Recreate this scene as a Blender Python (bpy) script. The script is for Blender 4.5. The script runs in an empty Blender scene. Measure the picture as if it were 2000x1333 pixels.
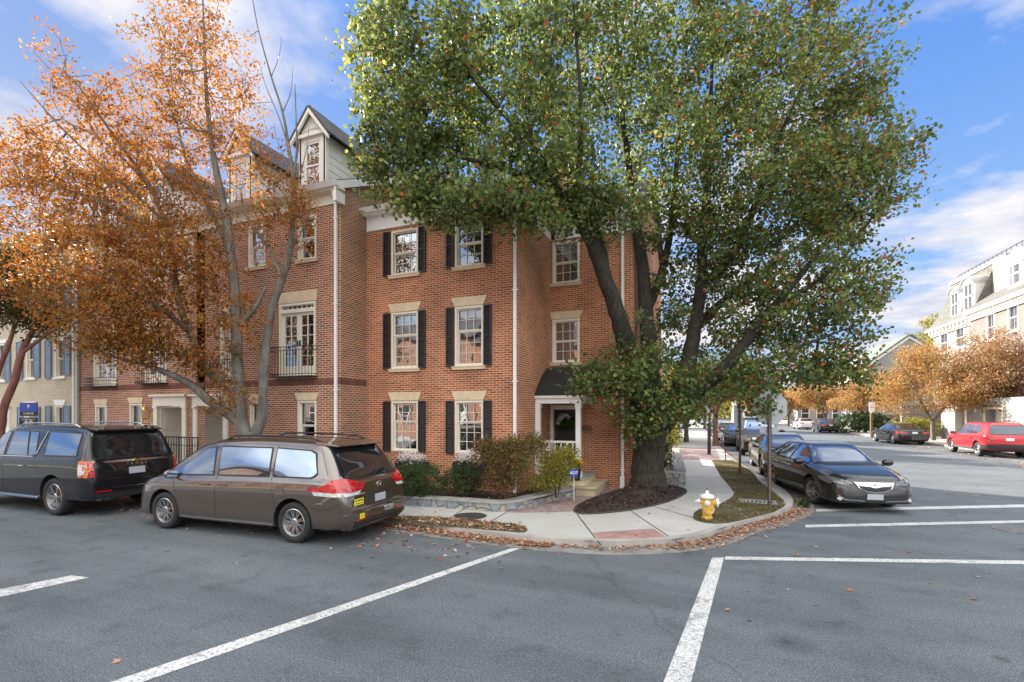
SUN_E = 5.0; SKY_S = .12; EXPO = 1.62; SKY_TINT = (1.75,2.0,2.35,1); SKY_K = .9; SKY_SAT = 1.1; SKY_MIX = .65; CLOUD_B = (2.8,2.8,2.9,1); FILL_BANK = (8.6,8.5,8.3,1); CLOUD_T = .53; CLOUD_SC = .9; CLOUD_OFF = (0,0,0)
import bpy, bmesh, math, random
import numpy as np
from math import sin, cos, pi, radians, atan, sqrt, atan2
from mathutils import Vector, Matrix
from mathutils.bvhtree import BVHTree
random.seed(7); RS = np.random.RandomState(11)
sc = bpy.context.scene
C = sc.collection
# ---------------------------------------------------------------- camera geometry
F = 951.0; H = 2.2; YAW = atan(385/951); SN, CS = sin(YAW), cos(YAW)
def dr(px, py):
    r = (px-1000)/F
    return (-SN+r*CS, CS+r*SN, (805-py)/F)
def at(px, py, D):
    d = dr(px, py); return Vector((d[0]*D, d[1]*D, H+d[2]*D))
def G(px, py, z=0.0):
    d = dr(px, py); t = (z-H)/d[2]; return (d[0]*t, d[1]*t)
def fx(px, y):
    d = dr(px, 0); return d[0]*y/d[1]
def fz(px, py, y):
    d = dr(px, py); return H+d[2]*y/d[1]
def gy(px, x):
    d = dr(px, 0); return d[1]*x/d[0]
def gz(px, py, x):
    d = dr(px, py); return H+d[2]*x/d[0]
# ---------------------------------------------------------------- materials
MC = {}
def nmat(name):
    m = bpy.data.materials.new(name); m.use_nodes = True
    nt = m.node_tree; nt.nodes.clear()
    o = nt.nodes.new('ShaderNodeOutputMaterial'); b = nt.nodes.new('ShaderNodeBsdfPrincipled')
    nt.links.new(b.outputs[0], o.inputs[0])
    return m, nt, b, o
def nd(nt, t, **k):
    n = nt.nodes.new('ShaderNode'+t)
    for a, v in k.items():
        if a.startswith('i_'):
            key = a[2:]; key = int(key) if key.isdigit() else key.replace('_', ' ')
            n.inputs[key].default_value = v
        else: setattr(n, a, v)
    return n
def lk(nt, a, b): nt.links.new(a, b)
def mixc(nt, fac, a, b, bt='MIX'):
    n = nt.nodes.new('ShaderNodeMix'); n.data_type = 'RGBA'; n.blend_type = bt
    for s, v in ((n.inputs[0], fac), (n.inputs[6], a), (n.inputs[7], b)):
        if hasattr(v, 'is_output') or isinstance(v, bpy.types.NodeSocket): nt.links.new(v, s)
        else: s.default_value = v if not isinstance(v, tuple) else (v+(1,))[:4]
    return n.outputs[2]
def ramp(nt, fac, *st):
    n = nt.nodes.new('ShaderNodeValToRGB'); e = n.color_ramp.elements
    while len(e) < len(st): e.new(.5)
    for i, (p, c) in enumerate(st):
        e[i].position = p; e[i].color = (c+(1,))[:4] if isinstance(c, tuple) else (c, c, c, 1)
    nt.links.new(fac, n.inputs[0]); return n.outputs[0]
def pos(nt, obj=False):
    if obj: return nt.nodes.new('ShaderNodeTexCoord').outputs['Object']
    return nt.nodes.new('ShaderNodeNewGeometry').outputs['Position']
def noise(nt, vec, sc_, det=4, rough=.55):
    n = nd(nt, 'TexNoise'); n.inputs['Scale'].default_value = sc_; n.inputs['Detail'].default_value = det
    n.inputs['Roughness'].default_value = rough; lk(nt, vec, n.inputs['Vector']); return n.outputs[0]
def bump(nt, b, h, st=.3, d=.01):
    n = nd(nt, 'Bump'); n.inputs['Strength'].default_value = st; n.inputs['Distance'].default_value = d
    lk(nt, h, n.inputs['Height']); lk(nt, n.outputs[0], b.inputs['Normal'])
def pm(name, col, rough=.6, var=.12, scale=3, met=0, bs=0, coat=0, spec=.5, obj=False, fine=60):
    if name in MC: return MC[name]
    m, nt, b, o = nmat(name); p = pos(nt, obj)
    n = noise(nt, p, scale, 5)
    lo = tuple(c*(1-var) for c in col); hi = tuple(min(1, c*(1+var)) for c in col)
    lk(nt, ramp(nt, n, (.3, lo), (.7, hi)), b.inputs['Base Color'])
    b.inputs['Roughness'].default_value = rough; b.inputs['Metallic'].default_value = met
    b.inputs['Coat Weight'].default_value = coat; b.inputs['Coat Roughness'].default_value = .04
    b.inputs['Specular IOR Level'].default_value = spec
    if bs: bump(nt, b, noise(nt, p, fine, 3), bs, .005)
    MC[name] = m; return m
def brick(name, cols, mortar, bw=.19, bh=.0565, mw=.008, weather=.25):
    m, nt, b, o = nmat(name); p = pos(nt)
    s = nd(nt, 'SeparateXYZ'); lk(nt, p, s.inputs[0])
    a = nd(nt, 'Math', operation='ADD'); lk(nt, s.outputs[0], a.inputs[0]); lk(nt, s.outputs[1], a.inputs[1])
    c = nd(nt, 'CombineXYZ'); lk(nt, a.outputs[0], c.inputs[0]); lk(nt, s.outputs[2], c.inputs[1])
    t = nd(nt, 'TexBrick'); lk(nt, c.outputs[0], t.inputs['Vector'])
    t.inputs['Scale'].default_value = 1; t.inputs['Brick Width'].default_value = bw; t.inputs['Row Height'].default_value = bh
    t.inputs['Mortar Size'].default_value = mw; t.inputs['Mortar Smooth'].default_value = .15; t.inputs['Bias'].default_value = 0
    t.inputs['Color1'].default_value = (0, 0, 0, 1); t.inputs['Color2'].default_value = (1, 1, 1, 1); t.inputs['Mortar'].default_value = (0, 0, 0, 1)
    base = ramp(nt, t.outputs['Color'], (0, cols[0]), (.35, cols[1]), (.7, cols[2]), (1, cols[3]))
    base = mixc(nt, noise(nt, p, 14, 3), base, tuple(x*.7 for x in cols[1]), 'MIX') if 0 else base
    w = ramp(nt, noise(nt, p, .9, 4, .6), (.3, 1-weather), (.7, 1.0+weather*.3))
    col = mixc(nt, t.outputs['Fac'], base, mortar)
    col = mixc(nt, 1.0, col, w, 'MULTIPLY')
    f = ramp(nt, noise(nt, p, 90, 2), (.3, .82), (.75, 1.12)); col = mixc(nt, 1.0, col, f, 'MULTIPLY')
    lk(nt, col, b.inputs['Base Color']); b.inputs['Roughness'].default_value = .85
    inv = nd(nt, 'Math', operation='SUBTRACT', i_0=1.0); lk(nt, t.outputs['Fac'], inv.inputs[1])
    bump(nt, b, inv.outputs[0], .5, .008); MC[name] = m; return m
M = {}
M['brickA'] = brick('orange red brick', [(.23,.052,.028),(.42,.100,.042),(.51,.140,.060),(.32,.072,.036)], (.64,.44,.27), weather=.34, mw=.010)
M['brickC'] = brick('dark red brick', [(.10,.036,.024),(.31,.072,.030),(.40,.110,.043),(.20,.052,.028)], (.62,.47,.34), mw=.011)
M['cream'] = brick('cream painted brick', [(.52,.46,.33),(.58,.51,.37),(.60,.54,.40),(.55,.48,.35)], (.40,.34,.25), mw=.006, weather=.12)
M['brickR'] = brick('muted tan red brick', [(.20,.14,.115),(.24,.18,.15),(.26,.21,.18),(.21,.155,.13)], (.29,.27,.25), mw=.01)  # muted brick, the same colour on every wall that uses it
M['band'] = brick('dark soldier course brick', [(.12,.04,.035),(.17,.055,.04),(.2,.07,.05),(.14,.05,.04)], (.22,.15,.11), bw=.065, bh=.19, mw=.006)
M['whitebrick'] = brick('white painted brick', [(.28,.275,.265),(.31,.305,.29),(.33,.325,.31),(.30,.295,.28)], (.23,.225,.215), mw=.006, weather=.1)
M['trim'] = pm('cream trim paint', (.76,.71,.60), .5, .05)
M['stonetrim'] = pm('tan cast stone', (.66,.53,.36), .75, .1, 5, bs=.2)
M['white'] = pm('white paint', (.80,.79,.76), .5, .05)
M['offwhite'] = pm('white siding', (.72,.71,.67), .6, .06)
M['shutter'] = pm('black shutter paint', (.018,.017,.018), .5, .15)
M['bluesh'] = pm('blue grey shutter paint', (.16,.22,.30), .5, .1)
M['iron'] = pm('black iron', (.02,.02,.022), .45, .1)
M['door'] = pm('black door paint', (.022,.026,.03), .35, .1)
M['doorblue'] = pm('navy door paint', (.05,.055,.09), .4, .1)
M['brass'] = pm('brass', (.65,.42,.12), .3, .1, met=1)
M['slat'] = pm('white blind', (.6,.58,.52), .6, .05)
M['curtain'] = pm('pale curtain', (.55,.58,.66), .8, .15, 6)
M['room'] = pm('dark room', (.03,.028,.025), .9, .2)
M['concrete_kerb'] = pm('kerb concrete', (.38,.36,.33), .85, .2, 2, bs=.3)
M['rubber'] = pm('tyre rubber', (.022,.022,.023), .75, .15, 8)
M['chrome'] = pm('chrome', (.75,.75,.76), .12, .02, met=1)
M['alloy'] = pm('alloy wheel', (.62,.61,.60), .22, .03, met=1)
M['blackpl'] = pm('black plastic', (.02,.02,.022), .5, .1)
M['plate'] = pm('plate grey', (.42,.43,.46), .5, .05)
M['platew'] = pm('plate white', (.7,.7,.72), .5, .05)
M['galv'] = pm('galvanised grey', (.42,.43,.42), .5, .08, met=.3)
M['signback'] = pm('bare aluminium', (.36,.38,.40), .5, .05, met=.25)
M['postbrown'] = pm('brown steel post', (.09,.06,.05), .55, .3, 10)
M['hyd_y'] = pm('yellow hydrant paint', (.62,.38,.08), .6, .35, 14, bs=.4)
M['hyd_w'] = pm('white hydrant paint', (.78,.77,.74), .45, .08, 12, bs=.2)
M['yellow'] = pm('yellow sticker', (.80,.72,.05), .5, .05)
M['blue'] = pm('blue sign', (.03,.06,.35), .4, .05)
M['black'] = pm('black sign', (.015,.015,.02), .45, .05)
M['red'] = pm('red paint', (.5,.02,.02), .4, .05)
M['copperroof'] = pm('dark standing porch roof', (.022,.024,.024), .6, .2)
M['wood'] = pm('brown timber', (.16,.09,.05), .7, .2, 8)

def glassmat(name, tint, refl=.12, rough=.02, tr=.75):
    m = bpy.data.materials.new(name); m.use_nodes = True; nt = m.node_tree; nt.nodes.clear()
    o = nt.nodes.new('ShaderNodeOutputMaterial'); t = nd(nt, 'BsdfTransparent'); g = nd(nt, 'BsdfGlossy')
    t.inputs[0].default_value = tuple(c*tr for c in tint)+(1,); g.inputs['Roughness'].default_value = rough
    g.inputs['Color'].default_value = (.95, .97, 1, 1)
    fr = nd(nt, 'Fresnel', i_IOR=1.5); mp = nd(nt, 'MapRange'); mp.inputs['To Min'].default_value = refl; mp.inputs['To Max'].default_value = 1
    lk(nt, fr.outputs[0], mp.inputs['Value'])
    mx = nd(nt, 'MixShader'); lk(nt, mp.outputs[0], mx.inputs[0]); lk(nt, t.outputs[0], mx.inputs[1]); lk(nt, g.outputs[0], mx.inputs[2])
    bp = nd(nt, 'Bump', i_Strength=.25, i_Distance=.02); lk(nt, noise(nt, pos(nt), 1.6, 1), bp.inputs['Height'])
    lk(nt, bp.outputs[0], g.inputs['Normal']); lk(nt, mx.outputs[0], o.inputs[0]); MC[name] = m; return m
M['glass'] = glassmat('window glass', (.9,.93,.95), .34)
def carglass(name, refl=.35):
    m, nt, b, o = nmat(name)
    b.inputs['Base Color'].default_value = (.012,.014,.016,1); b.inputs['Roughness'].default_value = .03
    g = nd(nt, 'BsdfGlossy'); g.inputs['Roughness'].default_value = .03; g.inputs['Color'].default_value = (.66,.80,1,1)
    mx = nd(nt, 'MixShader'); mx.inputs[0].default_value = refl
    lk(nt, b.outputs[0], mx.inputs[1]); lk(nt, g.outputs[0], mx.inputs[2]); lk(nt, mx.outputs[0], o.inputs[0]); return m
M['cglass'] = carglass('car glass', .42)
M['cglassd'] = carglass('dark tinted car glass', .10); M['cglassw'] = carglass('car windscreen glass', .20)
def carpaint(name, col, met=.6, rough=.32):
    m, nt, b, o = nmat(name); p = pos(nt, True)
    n = noise(nt, p, 900, 1)
    lk(nt, ramp(nt, n, (.3, tuple(c*.8 for c in col)), (.7, tuple(c*1.2 for c in col))), b.inputs['Base Color'])
    d = noise(nt, p, 5, 4); rr = nd(nt, 'MapRange'); rr.inputs['To Min'].default_value = rough*.85; rr.inputs['To Max'].default_value = rough*1.3
    lk(nt, d, rr.inputs['Value']); lk(nt, rr.outputs[0], b.inputs['Roughness'])
    b.inputs['Metallic'].default_value = met; b.inputs['Coat Weight'].default_value = 1; b.inputs['Coat Roughness'].default_value = .02; b.inputs['Coat IOR'].default_value = 2.2 if met > .4 else 1.6; b.inputs['Specular IOR Level'].default_value = .15
    return m
M['p_van'] = carpaint('bronze taupe metallic paint', (.085,.060,.042), .55, .38)
M['p_black'] = carpaint('black paint', (.006,.006,.008), 0, .6)
M['p_grey'] = carpaint('dark grey metallic paint', (.020,.019,.018), .3, .5)
M['p_silver'] = carpaint('grey green metallic paint', (.09,.09,.08), .5, .4)
M['p_dark'] = carpaint('very dark paint', (.012,.012,.012), 0, .6)
M['p_red'] = carpaint('red paint finish', (.55,.010,.016), 0, .5)
M['p_white'] = carpaint('pearl white paint', (.72,.70,.72), .1, .3)
def lens(name, col, em=0):
    m, nt, b, o = nmat(name); v = nd(nt, 'TexVoronoi', i_Scale=45); lk(nt, pos(nt, True), v.inputs['Vector'])
    lk(nt, mixc(nt, v.outputs['Distance'], col, tuple(c*.55 for c in col)), b.inputs['Base Color'])
    b.inputs['Roughness'].default_value = .12; b.inputs['Coat Weight'].default_value = 1; return m
M['redlens'] = lens('red lens', (.55,.010,.014)); M['clearlens'] = lens('clear lens', (.75,.76,.76)); M['amberlens'] = lens('amber lens', (.7,.2,.03))
M['headlens'] = lens('headlamp lens', (.14,.145,.15))
# ground materials
def asphalt():
    m, nt, b, o = nmat('asphalt'); p = pos(nt)
    big = ramp(nt, noise(nt, p, .35, 5, .6), (.3, (.088,.102,.112)), (.7, (.116,.131,.140)))
    sp = ramp(nt, noise(nt, p, 85, 3, .7), (.34, .30), (.5, 1.0), (.66, 2.3)); c0_ = ramp(nt, noise(nt, p, 28, 3, .7), (.3, .72), (.7, 1.25))
    big = mixc(nt, 1.0, big, c0_, 'MULTIPLY')
    c = mixc(nt, 1.0, big, sp, 'MULTIPLY')
    st = ramp(nt, noise(nt, p, 2.2, 5, .7), (.28, .72), (.45, 1.0)); c = mixc(nt, 1.0, c, st, 'MULTIPLY')
    vo = nd(nt, 'TexVoronoi', i_Scale=.42); lk(nt, mixc(nt, .35, p, nd(nt, 'TexNoise', i_Scale=3.0).outputs['Color'], 'ADD'), vo.inputs['Vector']); oil = ramp(nt, vo.outputs['Distance'], (.05, .62), (.13, 1.0)); c = mixc(nt, 1.0, c, oil, 'MULTIPLY')
    st2 = ramp(nt, noise(nt, p, .55, 6, .7), (.36, .84), (.5, 1.0), (.66, 1.08)); c = mixc(nt, 1.0, c, st2, 'MULTIPLY')
    mp_ = nd(nt, 'Mapping'); mp_.inputs['Scale'].default_value = (.06, 1, 1); lk(nt, p, mp_.inputs[0]); tr_ = ramp(nt, noise(nt, mp_.outputs[0], 1.4, 4, .6), (.35, .84), (.6, 1.1)); c = mixc(nt, 1.0, c, tr_, 'MULTIPLY')
    vs = nd(nt, 'TexVoronoi', i_Scale=1.1); lk(nt, p, vs.inputs['Vector']); sp2 = ramp(nt, vs.outputs['Distance'], (.03, .55), (.10, 1.0)); c = mixc(nt, 1.0, c, sp2, 'MULTIPLY')
    # fine cracks
    dn = nd(nt, 'TexNoise', i_Scale=1.3, i_Detail=4.0); lk(nt, p, dn.inputs['Vector'])
    wp = mixc(nt, .75, p, dn.outputs['Color'], 'ADD')
    v = nd(nt, 'TexVoronoi', feature='DISTANCE_TO_EDGE', i_Scale=.16); lk(nt, wp, v.inputs['Vector'])
    cr = ramp(nt, v.outputs['Distance'], (.0, .75), (.0012, 1.0)); c = mixc(nt, 1.0, c, cr, 'MULTIPLY')
    lk(nt, c, b.inputs['Base Color']); b.inputs['Roughness'].default_value = .82
    bump(nt, b, noise(nt, p, 85, 3, .7), .6, .012); return m
M['asphalt'] = asphalt()
def concrete():
    m, nt, b, o = nmat('sidewalk concrete'); p = pos(nt)
    c = ramp(nt, noise(nt, p, .7, 5, .65), (.25, (.38,.37,.34)), (.75, (.52,.51,.48)))
    c = mixc(nt, 1.0, c, ramp(nt, noise(nt, p, 70, 3), (.3, .86), (.7, 1.1)), 'MULTIPLY')
    c = mixc(nt, 1.0, c, ramp(nt, noise(nt, p, 3.5, 6, .75), (.26, .70), (.42, 1.0)), 'MULTIPLY')
    lk(nt, c, b.inputs['Base Color']); b.inputs['Roughness'].default_value = .85; bump(nt, b, noise(nt, p, 120, 3), .3, .006); return m
M['concrete'] = concrete()
def soil(name, a, b_, scale=30, bs=1.0):
    m, nt, b, o = nmat(name); p = pos(nt)
    c = ramp(nt, noise(nt, p, scale, 6, .75), (.3, a), (.7, b_)); c = mixc(nt, 1.0, c, ramp(nt, noise(nt, p, 1.2, 3), (.3, .75), (.7, 1.15)), 'MULTIPLY')
    lk(nt, c, b.inputs['Base Color']); b.inputs['Roughness'].default_value = .95; bump(nt, b, noise(nt, p, scale, 6, .8), bs, .03); return m
M['mulch'] = soil('bark mulch', (.015,.009,.007), (.075,.045,.032), 38)
M['lawn'] = soil('thin lawn soil', (.045,.04,.022), (.15,.125,.07), 22)
M['earth'] = soil('far ground', (.10,.11,.06), (.18,.17,.09), 3)
def paver(name, c1, c2, mo, bw, bh, mw, rot=0):
    m, nt, b, o = nmat(name); p = pos(nt); mp = nd(nt, 'Mapping'); mp.inputs['Rotation'].default_value = (0, 0, rot); lk(nt, p, mp.inputs[0])
    t = nd(nt, 'TexBrick'); lk(nt, mp.outputs[0], t.inputs['Vector']); t.inputs['Scale'].default_value = 1
    for k, v in (('Brick Width', bw), ('Row Height', bh), ('Mortar Size', mw)): t.inputs[k].default_value = v
    t.inputs['Color1'].default_value = c1+(1,); t.inputs['Color2'].default_value = c2+(1,); t.inputs['Mortar'].default_value = mo+(1,)
    c = mixc(nt, 1.0, t.outputs[0], ramp(nt, noise(nt, p, 6, 5), (.3, .7), (.7, 1.15)), 'MULTIPLY'); lk(nt, c, b.inputs['Base Color'])
    b.inputs['Roughness'].default_value = .85; bump(nt, b, t.outputs['Fac'], -.5, .01); return m
M['paver'] = paver('clay pavers', (.33,.23,.22), (.42,.31,.30), (.16,.12,.11), .2, .1, .008, .3)
M['tactile'] = paver('red tactile tiles', (.42,.25,.21), (.47,.29,.25), (.33,.19,.165), .06, .06, .012, .1)
def stone(name, sc_=4.2):
    m, nt, b, o = nmat(name); p = pos(nt)
    dn = nd(nt, 'TexNoise', i_Scale=5.0); lk(nt, p, dn.inputs['Vector']); wp = mixc(nt, .12, p, dn.outputs['Color'], 'ADD')
    v = nd(nt, 'TexVoronoi', i_Scale=sc_); lk(nt, wp, v.inputs['Vector']); e = nd(nt, 'TexVoronoi', feature='DISTANCE_TO_EDGE', i_Scale=sc_); lk(nt, wp, e.inputs['Vector'])
    s = nd(nt, 'SeparateColor'); lk(nt, v.outputs['Color'], s.inputs[0])
    c = ramp(nt, s.outputs[0], (0, (.17,.20,.23)), (.3, (.30,.32,.33)), (.55, (.36,.31,.24)), (.8, (.22,.27,.33)), (1, (.42,.38,.31)))
    c = mixc(nt, 1.0, c, ramp(nt, noise(nt, p, 18, 5), (.3, .7), (.7, 1.2)), 'MULTIPLY')
    c = mixc(nt, ramp(nt, e.outputs['Distance'], (.0, 1.0), (.045, 0.0)), c, (.17,.155,.135))
    lk(nt, c, b.inputs['Base Color']); b.inputs['Roughness'].default_value = .8
    bump(nt, b, ramp(nt, e.outputs['Distance'], (0, 0.0), (.12, 1.0)), .8, .03); return m
M['stone'] = stone('rubble stone'); M['stonecap'] = pm('bluestone cap', (.34,.34,.31), .8, .25, 3, bs=.4)
def shingle(name, c1, c2, horiz=.3, row=.13):
    m, nt, b, o = nmat(name); p = pos(nt); s = nd(nt, 'SeparateXYZ'); lk(nt, p, s.inputs[0])
    a = nd(nt, 'Math', operation='ADD'); lk(nt, s.outputs[0], a.inputs[0]); lk(nt, s.outputs[1], a.inputs[1])
    c = nd(nt, 'CombineXYZ'); lk(nt, a.outputs[0], c.inputs[0]); lk(nt, s.outputs[2], c.inputs[1])
    t = nd(nt, 'TexBrick'); lk(nt, c.outputs[0], t.inputs['Vector']); t.inputs['Scale'].default_value = 1
    for k, v in (('Brick Width', horiz), ('Row Height', row), ('Mortar Size', .012)): t.inputs[k].default_value = v
    t.inputs['Color1'].default_value = c1+(1,); t.inputs['Color2'].default_value = c2+(1,); t.inputs['Mortar'].default_value = tuple(x*.45 for x in c1)+(1,)
    cc = mixc(nt, 1.0, t.outputs[0], ramp(nt, noise(nt, p, 5, 5), (.3, .8), (.7, 1.15)), 'MULTIPLY'); lk(nt, cc, b.inputs['Base Color'])
    b.inputs['Roughness'].default_value = .85; bump(nt, b, t.outputs['Fac'], -.4, .01); return m
M['roof'] = shingle('charcoal shingle', (.06,.058,.062), (.10,.095,.10)); M['slate'] = shingle('grey slate', (.11,.11,.10), (.17,.165,.145), .3, .22)
M['greenroof'] = shingle('green grey shingle', (.14,.18,.15), (.2,.24,.2))
def bark(name, a, b_, sc_=7, bs=.8):
    m, nt, b, o = nmat(name); p = pos(nt); mp = nd(nt, 'Mapping'); mp.inputs['Scale'].default_value = (1, 1, .22); lk(nt, p, mp.inputs[0])
    n = noise(nt, mp.outputs[0], sc_*2.2, 6, .7); c = ramp(nt, n, (.3, a), (.68, b_))
    c = mixc(nt, 1.0, c, ramp(nt, noise(nt, p, 2.5, 4), (.3, .75), (.7, 1.15)), 'MULTIPLY')
    lk(nt, c, b.inputs['Base Color']); b.inputs['Roughness'].default_value = .9; bump(nt, b, n, bs, .04); return m
M['bark_d'] = bark('dark furrowed bark', (.012,.010,.008), (.070,.058,.045), 7, 1.0); M['bark_g'] = bark('smooth grey bark', (.085,.078,.066), (.24,.225,.195), 3.2, .5)
M['bark_b'] = bark('brown bark', (.07,.045,.035), (.17,.11,.08), 6); M['bark_r'] = bark('reddish bark', (.13,.05,.045), (.28,.13,.10), 5)
def leafmat(name, cols, trans=.45, rough=.5):
    m = bpy.data.materials.new(name); m.use_nodes = True; nt = m.node_tree; nt.nodes.clear()
    o = nt.nodes.new('ShaderNodeOutputMaterial'); a = nd(nt, 'Attribute', attribute_name='tint')
    n = len(cols); c = ramp(nt, a.outputs['Fac'], *[(i/(n-1), cols[i]) for i in range(n)])
    p = nd(nt, 'BsdfPrincipled', i_Roughness=rough); lk(nt, c, p.inputs['Base Color']); p.inputs['Specular IOR Level'].default_value = .35
    t = nd(nt, 'BsdfTranslucent'); br = mixc(nt, 1.0, c, (1.45,1.35,1.1), 'MULTIPLY'); lk(nt, br, t.inputs[0])
    mx = nd(nt, 'MixShader'); mx.inputs[0].default_value = trans; lk(nt, p.outputs[0], mx.inputs[1]); lk(nt, t.outputs[0], mx.inputs[2]); lk(nt, mx.outputs[0], o.inputs[0])
    return m
g1, g2, g3, g4 = (.060,.085,.030), (.115,.160,.052), (.195,.255,.082), (.31,.345,.10)
M['l_pear'] = leafmat('pear leaves', [g1, g1, g2, g2, g3, g2, g3, g4, (.42,.38,.09), (.28,.10,.05), (.55,.13,.04)])
M['l_orange'] = leafmat('orange autumn leaves', [(.07,.05,.018), (.15,.085,.025), (.28,.14,.032), (.38,.18,.035), (.32,.085,.02), (.48,.28,.06), (.44,.15,.03)], .42)
M['l_dark'] = leafmat('dark olive leaves', [(.035,.045,.018), (.06,.06,.02), (.10,.07,.02), (.14,.08,.025)])
M['l_tan'] = leafmat('tan orange leaves', [(.17,.13,.05), (.30,.22,.08), (.38,.23,.08), (.46,.19,.07), (.26,.24,.08), (.44,.33,.14)], .35)
M['l_yel'] = leafmat('yellow green leaves', [(.12,.15,.03), (.25,.25,.05), (.35,.30,.05), (.18,.2,.05)], .4)
M['l_green'] = leafmat('hedge leaves', [(.02,.045,.015), (.04,.075,.02), (.06,.11,.03), (.09,.13,.03)], .3)
M['l_shrubred'] = leafmat('bronze green leaves', [(.06,.09,.025), (.10,.12,.03), (.17,.15,.04), (.20,.10,.045), (.16,.06,.04), (.22,.20,.06)], .35)
M['l_flower'] = leafmat('white pink petals', [(.75,.72,.72), (.8,.78,.78), (.76,.68,.70), (.8,.78,.8)], .3)
M['l_yflower'] = leafmat('yellow petals', [(.8,.5,.02), (.85,.6,.05)], .3)
M['l_litter'] = leafmat('dead leaves', [(.09,.06,.04), (.30,.19,.12), (.40,.13,.05), (.55,.42,.28), (.36,.06,.03), (.62,.50,.36), (.22,.15,.10)], .15, .8)
M['l_grass'] = leafmat('grass blades', [(.06,.075,.02), (.11,.12,.035), (.20,.17,.07), (.26,.21,.10)], .3)
M['l_red'] = leafmat('reddish leaves', [(.22,.10,.06), (.34,.15,.08), (.32,.20,.09), (.24,.20,.08), (.40,.18,.09)], .3)
# ---------------------------------------------------------------- object helpers
def tag(o, label=None, cat=None, group=None, kind=None):
    if label: o['label'] = label
    if cat: o['category'] = cat
    if group: o['group'] = group
    if kind: o['kind'] = kind
    return o
def empty(name, loc=(0,0,0), rz=0, label=None, cat=None, group=None):
    o = bpy.data.objects.new(name, None); C.objects.link(o); o.location = loc; o.rotation_euler = (0,0,rz); o.empty_display_size = .3
    return tag(o, label, cat, group)
def me_obj(name, me, m, parent=None):
    if m: me.materials.append(m)
    o = bpy.data.objects.new(name, me); C.objects.link(o)
    if parent is not None: o.parent = parent
    return o
def obj(name, bm, m, parent=None, smooth=False, world=False, recalc=True):
    if recalc: bmesh.ops.recalc_face_normals(bm, faces=bm.faces)
    if world and parent is not None:      # verts given in world space: bring to the parent's space
        bm.transform(pmat(parent).inverted())
    me = bpy.data.meshes.new(name); bm.to_mesh(me); bm.free()
    if smooth: me.polygons.foreach_set('use_smooth', [True]*len(me.polygons))
    return me_obj(name, me, m, parent)
def lmat(o): return Matrix.Translation(o.location) @ o.rotation_euler.to_matrix().to_4x4()
def pmat(o):
    m = lmat(o)
    while o.parent: o = o.parent; m = lmat(o) @ m
    return m
def box(bm, x0, x1, y0, y1, z0, z1):
    v = [bm.verts.new((x, y, z)) for x in (x0, x1) for y in (y0, y1) for z in (z0, z1)]
    for q in ((0,1,3,2),(4,6,7,5),(0,4,5,1),(2,3,7,6),(0,2,6,4),(1,5,7,3)): bm.faces.new([v[i] for i in q])
def prism(bm, pts, z0, z1):
    a = [bm.verts.new((p[0], p[1], z0)) for p in pts]; b = [bm.verts.new((p[0], p[1], z1)) for p in pts]
    n = len(pts); bm.faces.new(a[::-1]); bm.faces.new(b)
    for i in range(n): bm.faces.new((a[i], a[(i+1)%n], b[(i+1)%n], b[i]))
def quad(bm, *p): return bm.faces.new([bm.verts.new(q) for q in p])
def hull3(bm, A, B):   # loft between two equal loops, capped
    a = [bm.verts.new(p) for p in A]; b = [bm.verts.new(p) for p in B]; n = len(a)
    bm.faces.new(a[::-1]); bm.faces.new(b)
    for i in range(n): bm.faces.new((a[i], a[(i+1)%n], b[(i+1)%n], b[i]))
def tube(bm, pts, rad, n=8, cap=True):
    pts = [Vector(p) for p in pts]; rings = []
    if not hasattr(rad, '__len__'): rad = [rad]*len(pts)
    up = None
    for i, p in enumerate(pts):
        d = (pts[min(i+1, len(pts)-1)]-pts[max(i-1, 0)]).normalized()
        if up is None: up = d.orthogonal().normalized()
        u = (up - d*up.dot(d)); u = u.normalized() if u.length > 1e-4 else d.orthogonal().normalized(); up = u; w = d.cross(u)
        rings.append([bm.verts.new(p+(u*cos(2*pi*k/n)+w*sin(2*pi*k/n))*rad[i]) for k in range(n)])
    for a, b in zip(rings, rings[1:]):
        for k in range(n): bm.faces.new((a[k], a[(k+1)%n], b[(k+1)%n], b[k]))
    if cap and n > 2: bm.faces.new(rings[0][::-1]); bm.faces.new(rings[-1])
def lathe(bm, prof, n=24, M4=None, cap=True):
    vs = []
    for r, z in prof: vs.append([bm.verts.new((r*cos(2*pi*k/n), r*sin(2*pi*k/n), z)) for k in range(n)])
    for a, b in zip(vs, vs[1:]):
        for k in range(n): bm.faces.new((a[k], a[(k+1)%n], b[(k+1)%n], b[k]))
    if cap: bm.faces.new(vs[0][::-1]); bm.faces.new(vs[-1])
    if M4 is not None: bmesh.ops.transform(bm, matrix=M4, verts=[v for r in vs for v in r])
def bevel(bm, w=.01, seg=2):
    bmesh.ops.bevel(bm, geom=list(bm.edges), offset=w, segments=seg, affect='EDGES', profile=.5)
def nb(): return bmesh.new()
def sm(pts, n=4):   # Catmull-Rom over tuples of floats
    P = [np.array(p, float) for p in pts]; P = [2*P[0]-P[1]]+P+[2*P[-1]-P[-2]]; out = []
    for i in range(1, len(P)-2):
        for k in range(n):
            t = k/n; a, b, c, d = P[i-1:i+3]
            out.append(.5*((2*b)+(c-a)*t+(2*a-5*b+4*c-d)*t*t+(3*b-a-3*c+d)*t**3))
    out.append(P[-2]); return out
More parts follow.
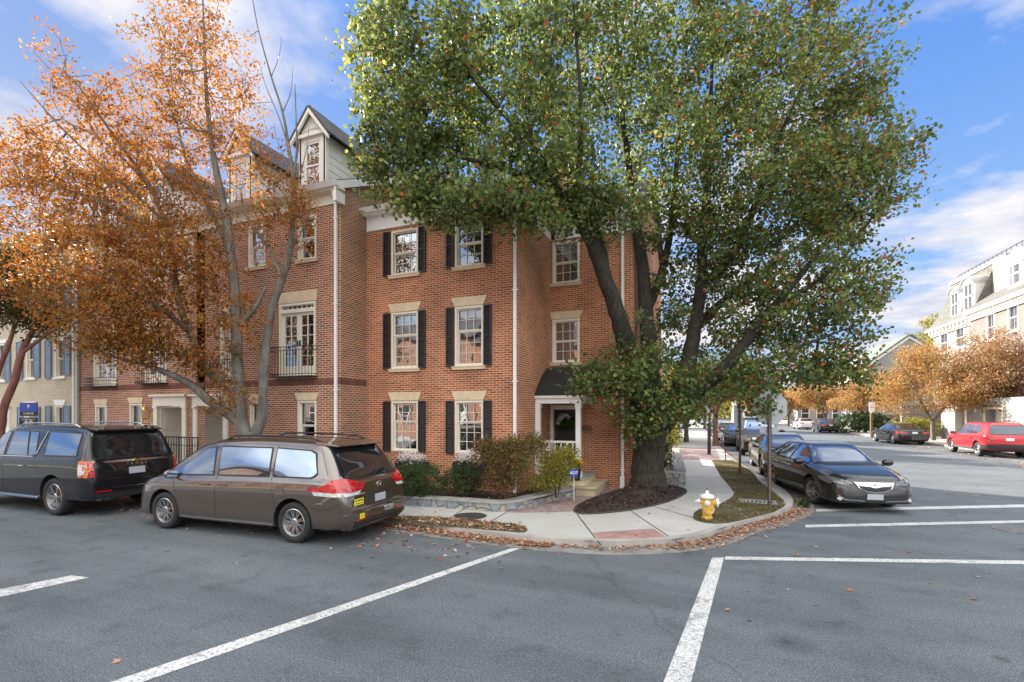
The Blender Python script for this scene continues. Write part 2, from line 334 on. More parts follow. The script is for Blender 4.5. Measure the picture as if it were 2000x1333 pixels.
def text(name, s, size, m, parent, mat4, depth=.002, align='CENTER'):
    cu = bpy.data.curves.new(name, 'FONT'); cu.body = s; cu.size = size; cu.align_x = align; cu.align_y = 'CENTER'; cu.extrude = depth; cu.resolution_u = 3
    to = bpy.data.objects.new('tmp', cu); C.objects.link(to); bpy.context.view_layer.update()
    me = bpy.data.meshes.new_from_object(to.evaluated_get(bpy.context.evaluated_depsgraph_get())); bpy.data.objects.remove(to); me.name = name
    me.transform(mat4); me.materials.clear(); return me_obj(name, me, m, parent)
def frame4(o, u, v):  # matrix whose x=u, y=v at o
    u = Vector(u).normalized(); v = Vector(v).normalized(); w = u.cross(v)
    m = Matrix((u, v, w)).transposed().to_4x4(); m.translation = Vector(o); return m
# ================================================================ GROUND
def sheet(name, pts, z, m, kind='structure', thick=0, label=None):
    bm = nb()
    if thick: prism(bm, pts, z-thick, z)
    else:
        bm.faces.new([bm.verts.new((p[0], p[1], z)) for p in pts]); bmesh.ops.triangulate(bm, faces=bm.faces)
        for f in bm.faces:
            if f.normal.z < 0: f.normal_flip()
    o = obj(name, bm, m, recalc=bool(thick)); o['kind'] = kind; return o
SW = .10
bm = nb(); quad(bm, (-600,-400,-.03), (600,-400,-.03), (600,900,-.03), (-600,900,-.03)); o = obj('ground', bm, M['earth']); o['kind'] = 'structure'
sheet('road', [(-70,-9),(40,-9),(40,14),(17,14.6),(14.6,17),(14.3,25),(14.2,32),(13.6,43),(13.2,52),(12.9,75),(11,140),(8,200),(-8,200),(-4,140),(-1,90),(-.3,60),(.1,47),(.66,29.6),(1.2,20),(1.5,12),(-.6,8.8),(-5,8.2),(-70,8.2)], 0, M['asphalt'])
kerb_path = [(-70,8.0),(-30,8.0),(-12,7.97),(-5.8,7.92),(-4.4,7.83),(-3.1,7.72),(-2.2,7.76),(-1.4,7.95),(-.66,8.38),(-.12,8.94),(.41,10.0),(1.12,11.2),(1.62,12.2),(1.86,13.3),(1.88,14.9),(1.7,16.8),(1.34,20.2),(1.02,24.2),(.72,29.6),(.1,47),(-.3,60),(-1,90),(-4,140)]
kp = [tuple(p) for p in sm(kerb_path, 4)]
def offs(path, d):
    out = []
    for i, p in enumerate(path):
        a = Vector(path[max(i-1,0)]); b = Vector(path[min(i+1,len(path)-1)]); t = (b-a).normalized(); out.append((p[0]-t.y*d, p[1]+t.x*d))
    return out
kin = offs(kp, .15)
sheet('sidewalk', kin+[(-60,140),(-70,60)], SW, M['concrete'], thick=.12)
def strip(name, A, B, z0, z1, m):
    bm = nb(); n = len(A)
    a0 = [bm.verts.new((p[0],p[1],z0)) for p in A]; a1 = [bm.verts.new((p[0],p[1],z1)) for p in A]; b1 = [bm.verts.new((p[0],p[1],z1)) for p in B]
    for i in range(n-1):
        bm.faces.new((a0[i],a0[i+1],a1[i+1],a1[i])); bm.faces.new((a1[i],a1[i+1],b1[i+1],b1[i]))
    o = obj(name, bm, m, smooth=False); o['kind'] = 'structure'; return o
strip('kerb', kp, kin, -.01, SW+.006, M['concrete_kerb'])
gut = offs(kp, -.42)
o = strip('gutter', gut[8:60], kp[8:60], .004, .004, pm('gutter concrete', (.22,.21,.195), .9, .3, 3, bs=.4))
# far side of the side street
rk = [tuple(p) for p in sm([(40,14),(20,14.1),(17,14.8),(15,16.8),(14.4,22),(14.25,32),(13.7,43),(13.3,52),(13,75),(11.2,140)], 4)]
rin = offs(rk, -.15)
sheet('far_sidewalk', rin[::-1]+[(60,14.0),(90,140)], SW, M['concrete'], thick=.12)
strip('far_kerb', rk[::-1], rin[::-1], -.01, SW+.006, M['concrete_kerb'])
# lawns, mulch, pavers traced on the ground plane
def gp(l, z=SW): return [G(a, b, z) for a, b in l]
isl = gp([(1353,1012),(1356,1003),(1366,996),(1388,990),(1411,983),(1425,976),(1433,968),(1433,961),(1424,949),(1408,931),(1390,900),(1428,900),(1441,904),(1468,922),(1487,945),(1508,960),(1530,978),(1535,985),(1531,991),(1513,1001),(1480,1010),(1450,1017),(1421,1023),(1398,1024),(1372,1021),(1358,1017)])
isl = [p for p in isl]; sheet('verge_lawn', isl, SW+.008, M['lawn'], label='lawn')
lst = gp([(740,1006),(780,1009),(845,1011),(910,1015),(965,1020),(1000,1024),(1024,1029),(1030,1035),(1027,1040),(1012,1041),(950,1036),(880,1030),(775,1020),(700,1014)])
sheet('verge_lawn', lst, SW+.008, M['lawn'])
lst2 = [(-30,8.2),(-7.2,8.2),(-7.2,8.75),(-30,8.75)]; sheet('verge_lawn', lst2, SW+.008, M['lawn'])
mul = gp([(1122,999),(1126,990),(1140,982),(1165,972),(1195,963),(1218,955),(1236,951),(1262,947),(1300,948),(1325,953),(1338,957),(1340,963),(1330,970),(1305,981),(1270,990),(1235,997),(1195,1002),(1155,1005),(1130,1004)])
bm = nb()
c0 = Vector((-1.35, 12.6)); ring = []
for k in range(6):
    s = 1-k/6; h = SW+.008+.22*(1-s**2)
    ring.append([bm.verts.new((c0.x+(p[0]-c0.x)*s, c0.y+(p[1]-c0.y)*s, h+(random.uniform(-.03,.03) if k else 0))) for p in mul])
for a, b in zip(ring, ring[1:]):
    for k in range(len(a)): bm.faces.new((a[k], a[(k+1)%len(a)], b[(k+1)%len(a)], b[k]))
bm.faces.new(ring[-1]); o = obj('mulch_bed', bm, M['mulch'], smooth=True); o['kind'] = 'structure'
bm = nb()
edge = sm([(p[0], p[1]) for p in mul+[mul[0]]], 3); tube(bm, [(p[0], p[1], SW+.012) for p in edge], .022, 6); o = obj('bed_edging', bm, pm('dark edging', (.05,.045,.04), .8, .2)); o['kind'] = 'structure'
pav = gp([(985,1001),(1040,985),(1100,972),(1150,960)])+[(-3.0,13.4),(-1.95,13.4)]+gp([(1195,964),(1165,973),(1138,984),(1124,992),(1120,999),(1080,1001),(1030,1002)])
sheet('brick_path', pav, SW+.004, M['paver'])
bp2 = [(-2.2,22.7),(.45,22.9),(.35,30.5),(-2.4,30.5)]; sheet('brick_path', bp2, SW+.004, M['paver'])
sheet('ramp_tiles', gp([(1158,1041),(1276,1033),(1301,1049),(1172,1057)]), SW+.004, M['tactile'])
# concrete joints
bm = nb()
def joint(a, b, w=.012):
    a = Vector(a); b = Vector(b); t = (b-a).normalized(); n = Vector((-t.y, t.x))*w
    quad(bm, *[(q.x, q.y, SW+.003) for q in (a-n, b-n, b+n, a+n)])
for a, b in (((1127,1005),(1174,1066)),((1233,999),(1335,1068)),((1275,989),(1352,1011)),((1322,1054),(1420,1030)),((988,1002),(958,1020)),((905,996),(880,1011)),((1341,933),(1408,933)),((1337,962),(1428,962)),((1337,905),(1392,905)),((1028,1044),(1160,1058)),((1305,1052),(1330,1053))): joint(G(*a, SW), G(*b, SW))
for i in range(12): joint((-8-i*1.5,8.75),(-8-i*1.5,9.8),.008)
for i in range(30): joint((-1.6-.02*i, 31+i*1.6),(.5-.03*i,31+i*1.6),.01)
o = obj('sidewalk_joint', bm, pm('dark joint', (.06,.055,.05), .9, .1)); o['kind'] = 'structure'  # even dark colour of the joints themselves
# painted lines
def paint():
    m, nt, b, o = nmat('worn road paint'); p = pos(nt)
    a = ramp(nt, noise(nt, p, 30, 6, .8), (.40, 0.0), (.50, 1.0)); a2 = ramp(nt, noise(nt, p, 3.2, 6, .75), (.36, 0.25), (.46, 1.0)); a = mixc(nt, 1.0, a, a2, 'MULTIPLY'); c = mixc(nt, a, (.19,.195,.20), (.66,.66,.64))
    c = mixc(nt, 1.0, c, ramp(nt, noise(nt, p, 2, 4), (.3, .82), (.7, 1.05)), 'MULTIPLY'); lk(nt, c, b.inputs['Base Color']); b.inputs['Roughness'].default_value = .7; return m
M['paint'] = paint()
bm = nb()
for q in (((998,1072),(1020,1071),(280,1333),(217,1333)), ((0,1152),(140,1125),(174,1129),(0,1167)), ((1391,1090),(1414,1090),(1350,1333),(1296,1333)), ((1416,1088),(2000,1096),(2000,1103),(1416,1094)), ((1594,995),(2000,986),(2000,991.5),(1594,1000)), ((1573,1026),(2000,1017),(2000,1022),(1573,1031))):
    P4 = [Vector(G(*p)) for p in q]
    if q[0][0] == 998:   # run the lane lines on past the frame
        P4[2] += (P4[2]-P4[1]).normalized()*3; P4[3] += (P4[3]-P4[0]).normalized()*3
    if q[0][0] == 0: P4[0] += (P4[0]-P4[1]).normalized()*3; P4[3] += (P4[3]-P4[2]).normalized()*3
    if q[0][0] == 1391: P4[2] += (P4[2]-P4[1]).normalized()*3; P4[3] += (P4[3]-P4[0]).normalized()*3
    if q[1][0] == 2000: P4[1] += (P4[1]-P4[0]).normalized()*5; P4[2] += (P4[2]-P4[3]).normalized()*5
    quad(bm, *[(p.x, p.y, .005) for p in P4])
o = obj('road_marking', bm, M['paint']); o['kind'] = 'structure'
for f in o.data.polygons: pass
# manholes
def manhole(px, py, r, z, label):
    x, y = G(px, py, z); bm = nb(); lathe(bm, [(r, z+.001), (r, z+.008), (r*.93, z+.012), (r*.9, z+.007), (.01, z+.007)], 32, Matrix.Translation((x, y, 0)))
    for k in range(-4, 5):
        w = math.sqrt(max(0, (r*.85)**2-(k*r*.19)**2)); box(bm, x-w, x+w, y+k*r*.19-.01, y+k*r*.19+.01, z+.0075, z+.012)
    tag(obj('manhole_cover', bm, pm('cast iron', (.05,.047,.045), .7, .25, 10) if z > .01 else pm('worn cast iron', (.17,.17,.17), .6, .25, 10)), label, 'manhole cover')
manhole(919, 1008.5, .33, SW, 'round dark iron manhole cover in the sidewalk beside the left leafy verge')
manhole(1876, 965, .36, .0, 'round iron manhole cover in the side street asphalt behind the dark sedan')
manhole(1985, 1036, .33, .0, 'round iron manhole cover in the road at the right edge, by the crosswalk')
# drain grate on the verge
x, y = G(1478, 981, SW+.01); bm = nb()
for k in range(9):
    xx = x-.34+k*.085; hull3(bm, [(xx,y-.16,SW+.01),(xx+.02,y-.16,SW+.01),(xx+.02,y-.16,SW+.035),(xx,y-.16,SW+.035)], [(xx+.05,y+.16,SW+.01),(xx+.07,y+.16,SW+.01),(xx+.07,y+.16,SW+.035),(xx+.05,y+.16,SW+.035)])
box(bm, x-.38, x+.42, y-.19, y-.16, SW+.008, SW+.033); box(bm, x-.38, x+.42, y+.16, y+.19, SW+.008, SW+.033)
tag(obj('drain_grate', bm, M['galv']), 'grey slotted metal drain grate set in the grass by the stop sign post', 'grate')
bm = nb(); t_ = [(-3.9,9.65),(-4.2,9.42),(-8.2,9.4),(-8.2,10.85),(-4.2,10.85),(-4.2,13.3),(-3.3,13.3),(-3.15,11.9),(-3.5,10.4)]
sheet('planting_bed', t_, .255, M['mulch'])
# stone planter wall
def wallrun(bm, path, w, z0, z1):
    A = path; B = offs(path, w)
    for i in range(len(A)-1):
        hull3(bm, [(A[i][0],A[i][1],z0),(B[i][0],B[i][1],z0),(B[i][0],B[i][1],z1),(A[i][0],A[i][1],z1)], [(A[i+1][0],A[i+1][1],z0),(B[i+1][0],B[i+1][1],z0),(B[i+1][0],B[i+1][1],z1),(A[i+1][0],A[i+1][1],z1)])
r = empty('planter_wall', (-3.97,9.38,SW), 0, 'low blue grey rubble stone retaining wall round the corner house planting bed', 'stone wall')
pth = [(-8.3,9.22),(-6.4,9.24),(-5.0,9.32),(-4.25,9.34),(-3.98,9.42),(-3.80,9.72),(-3.55,10.5),(-3.25,11.5),(-3.0,12.2)]
bm = nb(); wallrun(bm, pth, .26, SW-.02, .27); obj('wall_body', bm, M['stone'], r, world=True)
bm = nb(); wallrun(bm, offs(pth, -.02), .30, .27, .31); obj('wall_cap', bm, M['stonecap'], r, world=True)
r = empty('stone_garden_wall', (-1.0,14.3,SW), 0, 'grey rubble stone garden wall with flat cap behind the big tree trunk', 'stone wall')
pth = [(-1.85,14.35),(-.72,14.35),(-.72,14.6),(-1.25,24.0)]
bm = nb(); wallrun(bm, [(-1.85,14.3),(-.62,14.3),(-.64,15),(-.9,18.5),(-1.28,24)], .28, SW-.02, .48); obj('wall_body', bm, M['stone'], r, world=True)
bm = nb(); wallrun(bm, [(-1.85,14.28),(-.60,14.28),(-.62,15),(-.88,18.5),(-1.26,24)], .34, .48, .53); obj('wall_cap', bm, M['stonecap'], r, world=True)
r = empty('garden_railing', (-.95,14.6,.53), 0, 'low black iron garden railing inside the stone garden wall', 'railing')
bm = nb()
A_, B_ = Vector((-1.02,14.7)), Vector((-1.6,23.5))
for k in range(60):
    p = A_.lerp(B_, k/59); tube(bm, [(p.x,p.y,.3),(p.x,p.y,.78+.05*(k%2))], .009, 4)
for z in (.45,.72): tube(bm, [(A_.x,A_.y,z),(B_.x,B_.y,z)], .012, 4)
for k in range(9):
    x = -1.75+k*.09; tube(bm, [(x,14.68,.3),(x,14.68,.8)], .009, 4)
tube(bm, [(-1.8,14.68,.72),(-1.02,14.68,.72)], .012, 4)
obj('iron_bars', bm, M['iron'], r, world=True)
# ================================================================ BUILDINGS
class Wall:      # local frame: u along the wall, n outward, z up
    def __init__(s, O, U, N, house, root): s.O = Vector(O); s.U = Vector(U); s.N = Vector(N); s.root = root
    def p(s, u, n, z): return tuple(s.O+s.U*u+s.N*n+Vector((0,0,z)))
    def box(s, bm, u0, u1, n0, n1, z0, z1):
        hull3(bm, [s.p(u0,n0,z0),s.p(u1,n0,z0),s.p(u1,n1,z0),s.p(u0,n1,z0)], [s.p(u0,n0,z1),s.p(u1,n0,z1),s.p(u1,n1,z1),s.p(u0,n1,z1)])
    def poly(s, bm, uz, n0, n1): hull3(bm, [s.p(u,n0,z) for u,z in uz], [s.p(u,n1,z) for u,z in uz])
def wallmesh(W, bm, u0, u1, z0, z1, ops, dep=.10):
    us = sorted(set([u0,u1]+[v for o in ops for v in o[:2]])); zs = sorted(set([z0,z1]+[v for o in ops for v in o[2:4]]))
    for a, b in zip(us, us[1:]):
        for c, d in zip(zs, zs[1:]):
            mu, mz = (a+b)/2, (c+d)/2
            if any(o[0] < mu < o[1] and o[2] < mz < o[3] for o in ops): continue
            quad(bm, W.p(a,0,c), W.p(b,0,c), W.p(b,0,d), W.p(a,0,d))
    for o in ops:
        a, b, c, d = o[:4]
        quad(bm, W.p(a,0,c), W.p(a,0,d), W.p(a,-dep,d), W.p(a,-dep,c)); quad(bm, W.p(b,0,c), W.p(b,-dep,c), W.p(b,-dep,d), W.p(b,0,d))
        quad(bm, W.p(a,0,d), W.p(b,0,d), W.p(b,-dep,d), W.p(a,-dep,d)); quad(bm, W.p(a,0,c), W.p(a,-dep,c), W.p(b,-dep,c), W.p(b,0,c))
def window(W, u0, u1, z0, z1, cols=3, rows=(2,2), frame='trim', dep=.07, back='room', blinds=0, sill=1, lintel=0, fw=.05, mt=.012, lab=None, lcol='stonetrim', slw=.09):
    """double hung window, real depth: frame, sashes, muntins, pane, backing"""
    R = W.root; bm = nb(); f = fw
    W.box(bm, u0, u0+f, -dep-.04, .015, z0, z1); W.box(bm, u1-f, u1, -dep-.04, .015, z0, z1)
    W.box(bm, u0+f, u1-f, -dep-.04, .014, z1-f, z1); W.box(bm, u0+f, u1-f, -dep-.04, .016, z0, z0+f*.8)
    w = obj('window', bm, M[frame], R, world=True)
    if lab: w['label'] = lab
    a, b = u0+f, u1-f; c, d = z0+f*.8, z1-f; mid = c+(d-c)*rows[1]/(rows[0]+rows[1]); s = .03
    bm = nb()
    for (c0, c1, n0) in ((mid, d, -dep+.012), (c, mid, -dep-.012)):
        W.box(bm, a, a+s, n0-.012, n0+.012, c0, c1); W.box(bm, b-s, b, n0-.012, n0+.012, c0, c1)
        W.box(bm, a+s, b-s, n0-.012, n0+.0125, c1-s, c1); W.box(bm, a+s, b-s, n0-.012, n0+.0125, c0, c0+s)
    obj('sash', bm, M[frame], w, world=True)
    if cols > 1 or max(rows) > 1:
        bm = nb()
        for (c0, c1, n0, rr) in ((mid+s, d-s, -dep+.012, rows[0]), (c+s, mid-s, -dep-.012, rows[1])):
            for k in range(1, cols): x = a+s+(b-a-2*s)*k/cols; W.box(bm, x-mt/2, x+mt/2, n0-.004, n0+.009, c0, c1)
            for k in range(1, rr): z = c0+(c1-c0)*k/rr; W.box(bm, a+s, b-s, n0-.005, n0+.0085, z-mt/2, z+mt/2)
        obj('muntin', bm, M[frame], w, world=True)
    bm = nb(); W.box(bm, a+.005, b-.005, -dep-.028, -dep-.024, c+.005, d-.005); obj('pane', bm, M['glass'], w, world=True)
    bm = nb()
    if back == 'curtain':
        n = 28; A = [(a+(b-a)*k/n, -dep-.12+.02*sin(k*1.7)) for k in range(n+1)]
        for (x0,y0),(x1,y1) in zip(A, A[1:]): quad(bm, W.p(x0,y0,c), W.p(x1,y1,c), W.p(x1,y1,d), W.p(x0,y0,d))
        obj('curtain', bm, M['curtain'], w, world=True); bm = nb()
    W.box(bm, a-.25, b+.25, -.75, -.7, c-.1, d+.1); W.box(bm, a-.25, a-.2, -.7, -dep-.13, c-.1, d+.1); W.box(bm, b+.2, b+.25, -.7, -dep-.13, c-.1, d+.1); W.box(bm, a-.25, b+.25, -.7, -dep-.13, d+.1, d+.15)
    obj('room_lining', bm, M['room'], w, world=True)
    if blinds:
        bm = nb(); zt = c+(d-c)*blinds; n = int((zt-c)/.055)
        for k in range(n):
            z = c+.02+k*.055; hull3(bm, [W.p(a+.02,-dep-.10,z),W.p(b-.02,-dep-.10,z),W.p(b-.02,-dep-.09,z),W.p(a+.02,-dep-.09,z)], [W.p(a+.02,-dep-.07,z+.035),W.p(b-.02,-dep-.07,z+.035),W.p(b-.02,-dep-.06,z+.035),W.p(a+.02,-dep-.06,z+.035)])
        W.box(bm, (a+b)/2-.02, (a+b)/2+.02, -dep-.10, -dep-.055, c, zt); W.box(bm, a, b, -dep-.10, -dep-.057, zt, zt+.03)
        obj('interior_shutter', bm, M['slat'], w, world=True)
    if sill:
        bm = nb(); W.box(bm, u0-.06, u1+.06, -.08, .06, z0-slw, z0-.005); W.box(bm, u0-.075, u1+.075, -.08, .075, z0-.03, z0-.004); obj('sill', bm, M[lcol], w, world=True)
    if lintel:
        bm = nb(); W.poly(bm, [(u0-.005,z1+.015),(u1+.005,z1+.015),(u1+.10,z1+lintel),(u0-.10,z1+lintel)], -.06, .028); obj('lintel', bm, M[lcol], w, world=True)
    return w
def shutter(W, u0, u1, z0, z1, m='shutter', louv=True):
    bm = nb(); s = .035
    W.box(bm, u0, u0+s, .012, .052, z0, z1); W.box(bm, u1-s, u1, .012, .052, z0, z1)
    zm = z0+(z1-z0)*.5
    for z in (z0, zm-s/2, z1-s): W.box(bm, u0+s, u1-s, .012, .0515, z, z+s)
    if louv:
        for (c, d) in ((z0+s, zm-s/2), (zm+s/2, z1-s)):
            n = int((d-c)/.045)
            for k in range(n):
                z = c+(d-c)*k/n; hull3(bm, [W.p(u0+s,.040,z),W.p(u1-s,.040,z),W.p(u1-s,.046,z+.004),W.p(u0+s,.046,z+.004)], [W.p(u0+s,.016,z+.038),W.p(u1-s,.016,z+.038),W.p(u1-s,.022,z+.042),W.p(u0+s,.022,z+.042)])
    else:
        W.box(bm, u0+s, u1-s, .014, .034, z0+s, z1-s)
        for (c, d) in ((z0+s, zm-s/2), (zm+s/2, z1-s)): W.box(bm, u0+s+.03, u1-s-.03, .034, .045, c+.035, d-.035)
    return obj('shutter', bm, M[m], W.root, world=True)
def downspout(W, u, z0, z1, r=.035, m='white', kick=.12):
    bm = nb(); W.box(bm, u-r, u+r, .03, .03+2*r*.8, z0, z1-.25)
    hull3(bm, [W.p(u-r,.03,z1-.25),W.p(u+r,.03,z1-.25),W.p(u+r,.03+1.6*r,z1-.25),W.p(u-r,.03+1.6*r,z1-.25)], [W.p(u-r,kick+.05,z1),W.p(u+r,kick+.05,z1),W.p(u+r,kick+.05+1.6*r,z1),W.p(u-r,kick+.05+1.6*r,z1)])
    z = z0+.45
    while z < z1-.4: W.box(bm, u-r-.03, u+r+.03, .004, .038+1.6*r, z, z+.025); z += 2.2
    return obj('downspout', bm, M[m], W.root, world=True)
def eave(W, u0, u1, zb, zt, proj=.28, m='white', m2='white', ends=(1,1)):
    bm = nb(); W.box(bm, u0, u1, -.02, .035, zb, zt-.16); obj('frieze', bm, M[m], W.root, world=True)
    bm = nb(); e0 = .12*ends[0]; e1 = .12*ends[1]
    W.poly(bm, [(u0-e0,zt-.16),(u1+e1,zt-.16),(u1+e1,zt-.10),(u0-e0,zt-.10)], 0, proj*.8)
    obj('soffit', bm, M[m], W.root, world=True)
    bm = nb(); hull3(bm, [W.p(u0-e0,proj*.8,zt-.12),W.p(u0-e0,proj*.9+.06,zt-.12),W.p(u0-e0,proj+.12,zt-.01),W.p(u0-e0,proj*.8,zt-.01)], [W.p(u1+e1,proj*.8,zt-.12),W.p(u1+e1,proj*.9+.06,zt-.12),W.p(u1+e1,proj+.12,zt-.01),W.p(u1+e1,proj*.8,zt-.01)])
    obj('gutter', bm, M[m2], W.root, world=True)
def slab(bm, a, b, c, d, t=.06):   # roof plane with thickness
    a, b, c, d = map(Vector, (a,b,c,d)); n = (b-a).cross(d-a).normalized()
    if n.z < 0: n = -n
    hull3(bm, [tuple(x) for x in (a,b,c,d)], [tuple(x+n*t) for x in (a,b,c,d)])
# ---------------------------------------------------------------- corner house (bays A and B)
HB = empty('corner_house', (-4.25,10.9,SW), 0, 'orange red brick corner town house with black shutters, behind the big green tree', 'house')
YA, YB, XS, XR, XL = 10.9, 13.45, -4.25, -1.88, -8.72
WA = Wall((0,YA,0), (1,0,0), (0,-1,0), None, HB); WB = Wall((0,YB,0), (1,0,0), (0,-1,0), None, HB)
WS = Wall((XS,0,0), (0,1,0), (1,0,0), None, HB); WR = Wall((XR,0,0), (0,1,0), (1,0,0), None, HB)
def rect(y, x0, x1, yt, yb, pxm=None):   # photo rectangle -> u,z on plane y
    pm_ = pxm if pxm else (x0+x1)/2
    return (fx(x0,y), fx(x1,y), fz(pm_, yb, y), fz(pm_, yt, y))
za = lambda py, px: fz(px, py, YA)
wu = [(fx(765,YA), fx(817,YA)), (fx(889,YA), fx(944,YA))]
rows_z = [(za(882,790), za(784,790)), (za(720,790), za(610,790)), (za(536,790), za(449,790))]
ops = [(u[0],u[1],z[0],z[1]) for u in wu for z in rows_z]
ZF = 7.13; ZE = 7.66
bm = nb(); wallmesh(WA, bm, XL, XS, -.1, ZF+.02, ops)
zb = lambda py, px: fz(px, py, YB)
bu = (fx(1079,YB), fx(1132,YB)); bz = [(zb(708,1105), zb(624,1105)), (zb(553,1105), zb(471,1105))]
dr_ = (fx(1080,YB), fx(1128,YB), .52, zb(799,1102))
wallmesh(WB, bm, XS, XR, -.1, ZF+.02, [(bu[0],bu[1],z[0],z[1]) for z in bz]+[dr_])
wallmesh(WS, bm, YA, YB, -.1, ZF+.02, []); wallmesh(WR, bm, YB, 21.5, -.1, ZF+.3, [])
quad(bm, (XL,21.5,-.1),(XR,21.5,-.1),(XR,21.5,ZF),(XL,21.5,ZF))
obj('wall', bm, M['brickA'], HB, world=True, recalc=False)
for i, u in enumerate(wu):
    for j, z in enumerate(rows_z):
        window(WA, *u, *z, cols=3, rows=(2,3) if j == 1 else (2,2) if j == 2 else (2,3), lintel=.24 if j < 2 else 0, blinds=[.95,.0,.0][j], sill=1 if j else 0, back='room')
for j, z in enumerate(bz): window(WB, *bu, *z, cols=3, rows=(2,2), lintel=.22 if j == 0 else 0, fw=.055)
SWD = .215
for i, u in enumerate(wu):
    for j, z in enumerate(rows_z):
        shutter(WA, u[0]-SWD-.035, u[0]-.035, z[0]-.01, z[1]+.0); shutter(WA, u[1]+.02, u[1]+.02+SWD, z[0]-.01, z[1]+.0)
eave(WA, XL+.02, XS+.0, ZF, ZE, .25, ends=(0,1)); eave(WB, XS+.15, XR, ZF, ZE, .25, ends=(0,1))
bm = nb(); box(bm, XS-.02, XS+.035, YA-.02, YB-.03, ZF, ZE-.16); box(bm, XS-.02, XS+.2, YA-.2, YB-.28, ZE-.16, ZE-.10); obj('side_frieze', bm, M['white'], HB, world=True)
bm = nb(); box(bm, XS+.2, XS+.3, YA-.3, YB-.3, ZE-.13, ZE-.012); obj('gutter', bm, M['white'], HB, world=True)
# roofs: gable ridge along x, with the bay A hip falling forward
ZR = 10.2; YM = 17.3
bm = nb()
slab(bm, (XL,YA-.25,ZE-.03),(XS+.25,YA-.25,ZE-.03),(XS-1.2,YA+2.7,ZE+1.6),(XL,YA+2.7,ZE+1.6))
slab(bm, (XS+.25,YA-.25,ZE-.03),(XS+.25,YB+.2,ZE-.03),(XS-1.2,YB+.6,ZE+1.6),(XS-1.2,YA+2.7,ZE+1.6))
slab(bm, (XL,YB-.25,ZE-.02),(XR+.2,YB-.25,ZE-.02),(XR+.2,YM,ZR),(XL,YM,ZR))
slab(bm, (XL,21.7,ZE-.02),(XR+.2,21.7,ZE-.02),(XR+.2,YM,ZR),(XL,YM,ZR))
obj('roof', bm, M['roof'], HB, world=True)
bm = nb(); hull3(bm, [(XR+.002,YB,ZF),(XR+.002,21.5,ZF),(XR+.002,21.5,ZE),(XR+.002,YM,ZR-.02),(XR+.002,YB,ZE+.1)], [(XR-.1,YB,ZF),(XR-.1,21.5,ZF),(XR-.1,21.5,ZE),(XR-.1,YM,ZR-.02),(XR-.1,YB,ZE+.1)]); obj('gable', bm, M['brickA'], HB, world=True)
bm = nb(); box(bm, -5.3,-4.4,16.6,17.6,9,11.6); box(bm,-5.38,-4.32,16.52,17.68,11.6,11.75); obj('chimney', bm, M['brickA'], HB, world=True)
downspout(WA, fx(1007.5,YA), .27, ZE-.14); downspout(WB, fx(1217,YB), SW+.05, ZE-.14)
bm = nb(); box(bm, fx(1217,YB)-.06, fx(1217,YB)+.06, YB-.16, YB-.02, SW, SW+.35); obj('downspout_boot', bm, M['white'], HB, world=True)
# door, frame, porch
u0, u1, z0, z1 = dr_
bm = nb(); WB.box(bm, u0-.07, u0+.02, -.12, .03, z0, z1+.09); WB.box(bm, u1-.02, u1+.07, -.12, .03, z0, z1+.09); WB.box(bm, u0-.07, u1+.07, -.12, .032, z1-.02, z1+.1); obj('door_frame', bm, M['trim'], HB, world=True)
bm = nb(); WB.box(bm, u0+.02, u1-.02, -.10, -.06, z0, z1-.02)
for a, b in ((.08,.46),(.54,.92)):
    for c, d in ((.05,.32),(.38,.68),(.74,.94)): WB.box(bm, u0+(u1-u0)*a, u0+(u1-u0)*b, -.06, -.048, z0+(z1-z0)*c, z0+(z1-z0)*d)
dd = obj('door', bm, M['door'], HB, world=True)
bm = nb(); WB.box(bm, u0+.05, u0+.07, -.05, -.02, z0+.95, z0+1.12); obj('door_handle', bm, M['chrome'], dd, world=True)
PX0, PX1, PYF, PZ = XS, -3.03, 12.18, .53
bm = nb(); box(bm, PX0+.01, PX1+.1, PYF-.1, YB-.01, .2, PZ-.05); obj('porch_base', bm, M['stonetrim'], HB, world=True)
bm = nb(); box(bm, PX0+.01, PX1+.14, PYF-.14, YB-.01, PZ-.05, PZ); obj('porch_floor', bm, M['stonecap'], HB, world=True)
bm = nb(); box(bm, PX1-.35, PX1+.40, PYF-.25, YB-.05, SW, .29); box(bm, PX1-.4, PX1+.45, PYF-.3, YB-.04, .29, .335); obj('porch_step', bm, pm('sandstone step', (.50,.43,.28), .8, .2, 4, bs=.3), HB, world=True)
for x in (PX0+.06, PX1-.07):
    bm = nb(); s = .062; box(bm, x-s, x+s, PYF-s+.02, PYF+s+.02, PZ, 2.42); box(bm, x-s-.02, x+s+.02, PYF-s, PYF+s+.04, PZ, PZ+.14); box(bm, x-s-.015, x+s+.015, PYF-s+.005, PYF+s+.035, 2.3, 2.42); obj('porch_post', bm, M['white'], HB, world=True)
bm = nb(); box(bm, PX0+.01, PX1+.02, PYF-.07, PYF+.10, 2.42, 2.56); box(bm, PX0+.01, PX1+.08, PYF-.13, PYF+.13, 2.56, 2.63); box(bm, PX1-.10, PX1+.021, PYF+.10, YB-.04, 2.42, 2.56); box(bm, PX1-.1, PX1+.081, PYF+.13, YB-.04, 2.56, 2.63); obj('porch_beam', bm, M['white'], HB, world=True)
bm = nb(); box(bm, PX0+.02, PX1-.1, PYF+.11, YB-.04, 2.50, 2.53); obj('porch_ceiling', bm, M['offwhite'], HB, world=True)
bm = nb(); n = 8; prev = None
for k in range(n+1):
    t = k/n; y = PYF-.15+(YB-.02-(PYF-.15))*t; z = 2.63+.85*(1-(1-t)**1.8); x1 = PX1+.10-.25*t
    cur = [(PX0+.01,y,z),(x1,y,z),(x1,y,2.631),(PX0+.01,y,2.631)]
    if prev: hull3(bm, prev, cur)
    prev = cur
